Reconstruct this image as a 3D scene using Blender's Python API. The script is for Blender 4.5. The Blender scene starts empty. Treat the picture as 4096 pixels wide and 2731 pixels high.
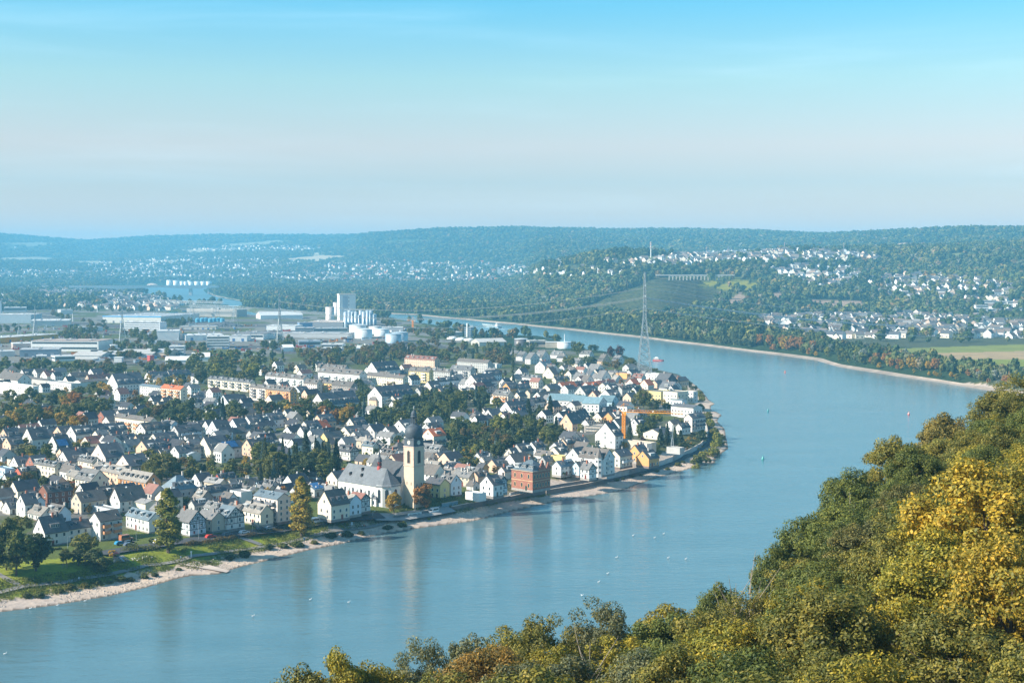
import bpy, math, random
import numpy as np
from mathutils import Vector
random.seed(7)
RG = np.random.default_rng(7)
S = bpy.context.scene
C = S.collection
PI = math.pi
rad = math.radians

# ------------------------------------------------------------------ camera, sky, sun, exposure
HC = 115.0                     # camera height above the river
F = 5689.0                     # focal length in photograph pixels (4096 wide)
PITCH = math.atan((1365.5 - 1048.0) / F)
cam = bpy.data.cameras.new('camera'); cam.lens = 50.0; cam.sensor_width = 36.0
cam.clip_start = 1.0; cam.clip_end = 60000.0
co = bpy.data.objects.new('camera', cam); C.objects.link(co)
co.location = (0, 0, HC); co.rotation_euler = (PI / 2 - PITCH, 0, 0)
S.camera = co

SUN_EL, SUN_AZ = rad(32), math.atan2(-0.955, -0.296)     # azimuth measured from +Y towards +X
W = bpy.data.worlds.new('World'); S.world = W; W.use_nodes = True
nt = W.node_tree; nt.nodes.clear()
def N(t, kind, **kw):
    n = t.nodes.new(kind)
    for k, v in kw.items():
        if k == 'inp':
            for a, b in v.items():
                n.inputs[a].default_value = b
        else:
            setattr(n, k, v)
    return n
def ramp(t, fac, stops, interp='LINEAR'):
    n = t.nodes.new('ShaderNodeValToRGB'); cr = n.color_ramp; cr.interpolation = interp
    while len(cr.elements) > 1: cr.elements.remove(cr.elements[-1])
    for i, (p, c) in enumerate(stops):
        e = cr.elements[0] if i == 0 else cr.elements.new(p)
        e.position = p; e.color = (*c, 1) if len(c) == 3 else c
    t.links.new(fac, n.inputs['Fac'])
    return n.outputs['Color']
def mixc(t, a, b, fac, mode='MIX'):
    n = t.nodes.new('ShaderNodeMix'); n.data_type = 'RGBA'; n.blend_type = mode
    for idx, v in ((0, fac), (6, a), (7, b)):
        if hasattr(v, 'is_linked'): t.links.new(v, n.inputs[idx])
        elif idx == 0: n.inputs[0].default_value = v
        else: n.inputs[idx].default_value = (*v, 1)
    return n.outputs[2]
sky = N(nt, 'ShaderNodeTexSky', sky_type='NISHITA', sun_disc=False, sun_elevation=SUN_EL, sun_rotation=SUN_AZ % (2 * PI),
        altitude=100.0, air_density=1.0, dust_density=0.6, ozone_density=3.0)
tcn = N(nt, 'ShaderNodeTexCoord')
sep = N(nt, 'ShaderNodeSeparateXYZ'); nt.links.new(tcn.outputs['Generated'], sep.inputs[0])
# sky colour by height above the horizon: pale near the horizon, deep cyan higher up
tint = ramp(nt, sep.outputs['Z'], [(0.0, (1.10, 0.60, 0.42)), (0.03, (0.86, 0.545, 0.42)), (0.055, (0.67, 0.53, 0.475)), (0.08, (0.86, 0.60, 0.50)), (0.125, (0.70, 0.73, 0.58)), (0.185, (0.29, 0.725, 0.74)), (0.5, (0.46, 0.74, 0.72))])
skyc = mixc(nt, sky.outputs[0], tint, 1.0, 'MULTIPLY')
# thin streaks of high cloud
mp = N(nt, 'ShaderNodeMapping'); mp.inputs['Scale'].default_value = (2.2, 2.2, 22.0); mp.inputs['Rotation'].default_value = (0, rad(4), 0)
nt.links.new(tcn.outputs['Generated'], mp.inputs[0])
cn = N(nt, 'ShaderNodeTexNoise', inp={'Scale': 1.6, 'Detail': 6.0, 'Roughness': 0.55, 'Distortion': 0.4}); nt.links.new(mp.outputs[0], cn.inputs[0])
cl = ramp(nt, cn.outputs['Fac'], [(0.46, (0, 0, 0)), (0.85, (0.10, 0.10, 0.10))], 'EASE')
skyc = mixc(nt, skyc, (6.2, 7.6, 8.3), cl)
bg = N(nt, 'ShaderNodeBackground', inp={'Strength': 0.13}); nt.links.new(skyc, bg.inputs['Color'])
wo = N(nt, 'ShaderNodeOutputWorld'); nt.links.new(bg.outputs[0], wo.inputs['Surface'])

sl = bpy.data.lights.new('sun', 'SUN'); sl.energy = 4.6; sl.angle = rad(0.53); sl.color = (1.0, 0.91, 0.78)
so = bpy.data.objects.new('sun', sl); C.objects.link(so)
sdir = Vector((math.sin(SUN_AZ) * math.cos(SUN_EL), math.cos(SUN_AZ) * math.cos(SUN_EL), math.sin(SUN_EL)))
so.rotation_euler = sdir.to_track_quat('Z', 'Y').to_euler(); so.location = (-200, 0, 400)
S.view_settings.view_transform = 'Standard'; S.view_settings.look = 'None'
S.view_settings.exposure = 1.0; S.view_settings.gamma = 1.0; S.view_settings.use_curve_mapping = False
S.render.engine = 'CYCLES'
S.cycles.volume_bounces = 1; S.cycles.max_bounces = 6; S.cycles.transparent_max_bounces = 8
S.cycles.use_denoising = True

# ------------------------------------------------------------------ geometry of the view: a ray through a place in the photograph
SP, CP = math.sin(PITCH), math.cos(PITCH)
def ray(u, v):
    a, b = (u - 2048.0) / F, (1365.5 - v) / F
    return a, CP + b * SP, -SP + b * CP
def at(u, v, z=7.0):
    a, y, d = ray(u, v)
    t = (z - HC) / d
    return Vector((a * t, y * t, z))
def disp(x, y, z=0.0):         # tracing coordinates of the 2352 pixel wide view
    return at(x * 1.74150, y * 1.74170, z)
def crop(ox, oy, s):           # tracing coordinates of an enlarged detail
    return lambda x, y: (ox + x / s, oy + y / s)
KA, KB, KC, KL = crop(0, 1400, 2.297), crop(1024, 1400, 2.297), crop(2048, 1300, 2.297), crop(0, 2000, 2.297)
KM = crop(1024, 2049, 2.297)
K1, K2, K3, K4 = crop(0, 800, 2.297), crop(1024, 800, 2.297), crop(2048, 800, 2.297), crop(3072, 800, 2.297)
KR = crop(3072, 1400, 2.297)
P1, P2, P3, P4, P5, P6 = crop(0, 1820, 3.36), crop(600, 1750, 3.36), crop(1200, 1620, 3.36), crop(1800, 1600, 3.36), crop(2300, 1500, 3.36), crop(2200, 1300, 3.36)

# ------------------------------------------------------------------ object helpers
def tag(o, label=None, cat=None, group=None, kind=None):
    if label: o['label'] = label
    if cat: o['category'] = cat
    if group: o['group'] = group
    if kind: o['kind'] = kind
    return o
def link(o, parent=None):
    C.objects.link(o)
    if parent: o.parent = parent
    return o
def empty(name, loc, rz=0.0, **kw):
    o = bpy.data.objects.new(name, None); o.empty_display_size = 0.5
    o.location = loc; o.rotation_euler = (0, 0, rz); link(o)
    return tag(o, **kw)
def inst(name, me, parent=None, loc=(0, 0, 0), rz=0.0, color=None, scale=None):
    o = bpy.data.objects.new(name, me); o.location = loc; o.rotation_euler = (0, 0, rz)
    if color: o.color = (*color, 1)
    if scale: o.scale = scale if hasattr(scale, '__len__') else (scale,) * 3
    return link(o, parent)
class MB:
    def __init__(s): s.v, s.f, s.m = [], [], []
    def add(s, vs, fs, m=0):
        k = len(s.v); s.v += [tuple(p) for p in vs]; s.f += [tuple(i + k for i in f) for f in fs]; s.m += [m] * len(fs); return s
    def box(s, x0, y0, z0, x1, y1, z1, m=0, bottom=True):
        vs = [(x0, y0, z0), (x1, y0, z0), (x1, y1, z0), (x0, y1, z0), (x0, y0, z1), (x1, y0, z1), (x1, y1, z1), (x0, y1, z1)]
        fs = [(4, 5, 6, 7), (0, 1, 5, 4), (1, 2, 6, 5), (2, 3, 7, 6), (3, 0, 4, 7)]
        return s.add(vs, fs + ([(3, 2, 1, 0)] if bottom else []), m)
    def bar(s, a, b, r, m=0, n=4):           # a straight square or round bar between two points
        return s.tube([a, b], [r, r], n, m)
    def tube(s, pts, rs, n=6, m=0, cap=True):
        pts = [Vector(p) for p in pts]; k = len(s.v); rings = len(pts)
        for i, p in enumerate(pts):
            d = (pts[min(i + 1, rings - 1)] - pts[max(i - 1, 0)]).normalized()
            a = d.orthogonal().normalized() if abs(d.z) < 0.99 else Vector((1, 0, 0)); b = d.cross(a)
            for j in range(n):
                t = 2 * PI * (j + 0.5) / n
                s.v.append(tuple(p + a * math.cos(t) * rs[i] + b * math.sin(t) * rs[i]))
        for i in range(rings - 1):
            for j in range(n):
                s.f.append((k + i * n + j, k + i * n + (j + 1) % n, k + (i + 1) * n + (j + 1) % n, k + (i + 1) * n + j)); s.m.append(m)
        if cap:
            s.f.append(tuple(k + j for j in range(n))[::-1]); s.m.append(m)
            s.f.append(tuple(k + (rings - 1) * n + j for j in range(n))); s.m.append(m)
        return s
    def lathe(s, prof, n=16, c=(0, 0), m=0, rot=0.0):     # prof: list of (radius, z)
        k = len(s.v)
        for r, z in prof:
            for j in range(n):
                t = rot + 2 * PI * j / n
                s.v.append((c[0] + r * math.cos(t), c[1] + r * math.sin(t), z))
        for i in range(len(prof) - 1):
            for j in range(n):
                s.f.append((k + i * n + j, k + i * n + (j + 1) % n, k + (i + 1) * n + (j + 1) % n, k + (i + 1) * n + j)); s.m.append(m)
        s.f.append(tuple(k + (len(prof) - 1) * n + j for j in range(n))); s.m.append(m)
        return s
    def poly(s, pts, z0, z1, m=0):           # upright prism over a polygon (counter-clockwise)
        n = len(pts)
        vs = [(p[0], p[1], z0) for p in pts] + [(p[0], p[1], z1) for p in pts]
        fs = [(i, (i + 1) % n, n + (i + 1) % n, n + i) for i in range(n)] + [tuple(n + i for i in range(n))]
        return s.add(vs, fs, m)
    def mesh(s, name, mats):
        me = bpy.data.meshes.new(name); me.from_pydata(s.v, [], s.f)
        for m in mats: me.materials.append(m)
        if len(mats) > 1: me.polygons.foreach_set('material_index', s.m)
        me.update(); return me
    def build(s, name, mats, parent=None, loc=(0, 0, 0), rz=0.0, color=None):
        if not isinstance(mats, (list, tuple)): mats = [mats]
        return inst(name, s.mesh(name, mats), parent, loc, rz, color)
def np_mesh(name, v, q, mats, mi=None):       # quads from arrays
    me = bpy.data.meshes.new(name); v = np.asarray(v, np.float32); q = np.asarray(q, np.int32); k = q.shape[1]
    me.vertices.add(len(v)); me.vertices.foreach_set('co', v.ravel())
    me.loops.add(q.size); me.loops.foreach_set('vertex_index', q.ravel())
    me.polygons.add(len(q)); me.polygons.foreach_set('loop_start', np.arange(0, q.size, k, dtype=np.int32))
    for m in mats: me.materials.append(m)
    if mi is not None: me.polygons.foreach_set('material_index', np.asarray(mi, np.int32))
    me.update(calc_edges=True); return me

# ------------------------------------------------------------------ materials
def newmat(name):
    m = bpy.data.materials.new(name); m.use_nodes = True; t = m.node_tree; t.nodes.clear()
    o = N(t, 'ShaderNodeOutputMaterial'); return m, t, o
def noise(t, scale, detail=4.0, rough=0.6, vec=None, obj=True):
    n = N(t, 'ShaderNodeTexNoise', inp={'Scale': scale, 'Detail': detail, 'Roughness': rough})
    if vec is None:
        g = N(t, 'ShaderNodeNewGeometry') if not obj else N(t, 'ShaderNodeTexCoord')
        vec = g.outputs['Position' if not obj else 'Object']
    t.links.new(vec, n.inputs['Vector']); return n.outputs['Fac']
def bump(t, h, strength, dist):
    b = N(t, 'ShaderNodeBump', inp={'Strength': strength, 'Distance': dist}); t.links.new(h, b.inputs['Height']); return b.outputs[0]
def surf(name, col=None, rough=0.85, lo=0.85, hi=1.12, scale=1.2, metal=0.0, pattern=None, spec=0.3, bmp=0.0):
    # col None: the object's own colour; pattern: courses of small slates or bricks as fine relief
    m, t, o = newmat(name)
    p = N(t, 'ShaderNodeBsdfPrincipled', inp={'Roughness': rough, 'Metallic': metal, 'Specular IOR Level': spec})
    if col is None: c = N(t, 'ShaderNodeObjectInfo').outputs['Color']
    else:
        r = N(t, 'ShaderNodeRGB'); r.outputs[0].default_value = (*col, 1); c = r.outputs[0]
    n1 = noise(t, scale, 6.0, 0.65, obj=False)
    c = mixc(t, c, ramp(t, n1, [(0.25, (lo,) * 3), (0.75, (hi,) * 3)]), 1.0, 'MULTIPLY')
    if pattern:
        tc = N(t, 'ShaderNodeTexCoord')
        b = N(t, 'ShaderNodeTexBrick', inp={'Scale': pattern[0], 'Mortar Size': 0.03, 'Color1': (0.86, 0.86, 0.86, 1), 'Color2': (1.12, 1.12, 1.12, 1), 'Mortar': (*pattern[1], 1), 'Brick Width': 0.5, 'Row Height': 0.28})
        mpn = N(t, 'ShaderNodeMapping'); mpn.inputs['Rotation'].default_value = (PI / 2, 0, 0)
        t.links.new(tc.outputs['Object'], mpn.inputs[0]); t.links.new(mpn.outputs[0], b.inputs['Vector'])
        c = mixc(t, c, b.outputs['Color'], 1.0, 'MULTIPLY')
    t.links.new(c, p.inputs['Base Color'])
    if bmp: t.links.new(bump(t, n1, 0.5, bmp), p.inputs['Normal'])
    t.links.new(p.outputs[0], o.inputs['Surface'])
    return m
M = {}
M['plaster'] = surf('plaster', None, 0.9, 0.86, 1.06, 0.35)
M['slate'] = surf('slate', None, 0.62, 0.72, 1.25, 0.5, pattern=(1.3, (0.6, 0.6, 0.6)), spec=0.4)
M['brick'] = surf('brick', None, 0.9, 0.8, 1.15, 0.8, pattern=(2.0, (1.2, 1.15, 1.1)))
M['glass'] = surf('window_glass', (0.035, 0.05, 0.065), 0.12, 0.6, 1.4, 0.2, spec=0.6)
M['white'] = surf('white_paint', (0.74, 0.74, 0.72), 0.6)
M['timber'] = surf('dark_timber', (0.035, 0.03, 0.028), 0.8)
M['metal'] = surf('painted_metal', None, 0.45, 0.9, 1.08, 0.3, metal=0.25, spec=0.5)
M['steel'] = surf('galvanised_steel', (0.42, 0.46, 0.47), 0.5, metal=0.35, spec=0.5)
M['concrete'] = surf('concrete', None, 0.9, 0.75, 1.15, 0.25)
M['asphalt'] = surf('asphalt', (0.075, 0.078, 0.085), 0.9, 0.8, 1.2, 0.4)
M['path'] = surf('path_gravel', (0.27, 0.25, 0.23), 0.95, 0.85, 1.1, 0.4)
M['stone'] = surf('stone', None, 0.9, 0.7, 1.25, 0.9)
M['bark'] = surf('bark', (0.11, 0.085, 0.065), 0.95, 0.6, 1.3, 2.0)
M['rubber'] = surf('rubber', (0.02, 0.02, 0.02), 0.8)
M['paint'] = surf('car_paint', None, 0.25, 1.0, 1.0, 1.0, spec=0.6)
def foliage(name, spread=0.55, trans=0.28, col=None):
    m, t, o = newmat(name)
    c = N(t, 'ShaderNodeObjectInfo').outputs['Color']
    if col: c = N(t, 'ShaderNodeRGB').outputs[0]; c.default_value = (*col, 1)
    g = N(t, 'ShaderNodeNewGeometry')
    rnd = g.outputs['Random Per Island']
    hue = ramp(t, rnd, [(0.0, (1 - spread, 1 - spread * 0.8, 1 - spread * 0.6)), (0.55, (1, 1, 1)), (1.0, (1 + spread * 1.1, 1 + spread * 0.75, 1 + spread * 0.1))])
    c = mixc(t, c, hue, 1.0, 'MULTIPLY')
    n1 = noise(t, 0.33, 3.0, obj=False)
    c = mixc(t, c, ramp(t, n1, [(0.3, (0.72, 0.82, 0.9)), (0.7, (1.3, 1.15, 0.95))]), 1.0, 'MULTIPLY')
    d = N(t, 'ShaderNodeBsdfPrincipled', inp={'Roughness': 0.55, 'Specular IOR Level': 0.25}); t.links.new(c, d.inputs['Base Color'])
    tr = N(t, 'ShaderNodeBsdfTranslucent'); t.links.new(mixc(t, c, (1.25, 1.2, 0.6), 1.0, 'MULTIPLY'), tr.inputs['Color'])
    mx = N(t, 'ShaderNodeMixShader', inp={'Fac': trans}); t.links.new(d.outputs[0], mx.inputs[1]); t.links.new(tr.outputs[0], mx.inputs[2])
    t.links.new(mx.outputs[0], o.inputs['Surface']); return m
M['leaf'] = foliage('leaves', 0.55, 0.34)
M['leafnear'] = foliage('leaves_near', 0.62, 0.26)

# ------------------------------------------------------------------ the river and the lie of the land
def D2(pts, z=0.0): return [tuple(disp(x, y, z)[:2]) for x, y in pts]
near_shore = [(-60, 1413), (0, 1405), (120, 1390), (250, 1368), (330, 1350), (400, 1330), (440, 1321), (500, 1318), (527, 1309), (560, 1299), (600, 1290), (700, 1265), (800, 1245), (880, 1225), (950, 1214),
              (1010, 1206), (1080, 1197), (1115, 1190), (1150, 1180), (1200, 1168), (1300, 1147), (1423, 1128), (1492, 1102), (1545, 1087), (1594, 1073), (1642, 1063), (1644, 1049), (1673, 1030), (1669, 1010),
              (1664, 984), (1647, 967), (1651, 959), (1659, 953), (1645, 945), (1632, 940), (1632, 933), (1642, 927), (1628, 918), (1615, 900), (1592, 880), (1572, 869), (1560, 860), (1510, 848), (1466, 833), (1438, 817), (1376, 810),
              (1313, 792), (1280, 780), (1126, 774), (1058, 757), (931, 738), (895, 728), (740, 716), (613, 709), (538, 704), (425, 695), (380, 683), (300, 670), (235, 663)]
far_shore = [(235, 659), (420, 656), (520, 658), (470, 664), (475, 672), (490, 679), (525, 687), (588, 697), (608, 699), (738, 708), (900, 721), (958, 724), (1088, 736), (1176, 744), (1301, 757), (1476, 776), (1764, 812), (1876, 827), (1925, 841), (1976, 850), (2066, 864),
             (2154, 876), (2289, 899), (2352, 913), (2700, 985)]
SH = [(-520, -150), (-460, 120), (-330, 290)] + D2(near_shore)
RIVER = np.array(SH + D2(far_shore) + [(460, 420), (330, 200), (200, -150)])
BASIN = np.array(D2([(520, 700), (560, 727), (600, 731), (640, 736), (690, 741), (690, 737), (600, 722), (560, 712)]))
def sdist(P, poly):            # signed distance to a polygon, positive outside
    x, y = P[:, 0], P[:, 1]; d = np.full(len(P), 1e18); ins = np.zeros(len(P), bool)
    n = len(poly)
    for i in range(n):
        a, b = poly[i], poly[(i + 1) % n]; e = b - a; L2 = e @ e + 1e-9
        t = np.clip(((x - a[0]) * e[0] + (y - a[1]) * e[1]) / L2, 0, 1)
        d = np.minimum(d, (x - a[0] - t * e[0]) ** 2 + (y - a[1] - t * e[1]) ** 2)
        c = ((a[1] > y) != (b[1] > y)); ins ^= c & (x < (b[0] - a[0]) * (y - a[1]) / (b[1] - a[1] + 1e-12) + a[0])
    d = np.sqrt(d); return np.where(ins, -d, d)
def zy(y, D): return HC - (y - 602.0) / 3267.0 * D
HX = [-900, 0, 200, 360, 500, 690, 800, 860, 1000, 1180, 1250, 1400, 1600, 1760, 1890, 2100, 2200, 2352, 3200]
HD = [  # (distance, height) nodes along each bearing
    [(3000, 7), (6700, 8), (7700, 50), (9000, 112), (10500, 160), (12000, zy(541, 12000)), (15000, 300)],
    [(3000, 7), (6700, 8), (7700, 50), (9000, 112), (10500, 160), (12000, zy(542, 12000)), (15000, 300)],
    [(3000, 7), (6700, 8), (7700, 40), (9000, 90), (10500, 130), (12500, zy(556, 12500)), (15000, 250)],
    [(3000, 7), (6700, 8), (7700, 50), (9000, 110), (10500, 180), (12000, zy(546, 12000)), (15000, 300)],
    [(3000, 7), (6700, 8), (7500, 50), (8600, 112), (10200, 190), (11800, zy(543, 11800)), (15000, 300)],
    [(3000, 7), (5600, 12), (7000, 50), (8200, 112), (9600, 190), (11500, zy(543, 11500)), (15000, 300)],
    [(3000, 7), (5400, 11), (6800, 45), (7800, 105), (9000, 180), (10800, zy(543, 10800)), (14000, 300)],
    [(3000, 7), (5200, 11), (6600, 40), (7400, 95), (8200, 160), (9000, zy(538, 9000)), (13000, 300)],
    [(2900, 7), (5000, 10), (6000, 25), (6800, 70), (7300, 110), (8500, zy(531, 8500)), (12000, 300)],
    [(2700, 7), (3700, 10), (4600, 20), (5500, 40), (6500, 72), (8200, zy(525, 8200)), (12000, 300)],
    [(2500, 7), (2900, 9), (3500, 40), (4000, zy(610, 4000)), (5200, 92), (8000, zy(528, 8000)), (11000, 290)],
    [(2350, 7), (2700, 9), (3200, 48), (3800, zy(590, 3800)), (5200, 98), (8000, zy(531, 8000)), (11000, 290)],
    [(2250, 7), (2650, 9), (3200, 58), (3800, zy(590, 3800)), (5000, 105), (7500, zy(531, 7500)), (10000, 280)],
    [(2250, 7), (2700, 9), (3250, 60), (4000, zy(585, 4000)), (5200, 122), (7200, zy(537, 7200)), (9500, 260)],
    [(2300, 7), (2800, 9), (3400, 62), (4300, zy(580, 4300)), (5400, 135), (7000, zy(542, 7000)), (9000, 240)],
    [(2350, 7), (2850, 9), (3400, 60), (4500, zy(572, 4500)), (5400, 165), (6500, zy(535, 6500)), (9000, 240)],
    [(2350, 7), (2870, 9), (3350, 55), (4500, zy(575, 4500)), (5300, 165), (6300, zy(533, 6300)), (9000, 250)],
    [(2350, 7), (2900, 9), (3300, 50), (4500, zy(577, 4500)), (5300, 165), (6300, zy(530, 6300)), (9000, 250)],
    [(2350, 7), (2900, 9), (3300, 50), (4500, zy(577, 4500)), (5300, 165), (6300, zy(530, 6300)), (9000, 250)]]
HDa = np.array(HD)
def vnoise(x, y, s, seed=0):   # cheap smooth noise from a few sines
    r = np.random.default_rng(seed); o = 0
    for k in range(7):
        a = r.uniform(0, 2 * PI); q = 2 * PI / (s * r.uniform(0.5, 1.8)); o = o + np.sin((x * math.cos(a) + y * math.sin(a)) * q + r.uniform(0, 7))
    return o / 3.5
def height(P):
    P = np.atleast_2d(np.asarray(P, float)); x, y = P[:, 0], P[:, 1]
    X = np.where(y > 1, 1176 + 3267 * x / np.maximum(y, 1), 1176); D = np.hypot(x, y)
    nk = HDa.shape[1]
    d = np.stack([np.interp(X, HX, HDa[:, k, 0]) for k in range(nk)]); z = np.stack([np.interp(X, HX, HDa[:, k, 1]) for k in range(nk)])
    h = np.full(len(P), 7.0)
    for k in range(nk - 1):
        t = np.clip((D - d[k]) / (d[k + 1] - d[k]), 0, 1)
        if k in (1, 2): t = 0.5 * t + 0.5 * t * t * (3 - 2 * t)
        h = np.where(D >= d[k], z[k] + (z[k + 1] - z[k]) * t, h)
    k = np.clip((h - 20) / 90, 0, 1)
    h = h + k * (vnoise(x, y, 600, 3) * 9 + vnoise(x, y, 1700, 5) * 8) * np.clip((9000 - D) / 5000, 0.25, 1)
    sd = sdist(P, RIVER) * (1 + 0.55 * np.clip((x + 95) / 20, 0, 1) * np.clip((15 - x) / 20, 0, 1) * (y < 800))
    pr = np.interp(sd, [-30, -3, 0, 9, 16, 24, 33], [-3, -0.6, 0.02, 1.0, 2.3, 5.3, 7.0])
    sb = sdist(P, BASIN); pb = np.interp(sb, [-5, 0, 4, 8], [-2, -1, 6, 7.0])
    return h + np.minimum(pr, pb) - 7.0
# grid over the bearings and distances the photograph covers; coarse outside the frame
tx = np.concatenate([np.linspace(-1.6, -0.40, 26)[:-1], np.linspace(-0.40, 0.40, 620), np.linspace(0.40, 1.6, 26)[1:]])
ydist = [170.0]
while ydist[-1] < 15500:
    d = ydist[-1]; ydist.append(d + min(max(d * d / (F / 4 * HC) * (1.25 if d < 1100 else 0.7), 2.0), 75.0))
ydist = np.array(ydist)
GX = tx[None, :] * ydist[:, None]; GY = np.repeat(ydist[:, None], len(tx), 1)
GZ = height(np.stack([GX.ravel(), GY.ravel()], 1)).reshape(GX.shape)
def zat(x, y):
    j = np.interp(x / y, tx, np.arange(len(tx))); i = np.interp(y, ydist, np.arange(len(ydist)))
    j0 = min(int(j), len(tx) - 2); i0 = min(int(i), len(ydist) - 2); a, b = j - j0, i - i0
    return float((GZ[i0, j0] * (1 - a) + GZ[i0, j0 + 1] * a) * (1 - b) + (GZ[i0 + 1, j0] * (1 - a) + GZ[i0 + 1, j0 + 1] * a) * b)
def hit(u, v, lift=0.0):       # where the ray through (u, v) first meets the ground
    a, yy, dz = ray(u, v)
    j = int(round(float(np.interp(a / yy, tx, np.arange(len(tx))))))
    zr = HC + dz / yy * ydist; below = np.nonzero(zr < np.maximum(GZ[:, j], 0) + lift)[0]
    if len(below) == 0: return None
    i = below[0]
    if i > 0:
        p = zr[i - 1] - max(GZ[i - 1, j], 0) - lift; q = max(GZ[i, j], 0) + lift - zr[i]; y = ydist[i - 1] + (ydist[i] - ydist[i - 1]) * p / max(p + q, 1e-6)
    else: y = ydist[0]
    return Vector((a / yy * y, y, zat(a / yy * y, y)))
def hitd(x, y, lift=0.0): return hit(x * 1.7415, y * 1.7417, lift)
def inpoly(x, y, poly):
    c = False; n = len(poly)
    for i in range(n):
        a, b = poly[i], poly[i - 1]
        if (a[1] > y) != (b[1] > y) and x < (b[0] - a[0]) * (y - a[1]) / (b[1] - a[1]) + a[0]: c = not c
    return c

# ------------------------------------------------------------------ land cover by place
def inpoly_np(x, y, poly):
    c = np.zeros(len(x), bool); n = len(poly)
    for i in range(n):
        (ax, ay), (bx, by) = poly[i], poly[i - 1]
        if ay == by: continue
        c ^= ((ay > y) != (by > y)) & (x < (bx - ax) * (y - ay) / (by - ay) + ax)
    return c
def project(P):                # tracing coordinates of ground points
    x, y, z = P[:, 0], P[:, 1], P[:, 2] - HC
    d = y * CP - z * SP; up = y * SP + z * CP
    return (2048 + F * x / d) / 1.7415, (1365.5 - F * up / d) / 1.7417
FIELDS = [  # (outline, colour)
    ([(2040, 801), (2360, 790), (2360, 806), (2060, 812)], (0.20, 0.22, 0.06)), ([(2060, 812), (2360, 806), (2360, 826), (2120, 824)], (0.36, 0.26, 0.15)),
    ([(2120, 824), (2360, 826), (2360, 842), (2200, 840)], (0.21, 0.24, 0.05)), ([(1030, 706), (1100, 702), (1180, 708), (1060, 714)], (0.22, 0.22, 0.10)),
    ([(655, 594), (740, 586), (800, 588), (808, 592), (720, 602), (660, 600)], (0.50, 0.40, 0.27)), ([(0, 592), (90, 589), (160, 595), (90, 601), (0, 600)], (0.36, 0.32, 0.22)), ([(700, 582), (775, 577), (775, 581), (720, 586)], (0.42, 0.36, 0.24)),
    ([(160, 599), (270, 600), (250, 607), (180, 606)], (0.34, 0.30, 0.20)), ([(330, 600), (430, 596), (440, 602), (350, 607)], (0.36, 0.32, 0.2)), ([(2015, 566), (2060, 559), (2170, 557), (2165, 563), (2090, 565)], (0.62, 0.44, 0.30)),
    ([(1420, 594), (1500, 587), (1590, 588), (1560, 594), (1470, 600)], (0.20, 0.22, 0.10)), ([(2170, 583), (2230, 578), (2240, 586), (2180, 592)], (0.20, 0.22, 0.10)), ([(80, 672), (250, 671), (250, 680), (90, 680)], (0.48, 0.33, 0.24)),
    ([(0, 558), (100, 556), (150, 560), (60, 566)], (0.25, 0.25, 0.18)), ([(2270, 610), (2352, 600), (2352, 606), (2290, 616)], (0.26, 0.24, 0.10)), ([(380, 575), (520, 571), (560, 574), (440, 580)], (0.36, 0.32, 0.22)),
    ([(500, 562), (640, 552), (660, 558), (540, 568)], (0.30, 0.29, 0.2)), ([(860, 555), (980, 551), (1000, 556), (900, 560)], (0.10, 0.12, 0.06))]
VINES = [(1330, 712), (1420, 672), (1500, 640), (1600, 640), (1650, 668), (1640, 700), (1560, 722), (1400, 724)]
SLOPE = [(1500, 640), (1580, 632), (1700, 636), (1780, 650), (1760, 690), (1650, 700), (1640, 670), (1560, 645)]
YELLOW = [[(1642, 662), (1690, 640), (1722, 646), (1712, 660), (1668, 668)], [(1690, 658), (1742, 648), (1740, 660), (1700, 668)], [(1600, 655), (1650, 640), (1652, 650), (1620, 662)]]
ROCKS = [[(1675, 690), (1700, 672), (1720, 684), (1700, 706), (1680, 708)], [(1760, 672), (1790, 668), (1800, 684), (1775, 690)], [(1850, 685), (1960, 690), (2010, 700), (1980, 714), (1900, 712), (1850, 700)], [(1775, 700), (1830, 692), (1840, 700), (1790, 712)]]
SETTLE = [  # (outline, houses per hectare, share of trees left standing, size)
    ([(1690, 738), (1760, 730), (2100, 722), (2300, 742), (2380, 750), (2380, 806), (2150, 802), (1960, 790), (1800, 775), (1690, 752)], 25, 0.08, 1.12),
    ([(1390, 603), (1520, 593), (1600, 583), (1720, 578), (1890, 577), (2010, 588), (2030, 604), (1900, 604), (1700, 606), (1560, 612), (1450, 612)], 26, 0.1, 1.3),
    ([(1770, 622), (1830, 612), (1960, 618), (1990, 640), (1900, 668), (1850, 660), (1790, 640)], 17, 0.25, 1.3),
    ([(1990, 640), (2100, 630), (2240, 640), (2330, 660), (2310, 700), (2200, 692), (2060, 690), (1990, 665)], 14, 0.35, 1.25),
    ([(2210, 700), (2370, 690), (2370, 742), (2220, 735)], 3, 0.4, 1.4),
    ([(1180, 640), (1250, 612), (1390, 606), (1480, 616), (1400, 640), (1280, 640)], 9, 0.55, 0.85),
    ([(690, 625), (760, 606), (900, 600), (1200, 605), (1220, 634), (1100, 652), (860, 648), (720, 648)], 5, 0.4, 1.25),
    ([(200, 606), (420, 588), (650, 594), (700, 606), (620, 622), (380, 628), (220, 626)], 3, 0.5, 1.3),
    ([(440, 573), (520, 566), (680, 566), (760, 574), (640, 580), (480, 582)], 3, 0.5, 1.6),
    ([(0, 618), (300, 628), (700, 628), (760, 648), (500, 642), (0, 640)], 3, 0.45, 1.3), ([(0, 676), (60, 660), (190, 662), (280, 672), (390, 688), (430, 700), (380, 716), (250, 710), (80, 704), (0, 712)], 13, 0.5, 1.1),
    ([(0, 562), (80, 560), (120, 570), (40, 574), (0, 572)], 2, 0.5, 1.4)]
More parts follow.
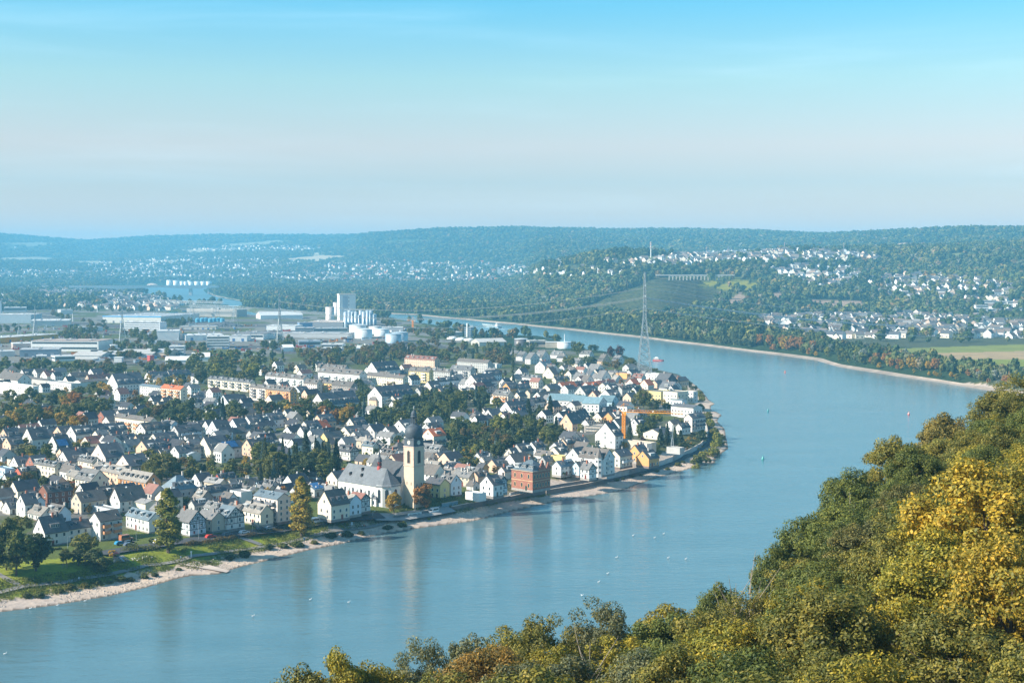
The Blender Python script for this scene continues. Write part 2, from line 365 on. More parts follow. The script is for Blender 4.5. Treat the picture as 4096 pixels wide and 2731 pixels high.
INDUSTRY = [(-50, 716), (180, 708), (420, 700), (560, 704), (740, 716), (900, 730), (1010, 752), (1060, 776), (1130, 790), (1160, 800), (960, 800), (860, 812), (500, 812), (420, 838), (-50, 836)]
TOWN = [(-50, 838), (420, 838), (500, 812), (860, 812), (960, 800), (1160, 796), (1400, 812), (1620, 880), (1670, 1000), (1640, 1060), (1100, 1190), (880, 1215), (-50, 1400)]
P3D = np.stack([GX.ravel(), GY.ravel(), GZ.ravel()], 1)
U, V = project(P3D)
Dg = np.hypot(P3D[:, 0], P3D[:, 1]); sdg = sdist(P3D[:, :2], RIVER)
col = np.tile(np.array([0.028, 0.05, 0.022]), (len(P3D), 1))                  # wooded ground
town = inpoly_np(U, V, TOWN); ind = inpoly_np(U, V, INDUSTRY)
gn = vnoise(P3D[:, 0], P3D[:, 1], 40, 17)
col[town] = (0.105, 0.11, 0.075)
col[town & (gn > 0.25)] = (0.085, 0.105, 0.035)
col[town & (gn < -0.5)] = (0.15, 0.148, 0.145)
col[ind] = (0.185, 0.18, 0.17); gi2 = vnoise(P3D[:, 0], P3D[:, 1], 110, 18)
col[ind & (gi2 > 0.3)] = (0.09, 0.105, 0.045)
col[ind & (gi2 < -0.45)] = (0.10, 0.10, 0.105)
for poly, dens, share, sz in SETTLE: col[inpoly_np(U, V, poly)] = (0.075, 0.085, 0.05)
for poly, c in FIELDS: col[inpoly_np(U, V, poly)] = c
w = inpoly_np(U, V, SLOPE); col[w] = (0.085, 0.095, 0.03)
w = inpoly_np(U, V, VINES); col[w] = (0.105, 0.09, 0.05)
for q in YELLOW: col[inpoly_np(U, V, q)] = (0.24, 0.23, 0.03)
for q in ROCKS:
    w = inpoly_np(U, V, q); col[w] = (0.34, 0.24, 0.18)
near = Dg < 1400
jit = vnoise(P3D[:, 0], P3D[:, 1], 26, 11) * 3 + vnoise(P3D[:, 0], P3D[:, 1], 8, 12) * 1.6
sj = sdg + jit
kd_ = lambda org, pts: [(org(x, y)[0] / 1.7415, org(x, y)[1] / 1.7417) for x, y in pts]
LAWN = kd_(KL, [(-200, 990), (250, 870), (560, 830), (900, 770), (1150, 700), (1480, 650), (1690, 570), (2352, 450)]) + kd_(KM, [(450, 250), (700, 225), (1100, 135), (1160, 95), (1075, 50), (600, 140), (300, 210), (0, 235)]) + kd_(KL, [(2300, 350), (1700, 440), (1150, 470), (900, 500), (480, 540), (-200, 600)])
w = near & (sj > 8) & (sdg < 60) & (P3D[:, 0] < -8); col[w] = (0.10, 0.125, 0.035)
w = near & inpoly_np(U, V, LAWN); col[w] = (0.235, 0.265, 0.036)      # park lawn
w = near & (sdg < 34) & (P3D[:, 0] >= -8) & (sj > 12); col[w] = (0.10, 0.105, 0.045)
w = ((sj < 13) & (sdg < 18) | (sj < 25) & (sdg < 26) & (P3D[:, 0] > -12) & (P3D[:, 0] < 105)) & near; col[w] = (0.54, 0.43, 0.36)                         # gravel beach
w = (sdg < 1.2) & near; col[w] = (0.17, 0.13, 0.10)
me = bpy.data.meshes.new('ground'); nr, nc = GX.shape
q = (np.arange(nr - 1)[:, None] * nc + np.arange(nc - 1)[None, :]).ravel()
def terrain_mat(name):
    m, t, o = newmat(name)
    a = N(t, 'ShaderNodeVertexColor', layer_name='cover')
    n1, n2 = noise(t, 0.55, 6.0, 0.7, obj=False), noise(t, 0.035, 4.0, obj=False)
    c = mixc(t, a.outputs['Color'], ramp(t, n1, [(0.25, (0.68,) * 3), (0.75, (1.32, 1.3, 1.26))]), 1.0, 'MULTIPLY')
    c = mixc(t, c, ramp(t, n2, [(0.3, (0.8, 0.84, 0.9)), (0.7, (1.2, 1.16, 1.05))]), 1.0, 'MULTIPLY')
    p = N(t, 'ShaderNodeBsdfPrincipled', inp={'Roughness': 0.95, 'Specular IOR Level': 0.1}); t.links.new(c, p.inputs['Base Color'])
    t.links.new(bump(t, n1, 0.6, 0.5), p.inputs['Normal'])
    t.links.new(p.outputs[0], o.inputs['Surface']); return m
M['ground'] = terrain_mat('ground_cover')
me = np_mesh('ground', P3D, np.stack([q, q + 1, q + nc + 1, q + nc], 1), [M['ground']])
ca = me.color_attributes.new('cover', 'FLOAT_COLOR', 'POINT')
ca.data.foreach_set('color', np.concatenate([col, np.ones((len(col), 1))], 1).astype(np.float32).ravel())
me.polygons.foreach_set('use_smooth', np.ones(len(me.polygons), bool))
tag(inst('ground', me), 'valley floor and wooded hills on both sides of the river', kind='structure')

# water
m, t, o = newmat('river_water')
gpos = N(t, 'ShaderNodeNewGeometry').outputs['Position']
mp = N(t, 'ShaderNodeMapping'); mp.inputs['Scale'].default_value = (0.11, 0.26, 1); mp.inputs['Rotation'].default_value = (0, 0, rad(-14)); t.links.new(gpos, mp.inputs[0])
wn = noise(t, 1.0, 5.0, 0.62, mp.outputs[0])
mp2 = N(t, 'ShaderNodeMapping'); mp2.inputs['Scale'].default_value = (0.012, 0.03, 1); t.links.new(gpos, mp2.inputs[0])
wl = noise(t, 1.0, 4.0, 0.6, mp2.outputs[0])
b1 = N(t, 'ShaderNodeBump', inp={'Strength': 0.6, 'Distance': 0.5}); t.links.new(wn, b1.inputs['Height'])
b2 = N(t, 'ShaderNodeBump', inp={'Strength': 0.35, 'Distance': 0.9}); t.links.new(wl, b2.inputs['Height']); t.links.new(b1.outputs[0], b2.inputs['Normal'])
wc = ramp(t, wl, [(0.3, (0.085, 0.165, 0.19)), (0.7, (0.115, 0.20, 0.222))])
p = N(t, 'ShaderNodeBsdfPrincipled', inp={'Roughness': 0.085, 'IOR': 1.52, 'Specular IOR Level': 0.5}); t.links.new(wc, p.inputs['Base Color'])
# ruffled water: calmer near the village, rougher on the long upstream reach, with wind patches
sy_ = N(t, 'ShaderNodeSeparateXYZ'); t.links.new(gpos, sy_.inputs[0]); mr = N(t, 'ShaderNodeMapRange', inp={'From Min': 1000.0, 'From Max': 5200.0, 'To Min': 0.05, 'To Max': 0.36}); t.links.new(sy_.outputs['Y'], mr.inputs['Value'])
mp3 = N(t, 'ShaderNodeMapping'); mp3.inputs['Scale'].default_value = (0.004, 0.011, 1); t.links.new(gpos, mp3.inputs[0])
wr = N(t, 'ShaderNodeMath', operation='MULTIPLY_ADD'); t.links.new(noise(t, 1.0, 5.0, 0.65, mp3.outputs[0]), wr.inputs[0]); wr.inputs[1].default_value = 0.14; t.links.new(mr.outputs[0], wr.inputs[2]); t.links.new(wr.outputs[0], p.inputs['Roughness'])
t.links.new(b2.outputs[0], p.inputs['Normal']); t.links.new(p.outputs[0], o.inputs['Surface'])
M['water'] = m
tag(MB().add([(-6000, -160, 0), (6000, -160, 0), (6000, 7600, 0), (-6000, 7600, 0)], [(0, 1, 2, 3)]).build('river_water', m), 'wide blue river bending round the village', kind='structure')

# gravel beach of the opposite bank
fb = [Vector((*disp(x, y), 0)[:3]) if False else disp(x, y, 0.0) for x, y in far_shore[4:]]
b = MB(); A_, B_, C_ = [], [], []
fb = [p for a, c in zip(fb[:-1], fb[1:]) for p in [a.lerp(c, k / max(1, int((c - a).length / 8))) for k in range(max(1, int((c - a).length / 8)))]]
for i, p in enumerate(fb):
    d = fb[min(i + 3, len(fb) - 1)] - fb[max(i - 3, 0)]; n = Vector((d.y, -d.x, 0)).normalized()
    if n.y < 0: n = -n
    w = 5.0 + 2.2 * math.sin(i * .21) + 1.5 * math.sin(i * .067)
    A_.append((p.x - n.x * 2.5, p.y - n.y * 2.5, -.15)); B_.append((p.x + n.x * w * .5, p.y + n.y * w * .5, 1.0)); C_.append((p.x + n.x * w, p.y + n.y * w, 2.1))
k = len(A_); b.add(A_ + B_ + C_, [(j * k + i, j * k + i + 1, (j + 1) * k + i + 1, (j + 1) * k + i) for j in range(2) for i in range(k - 1)])
tag(b.build('beach', surf('beach_gravel', (0.32, 0.26, 0.21), .95, .6, 1.3, .05)), 'pale gravel beach along the opposite bank', kind='structure')

# haze in the valley air
m, t, o = newmat('haze')
pv = N(t, 'ShaderNodeVolumePrincipled', inp={'Color': (0.23, 0.68, 1.0, 1), 'Density': 0.000102, 'Anisotropy': 0.0}); t.links.new(pv.outputs[0], o.inputs['Volume'])
HAZE = tag(MB().box(-26000, -400, -8, 26000, 15800, 430).build('haze', m), 'thin blue haze filling the valley', kind='stuff')
HAZE.display_type = 'WIRE'

# ------------------------------------------------------------------ trees
def leaf_quads(cen, nrm, size, rg, aspect=0.6):
    n = len(cen); d = rg.normal(size=(n, 3)); d /= np.linalg.norm(d, axis=1, keepdims=True)
    nn = nrm + d * 0.9; nn /= np.linalg.norm(nn, axis=1, keepdims=True) + 1e-9
    a = np.cross(nn, rg.normal(size=(n, 3))); a /= np.linalg.norm(a, axis=1, keepdims=True) + 1e-9
    b = np.cross(nn, a); s = (size * rg.uniform(0.6, 1.35, n))[:, None]
    a, b = a * s, b * s * aspect
    v = np.stack([cen - a, cen - b * 0.9 + a * 0.1, cen + a, cen + b * 0.9 + a * 0.1], 1).reshape(-1, 3)
    return v, np.arange(4 * n).reshape(-1, 4)
def crown_points(kind, n, rg, h, r):   # positions and outward directions of leaves for a tree of height h, crown radius r
    if kind == 'conifer':
        t = rg.uniform(0, 1, n) ** 0.72; z = h * (0.06 + 0.94 * t); k = max(8, int(h / 1.1))
        tier = (t * k) % 1.0; rr = r * (1 - t) * (1.05 - 0.55 * tier) * rg.uniform(0.35, 1.05, n) ** 0.5 + 0.12; a = rg.uniform(0, 2 * PI, n)
        rr *= 0.82 + 0.3 * np.sin(a * 5 + np.floor(t * k) * 2.1)
        c = np.stack([rr * np.cos(a), rr * np.sin(a), z - rr * 0.18], 1); nr = np.stack([np.cos(a), np.sin(a), 0.5 + 0 * a], 1); return c, nr
    if kind == 'poplar':
        nb = 70; bt = rg.uniform(0.04, 1, nb); env = np.interp(bt, [0, 0.15, 0.45, 0.8, 1], [0.5, 0.95, 1.0, 0.72, 0.12])
        ba = rg.uniform(0, 2 * PI, nb); br = r * env * rg.uniform(0.2, 0.8, nb); bc = np.stack([br * np.cos(ba), br * np.sin(ba), h * (0.05 + 0.93 * bt)], 1)
        bs = np.stack([r * env * 0.36 + 0.15] * 2 + [h * 0.055 + 0 * env], 1)
    elif kind == 'willow':
        nb = 40; d = rg.normal(size=(nb, 3)); d[:, 2] = np.abs(d[:, 2]) * 0.8 - 0.35; d /= np.linalg.norm(d, axis=1, keepdims=True)
        bc = d * np.array([r * 0.8, r * 0.8, h * 0.42]) + np.array([0, 0, h * 0.5]); bs = np.tile([r * 0.2, r * 0.2, h * 0.14], (nb, 1))
    elif kind == 'shrub':
        nb = 22; d = rg.normal(size=(nb, 3)); d[:, 2] = np.abs(d[:, 2]); d /= np.linalg.norm(d, axis=1, keepdims=True)
        bc = d * np.array([r * 0.72, r * 0.72, h * 0.66]) * rg.uniform(0.5, 1.05, (nb, 1)) + np.array([0, 0, h * 0.12]); bs = np.full((nb, 3), r * 0.28)
    else:
        nb = int({'broad': 44, 'loose': 30, 'small': 20}[kind] * (1 if n < 9000 else 2.6)); near_ = n >= 9000
        d = rg.normal(size=(nb, 3)); d[:, 2] = d[:, 2] * 0.9 + 0.25; d /= np.linalg.norm(d, axis=1, keepdims=True)
        lob = 1 + 0.16 * np.sin(np.arctan2(d[:, 1], d[:, 0]) * 3 + rg.uniform(0, 6)) * (kind != 'small')
        rad_ = np.minimum(rg.uniform(0.45, 1.0, nb) ** 0.6 * lob, 0.98 if n >= 9000 else 1.2)[:, None]
        zc, zr = (0.54, 0.43) if kind == 'broad' else (0.54, 0.43)
        bc = d * np.array([r * 0.82, r * 0.82, h * zr * 0.9]) * rad_ + np.array([0, 0, h * zc])
        f = {'broad': 0.27, 'loose': 0.21, 'small': 0.33}[kind] * ((0.70 if kind == 'broad' else 0.86) if near_ else 1)
        bs = np.stack([r * f * rg.uniform(0.7, 1.35, nb)] * 2 + [r * f * 0.75 * np.ones(nb)], 1)
    i = rg.integers(0, len(bc), n); q = rg.normal(size=(n, 3)); q /= np.linalg.norm(q, axis=1, keepdims=True)
    q *= rg.uniform(0.25, 1.05, (n, 1)) ** 0.45
    c = bc[i] + q * bs[i]
    if kind == 'willow': c[:, 2] -= np.abs(rg.normal(size=n)) * h * 0.08
    ctr = np.array([0, 0, h * 0.5]); nr = q * 0.8 + (c - ctr) / np.array([r, r, h * 0.5]) * 0.6 + np.array([0, 0, 0.25])
    c[:, 2] = np.maximum(c[:, 2], 0.05 * h if kind != 'shrub' else 0.02)
    return c, nr
def limbs(mb, kind, h, r, rg, base):
    if kind == 'shrub':
        for k in range(4):
            a = rg.uniform(0, 2 * PI); mb.tube([(0, 0, -0.3), (r * 0.3 * math.cos(a), r * 0.3 * math.sin(a), h * 0.35), (r * 0.55 * math.cos(a), r * 0.55 * math.sin(a), h * 0.6)], [0.06, 0.045, 0.02], 4)
        return mb
    top = h * (0.96 if kind in ('conifer', 'poplar') else 0.72); lean = rg.uniform(-0.03, 0.03, 2) * h
    P = [(0, 0, -0.4), (lean[0] * 0.2, lean[1] * 0.2, h * 0.18), (lean[0], lean[1], h * 0.45), (lean[0] * 1.5, lean[1] * 1.5, top)]
    mb.tube(P, [base * 1.25, base, base * 0.62, base * 0.1], 7)
    if kind != 'conifer':
        for k in range(9 if kind != 'small' else 5):
            a = k * 2.4 + rg.uniform(-0.4, 0.4); z0 = h * rg.uniform(0.2, 0.55); e = r * rg.uniform(0.5, 0.85); up = h * rg.uniform(0.12, 0.28)
            if kind == 'poplar': e *= 0.7; up = h * 0.2
            x, y = lean[0] * z0 / h * 2, lean[1] * z0 / h * 2
            mb.tube([(x, y, z0), (x + e * 0.5 * math.cos(a), y + e * 0.5 * math.sin(a), z0 + up * 0.6), (x + e * math.cos(a), y + e * math.sin(a), z0 + up)], [base * 0.42, base * 0.25, base * 0.08], 5)
    return mb
PROTO = {}
def proto(kind, var, n, size, h, r, mat='leaf', asp=0.6):
    key = (kind, var)
    rg = np.random.default_rng(hash((len(kind), kind[0] == 'p', kind[0] == 'c', kind[0] == 's', var, n)) % 2 ** 31)
    c, nr = crown_points(kind, n, rg, h, r); v, q = leaf_quads(c, nr, size, rg, asp)
    cm = np_mesh('crown', v, q, [M[mat]])
    tm = limbs(MB(), kind, h, r, rg, max(0.10, h * 0.019)).mesh('trunk', [M['bark']])
    PROTO.setdefault(kind if mat == 'leaf' else kind + '_near', []).append((cm, tm, h, r))
for k in range(4): proto('broad', k, 4200, 0.46, 14, 5.6)
for k in range(3): proto('loose', k, 2000, 0.48, 14, 5.0)
for k in range(3): proto('small', k, 1300, 0.36, 7, 3.0)
for k in range(3): proto('poplar', k, 6500, 0.46, 24, 4.0)
for k in range(3): proto('conifer', k, 2600, 0.50, 16, 3.8, asp=0.35)
for k in range(2): proto('willow', k, 2800, 0.5, 11, 5.0, asp=0.3)
for k in range(3): proto('shrub', k, 900, 0.30, 2.6, 2.2)
TREES = []                     # every tree that is an object of its own
def tree(kind, x, y, h, wide, colr, z=None, name=None, label=None, group=None, cat='tree', rz=None):
    cm, tm, ph, pr = random.choice(PROTO[kind])
    z = zat(x, y) if z is None else z
    sc = (wide / 2 / pr, wide / 2 / pr, h / ph)
    nm = name or {'conifer': 'conifer_tree', 'poplar': 'poplar_tree', 'willow': 'willow_tree', 'shrub': 'shrub'}.get(kind.replace('_near', ''), 'broadleaf_tree')
    o = empty(nm, (x, y, z), random.uniform(0, 6.28) if rz is None else rz); o.scale = sc
    inst('crown', cm, o, color=colr); inst('trunk', tm, o)
    tag(o, label, 'shrub' if 'shrub' in kind else cat, group)
    TREES.append((o, kind, h, wide, colr)); return o

# far woods: one mass of crowns, instanced on points
m, t, o = newmat('far_leaves')
oi = N(t, 'ShaderNodeObjectInfo'); gi = N(t, 'ShaderNodeNewGeometry')
c = ramp(t, oi.outputs['Random'], [(0.0, (0.046, 0.074, 0.034)), (0.3, (0.070, 0.098, 0.036)), (0.58, (0.112, 0.130, 0.040)), (0.8, (0.165, 0.158, 0.044)), (0.91, (0.13, 0.14, 0.085)), (0.96, (0.22, 0.14, 0.055)), (1.0, (0.19, 0.21, 0.17))])
c = mixc(t, c, ramp(t, gi.outputs['Random Per Island'], [(0.0, (0.65,) * 3), (1.0, (1.35,) * 3)]), 1.0, 'MULTIPLY')
c = mixc(t, c, ramp(t, noise(t, 0.0045, 3.0, 0.6, oi.outputs['Location']), [(0.3, (0.62, 0.74, 0.78)), (0.5, (1, 1, 1)), (0.72, (1.5, 1.32, 1.05))]), 1.0, 'MULTIPLY')
d = N(t, 'ShaderNodeBsdfPrincipled', inp={'Roughness': 0.7, 'Specular IOR Level': 0.15}); t.links.new(c, d.inputs['Base Color']); t.links.new(d.outputs[0], o.inputs['Surface'])
M['farleaf'] = m
FARC = bpy.data.collections.new('far_crowns')
for k in range(6):
    rg = np.random.default_rng(50 + k); kind = ['broad', 'broad', 'loose', 'broad', 'small', 'poplar'][k]
    c, nr = crown_points(kind, 190, rg, 13, 5.6 if kind != 'poplar' else 3.6); v, q = leaf_quads(c, nr, 1.55, rg, 0.8)
    # a loose inner body keeps the far crowns from being see-through
    b = MB().lathe([(0.4, 1), (3.1, 4), (3.9, 7.5), (2.6, 10.5), (0.4, 12)], 8) if kind != 'poplar' else MB().lathe([(0.4, 1), (2.2, 5), (2.2, 9), (0.3, 12.4)], 7)
    fv = np.concatenate([v, np.array(b.v)]); qq = [tuple(f) for f in q] + [tuple(i + len(v) for i in f) for f in b.f if len(f) == 4]
    FARC.objects.link(bpy.data.objects.new('far_crown', np_mesh('far_crown', fv, np.array(qq), [m])))
def sample_sector(D0, D1, spacing, X0=-60, X1=2420):
    a0, a1 = (X0 - 1176) / 3267, (X1 - 1176) / 3267
    n = int((D1 ** 2 - D0 ** 2) / 2 * (a1 - a0) / spacing ** 2)
    y = np.sqrt(RG.uniform(D0 ** 2, D1 ** 2, n)); x = RG.uniform(a0, a1, n) * y
    return np.stack([x, y], 1)
def grid_z(P):
    j = np.interp(P[:, 0] / P[:, 1], tx, np.arange(len(tx))); i = np.interp(P[:, 1], ydist, np.arange(len(ydist)))
    j0 = np.clip(j.astype(int), 0, len(tx) - 2); i0 = np.clip(i.astype(int), 0, len(ydist) - 2); a, b = j - j0, i - i0
    return (GZ[i0, j0] * (1 - a) + GZ[i0, j0 + 1] * a) * (1 - b) + (GZ[i0 + 1, j0] * (1 - a) + GZ[i0 + 1, j0 + 1] * a) * b
pts, scl = [], []
OPEN_LEFT = [(-60, 600), (640, 606), (900, 652), (560, 652), (380, 690), (300, 715), (-60, 720)]   # farmland and gardens: scattered trees
for D0, D1, sp, sc in ((1900, 3300, 11.5, 1.0), (3300, 5200, 15, 1.2), (5200, 9400, 27, 1.9), (9400, 13000, 46, 3.0)):
    P = sample_sector(D0, D1, sp); z = grid_z(P); P = np.concatenate([P, z[:, None]], 1)
    u, v = project(P); sd = sdist(P[:, :2], RIVER)
    keep = (sd > 15)
    pr = np.ones(len(P))
    pr *= np.where((u > 240) & (u < 560) & (sd < 420) & (P[:, 1] < 4900) & (P[:, 1] > 3000), 0.08, 1)
    pr *= np.where((u > 870) & (u < 1400) & (v > np.interp(u, [870, 958, 1088, 1176, 1301, 1400], [719, 724, 736, 744, 757, 768]) + 4) & (sd < 170), 0.10, 1)
    pr *= np.where((P[:, 1] > 4950) & (sd < 150), 1, 1) * np.where(inpoly_np(u, v, OPEN_LEFT) & ~((P[:, 1] > 4950) & (sd < 150)), 0.42 + 0.6 * (vnoise(P[:, 0], P[:, 1], 700, 21) > 0.15), 1)
    for poly, c_ in FIELDS: pr[inpoly_np(u, v, poly)] = 0.0
    for q in YELLOW: pr[inpoly_np(u, v, q)] = 0.1
    for q in ROCKS: pr[inpoly_np(u, v, q)] = 0.12
    pr[inpoly_np(u, v, SLOPE)] *= 0.22; pr[inpoly_np(u, v, VINES)] = 0.0
    for poly, dens, share, sz in SETTLE: pr[inpoly_np(u, v, poly)] *= share * 0.7
    pr[inpoly_np(u, v, INDUSTRY)] = 0.0; pr[inpoly_np(u, v, TOWN)] = 0.0
    keep &= RG.uniform(size=len(P)) < pr
    P = P[keep]; s = sc * RG.uniform(0.5, 1.5, len(P)) * np.where(D0 > 5000, 1.0, 1.05)
    pts.append(P); scl.append(s)
FP = np.concatenate(pts); FS = np.concatenate(scl)
def scatter(name, P, scale, coll, label, zsc=1.0, idx=None):
    me = bpy.data.meshes.new(name); me.vertices.add(len(P)); me.vertices.foreach_set('co', np.asarray(P, np.float32).ravel())
    at_ = me.attributes.new('tree_scale', 'FLOAT_VECTOR', 'POINT'); sv = np.stack([scale, scale, np.minimum(scale, 1.35) * zsc * np.random.default_rng(3).uniform(0.8, 1.25, len(P))], 1).astype(np.float32); at_.data.foreach_set('vector', sv.ravel())
    ar = me.attributes.new('turn', 'FLOAT', 'POINT'); ar.data.foreach_set('value', np.random.default_rng(4).uniform(0, 6.28, len(P)).astype(np.float32))
    ai = me.attributes.new('which', 'INT', 'POINT'); ai.data.foreach_set('value', (np.random.default_rng(5).integers(0, len(coll.objects), len(P)) if idx is None else idx).astype(np.int32))
    g = bpy.data.node_groups.new(name, 'GeometryNodeTree')
    g.interface.new_socket('Geometry', in_out='INPUT', socket_type='NodeSocketGeometry'); g.interface.new_socket('Geometry', in_out='OUTPUT', socket_type='NodeSocketGeometry')
    gi_, go = g.nodes.new('NodeGroupInput'), g.nodes.new('NodeGroupOutput')
    ip = g.nodes.new('GeometryNodeInstanceOnPoints'); ci = g.nodes.new('GeometryNodeCollectionInfo')
    ci.inputs['Collection'].default_value = coll; ci.inputs['Separate Children'].default_value = True; ci.inputs['Reset Children'].default_value = True
    def attr(nm, ty):
        n = g.nodes.new('GeometryNodeInputNamedAttribute'); n.data_type = ty; n.inputs['Name'].default_value = nm; return next(o_ for o_ in n.outputs if o_.enabled)
    cx = g.nodes.new('ShaderNodeCombineXYZ'); g.links.new(attr('turn', 'FLOAT'), cx.inputs['Z'])
    g.links.new(gi_.outputs[0], ip.inputs['Points']); g.links.new(ci.outputs[0], ip.inputs['Instance'])
    ip.inputs['Pick Instance'].default_value = True
    g.links.new(attr('which', 'INT'), ip.inputs['Instance Index']); g.links.new(cx.outputs[0], ip.inputs['Rotation']); g.links.new(attr('tree_scale', 'FLOAT_VECTOR'), ip.inputs['Scale'])
    g.links.new(ip.outputs[0], go.inputs[0])
    ob = inst(name, me); md = ob.modifiers.new('scatter', 'NODES'); md.node_group = g
    return tag(ob, label, kind='stuff')
FP[:, 2] -= 0.8
scatter('woodland', FP, FS, FARC, 'far woods covering the hills and the opposite bank')
print('forest points', len(FP))

# ------------------------------------------------------------------ houses
WALL = {'w': ((0.74, 0.72, 0.68), 'white'), 'W': ((0.70, 0.76, 0.80), 'pale blue'), 'c': ((0.78, 0.69, 0.54), 'cream'), 'k': ((0.78, 0.66, 0.58), 'pale pink'), 'p': ((0.74, 0.50, 0.35), 'peach'), 'o': ((0.78, 0.40, 0.16), 'orange'),
        'y': ((0.78, 0.60, 0.27), 'yellow'), 'b': ((0.60, 0.51, 0.40), 'beige'), 'g': ((0.50, 0.49, 0.47), 'grey'), 'd': ((0.12, 0.125, 0.14), 'charcoal'), 'r': ((0.52, 0.13, 0.08), 'red'), 'R': ((0.36, 0.155, 0.11), 'red brick'),
        'B': ((0.22, 0.10, 0.07), 'dark brick'), 'l': ((0.52, 0.68, 0.78), 'light blue'), 'n': ((0.33, 0.28, 0.25), 'grey brown'), 'q': ((0.66, 0.30, 0.12), 'orange brick')}
ROOF = {'s': ((0.120, 0.124, 0.132), 'dark slate'), 'd': ((0.078, 0.082, 0.092), 'black slate'), 'g': ((0.19, 0.185, 0.18), 'grey slate'), 'G': ((0.31, 0.30, 0.29), 'light grey'), 'n': ((0.150, 0.132, 0.118), 'brown'),
        't': ((0.31, 0.28, 0.245), 'tan grey'), 'r': ((0.60, 0.16, 0.06), 'orange red'), 'm': ((0.29, 0.13, 0.10), 'maroon'), 'b': ((0.15, 0.20, 0.235), 'blue grey'), 'T': ((0.20, 0.31, 0.35), 'teal metal'), 'e': ((0.17, 0.30, 0.20), 'green'), 'w': ((0.7, 0.7, 0.68), 'white'), 'W': ((0.6, 0.66, 0.7), 'white'), 'l': ((0.45, 0.55, 0.62), 'pale blue'), 'c': ((0.5, 0.45, 0.38), 'cream'), 'y': ((0.6, 0.45, 0.2), 'yellow'), 'o': ((0.6, 0.3, 0.14), 'orange'), 'k': ((0.5, 0.42, 0.38), 'pale pink')}
FRAME_MB = MB().box(-0.56, -0.05, 0, 0.56, 0.02, 1.4, 0)
for x0, x1 in ((-0.47, -0.04), (0.04, 0.47)): FRAME_MB.box(x0, -0.062, 0.09, x1, -0.045, 1.31, 1)
WINDOW = FRAME_MB.mesh('window', [M['white'], M['glass']])
WFRAME = MB().box(-0.56, -0.05, 0, 0.56, 0.02, 1.4).box(-0.66, -0.12, -0.1, 0.66, 0.0, -0.02).mesh('window', [M['white']])
WPANE = MB().box(-0.43, -0.062, 0.06, 0.43, -0.006, 1.32).mesh('pane', [M['glass']])
SKYL = {}
def skylight_mesh(p):
    if p not in SKYL:
        c, s = math.cos(rad(p)), math.sin(rad(p)); vs = []
        for y, n in ((0, 0.28), (1.1, 0.28)):
            for x in (-0.4, 0.4): vs.append((x, y * c - n * s, y * s + n * c))
        for y, n in ((0, 0.0), (1.1, 0.0)):
            for x in (-0.4, 0.4): vs.append((x, y * c - n * s, y * s + n * c))
        SKYL[p] = MB().add(vs, [(0, 1, 3, 2)], 0).add(vs, [(4, 5, 1, 0), (1, 5, 7, 3), (2, 6, 4, 0)], 1).mesh('skylight', [M['glass'], M['steel']])
    return SKYL[p]
DORM = {}
def dormer_mesh(p, wide):
    k = (p, wide)
    if k not in DORM:
        h, w = 1.5, wide / 2; d = h / math.tan(rad(p)) * 1.05 + 0.2
        b = MB().box(-w, 0, -0.2, w, d, h, 0, False)
        b.add([(-w - .15, -.2, h), (w + .15, -.2, h), (w + .15, d + .4, h + .1), (-w - .15, d + .4, h + .1), (-w - .15, -.2, h + .14), (w + .15, -.2, h + .14), (w + .15, d + .4, h + .24), (-w - .15, d + .4, h + .24)],
              [(4, 5, 6, 7), (0, 1, 5, 4), (1, 2, 6, 5), (3, 0, 4, 7)], 1)
        n = max(1, int(wide / 0.9))
        for i in range(n):
            c = -w + (i + 0.5) * wide / n; e = wide / n * 0.5 - 0.06
            b.box(c - e, -0.03, 0.2, c + e, 0.01, h - 0.1, 3, False); b.box(c - e + .09, -0.045, 0.29, c + e - .09, -0.02, h - 0.19, 2, False)
        DORM[k] = b.mesh('dormer', [M['slate'], M['slate'], M['glass'], M['white']])
    return DORM[k]
CHIM = MB().box(-0.35, -0.3, -1.2, 0.35, 0.3, 1.25, 0).box(-0.42, -0.37, 1.25, 0.42, 0.37, 1.38, 1).mesh('chimney', [M['brick'], M['concrete']])
DISH = MB().lathe([(0.02, 0), (0.28, 0.06), (0.42, 0.16), (0.0, 0.05)], 10).mesh('satellite_dish', [M['white']])
HOUSES = []
def house(org, x, y, Lp, Wp, st, typ, wall, roof, fl='', s=3.36, psi=None):
    u, v = org(x, y)
    num = lambda ch, dflt: next((float(p_[1:]) for p_ in fl.split(',') if p_ and p_[0] == ch and len(p_) > 1), dflt)
    psi = num('P', 47 if typ == 'L' else -43) if psi is None else psi
    ps = rad(psi + random.uniform(-2.5, 2.5))
    flat = 'F' in fl; pitch = num('A', 0 if flat else (18 if 'f' in fl.split(',') else (50 if 'S' in fl else random.choice((38, 41, 44)))))
    phi = math.atan2((u - 2048), F); D = 700.0; eav = 2.45 * st + 0.45
    for k in range(5):
        Wd = min(max(Wp / s * D / F / max(abs(math.sin(ps + phi)), 0.3), 4.5), 17.0)
        rise = Wd / 2 * math.tan(rad(pitch)); a = at(u, v, 7.0 + eav + rise); D = a.y
    Ln = min(max(Lp / s * D / F / max(abs(math.cos(ps + phi)), 0.3), 4.0), 75.0)
    sg = 1 if typ == 'L' else -1
    cx, cy = a.x + sg * Ln / 2 * math.cos(ps), a.y + sg * Ln / 2 * math.sin(ps)
    return house_at(cx, cy, ps, Ln, Wd, eav, rise, pitch, typ, wall, roof, fl, D)
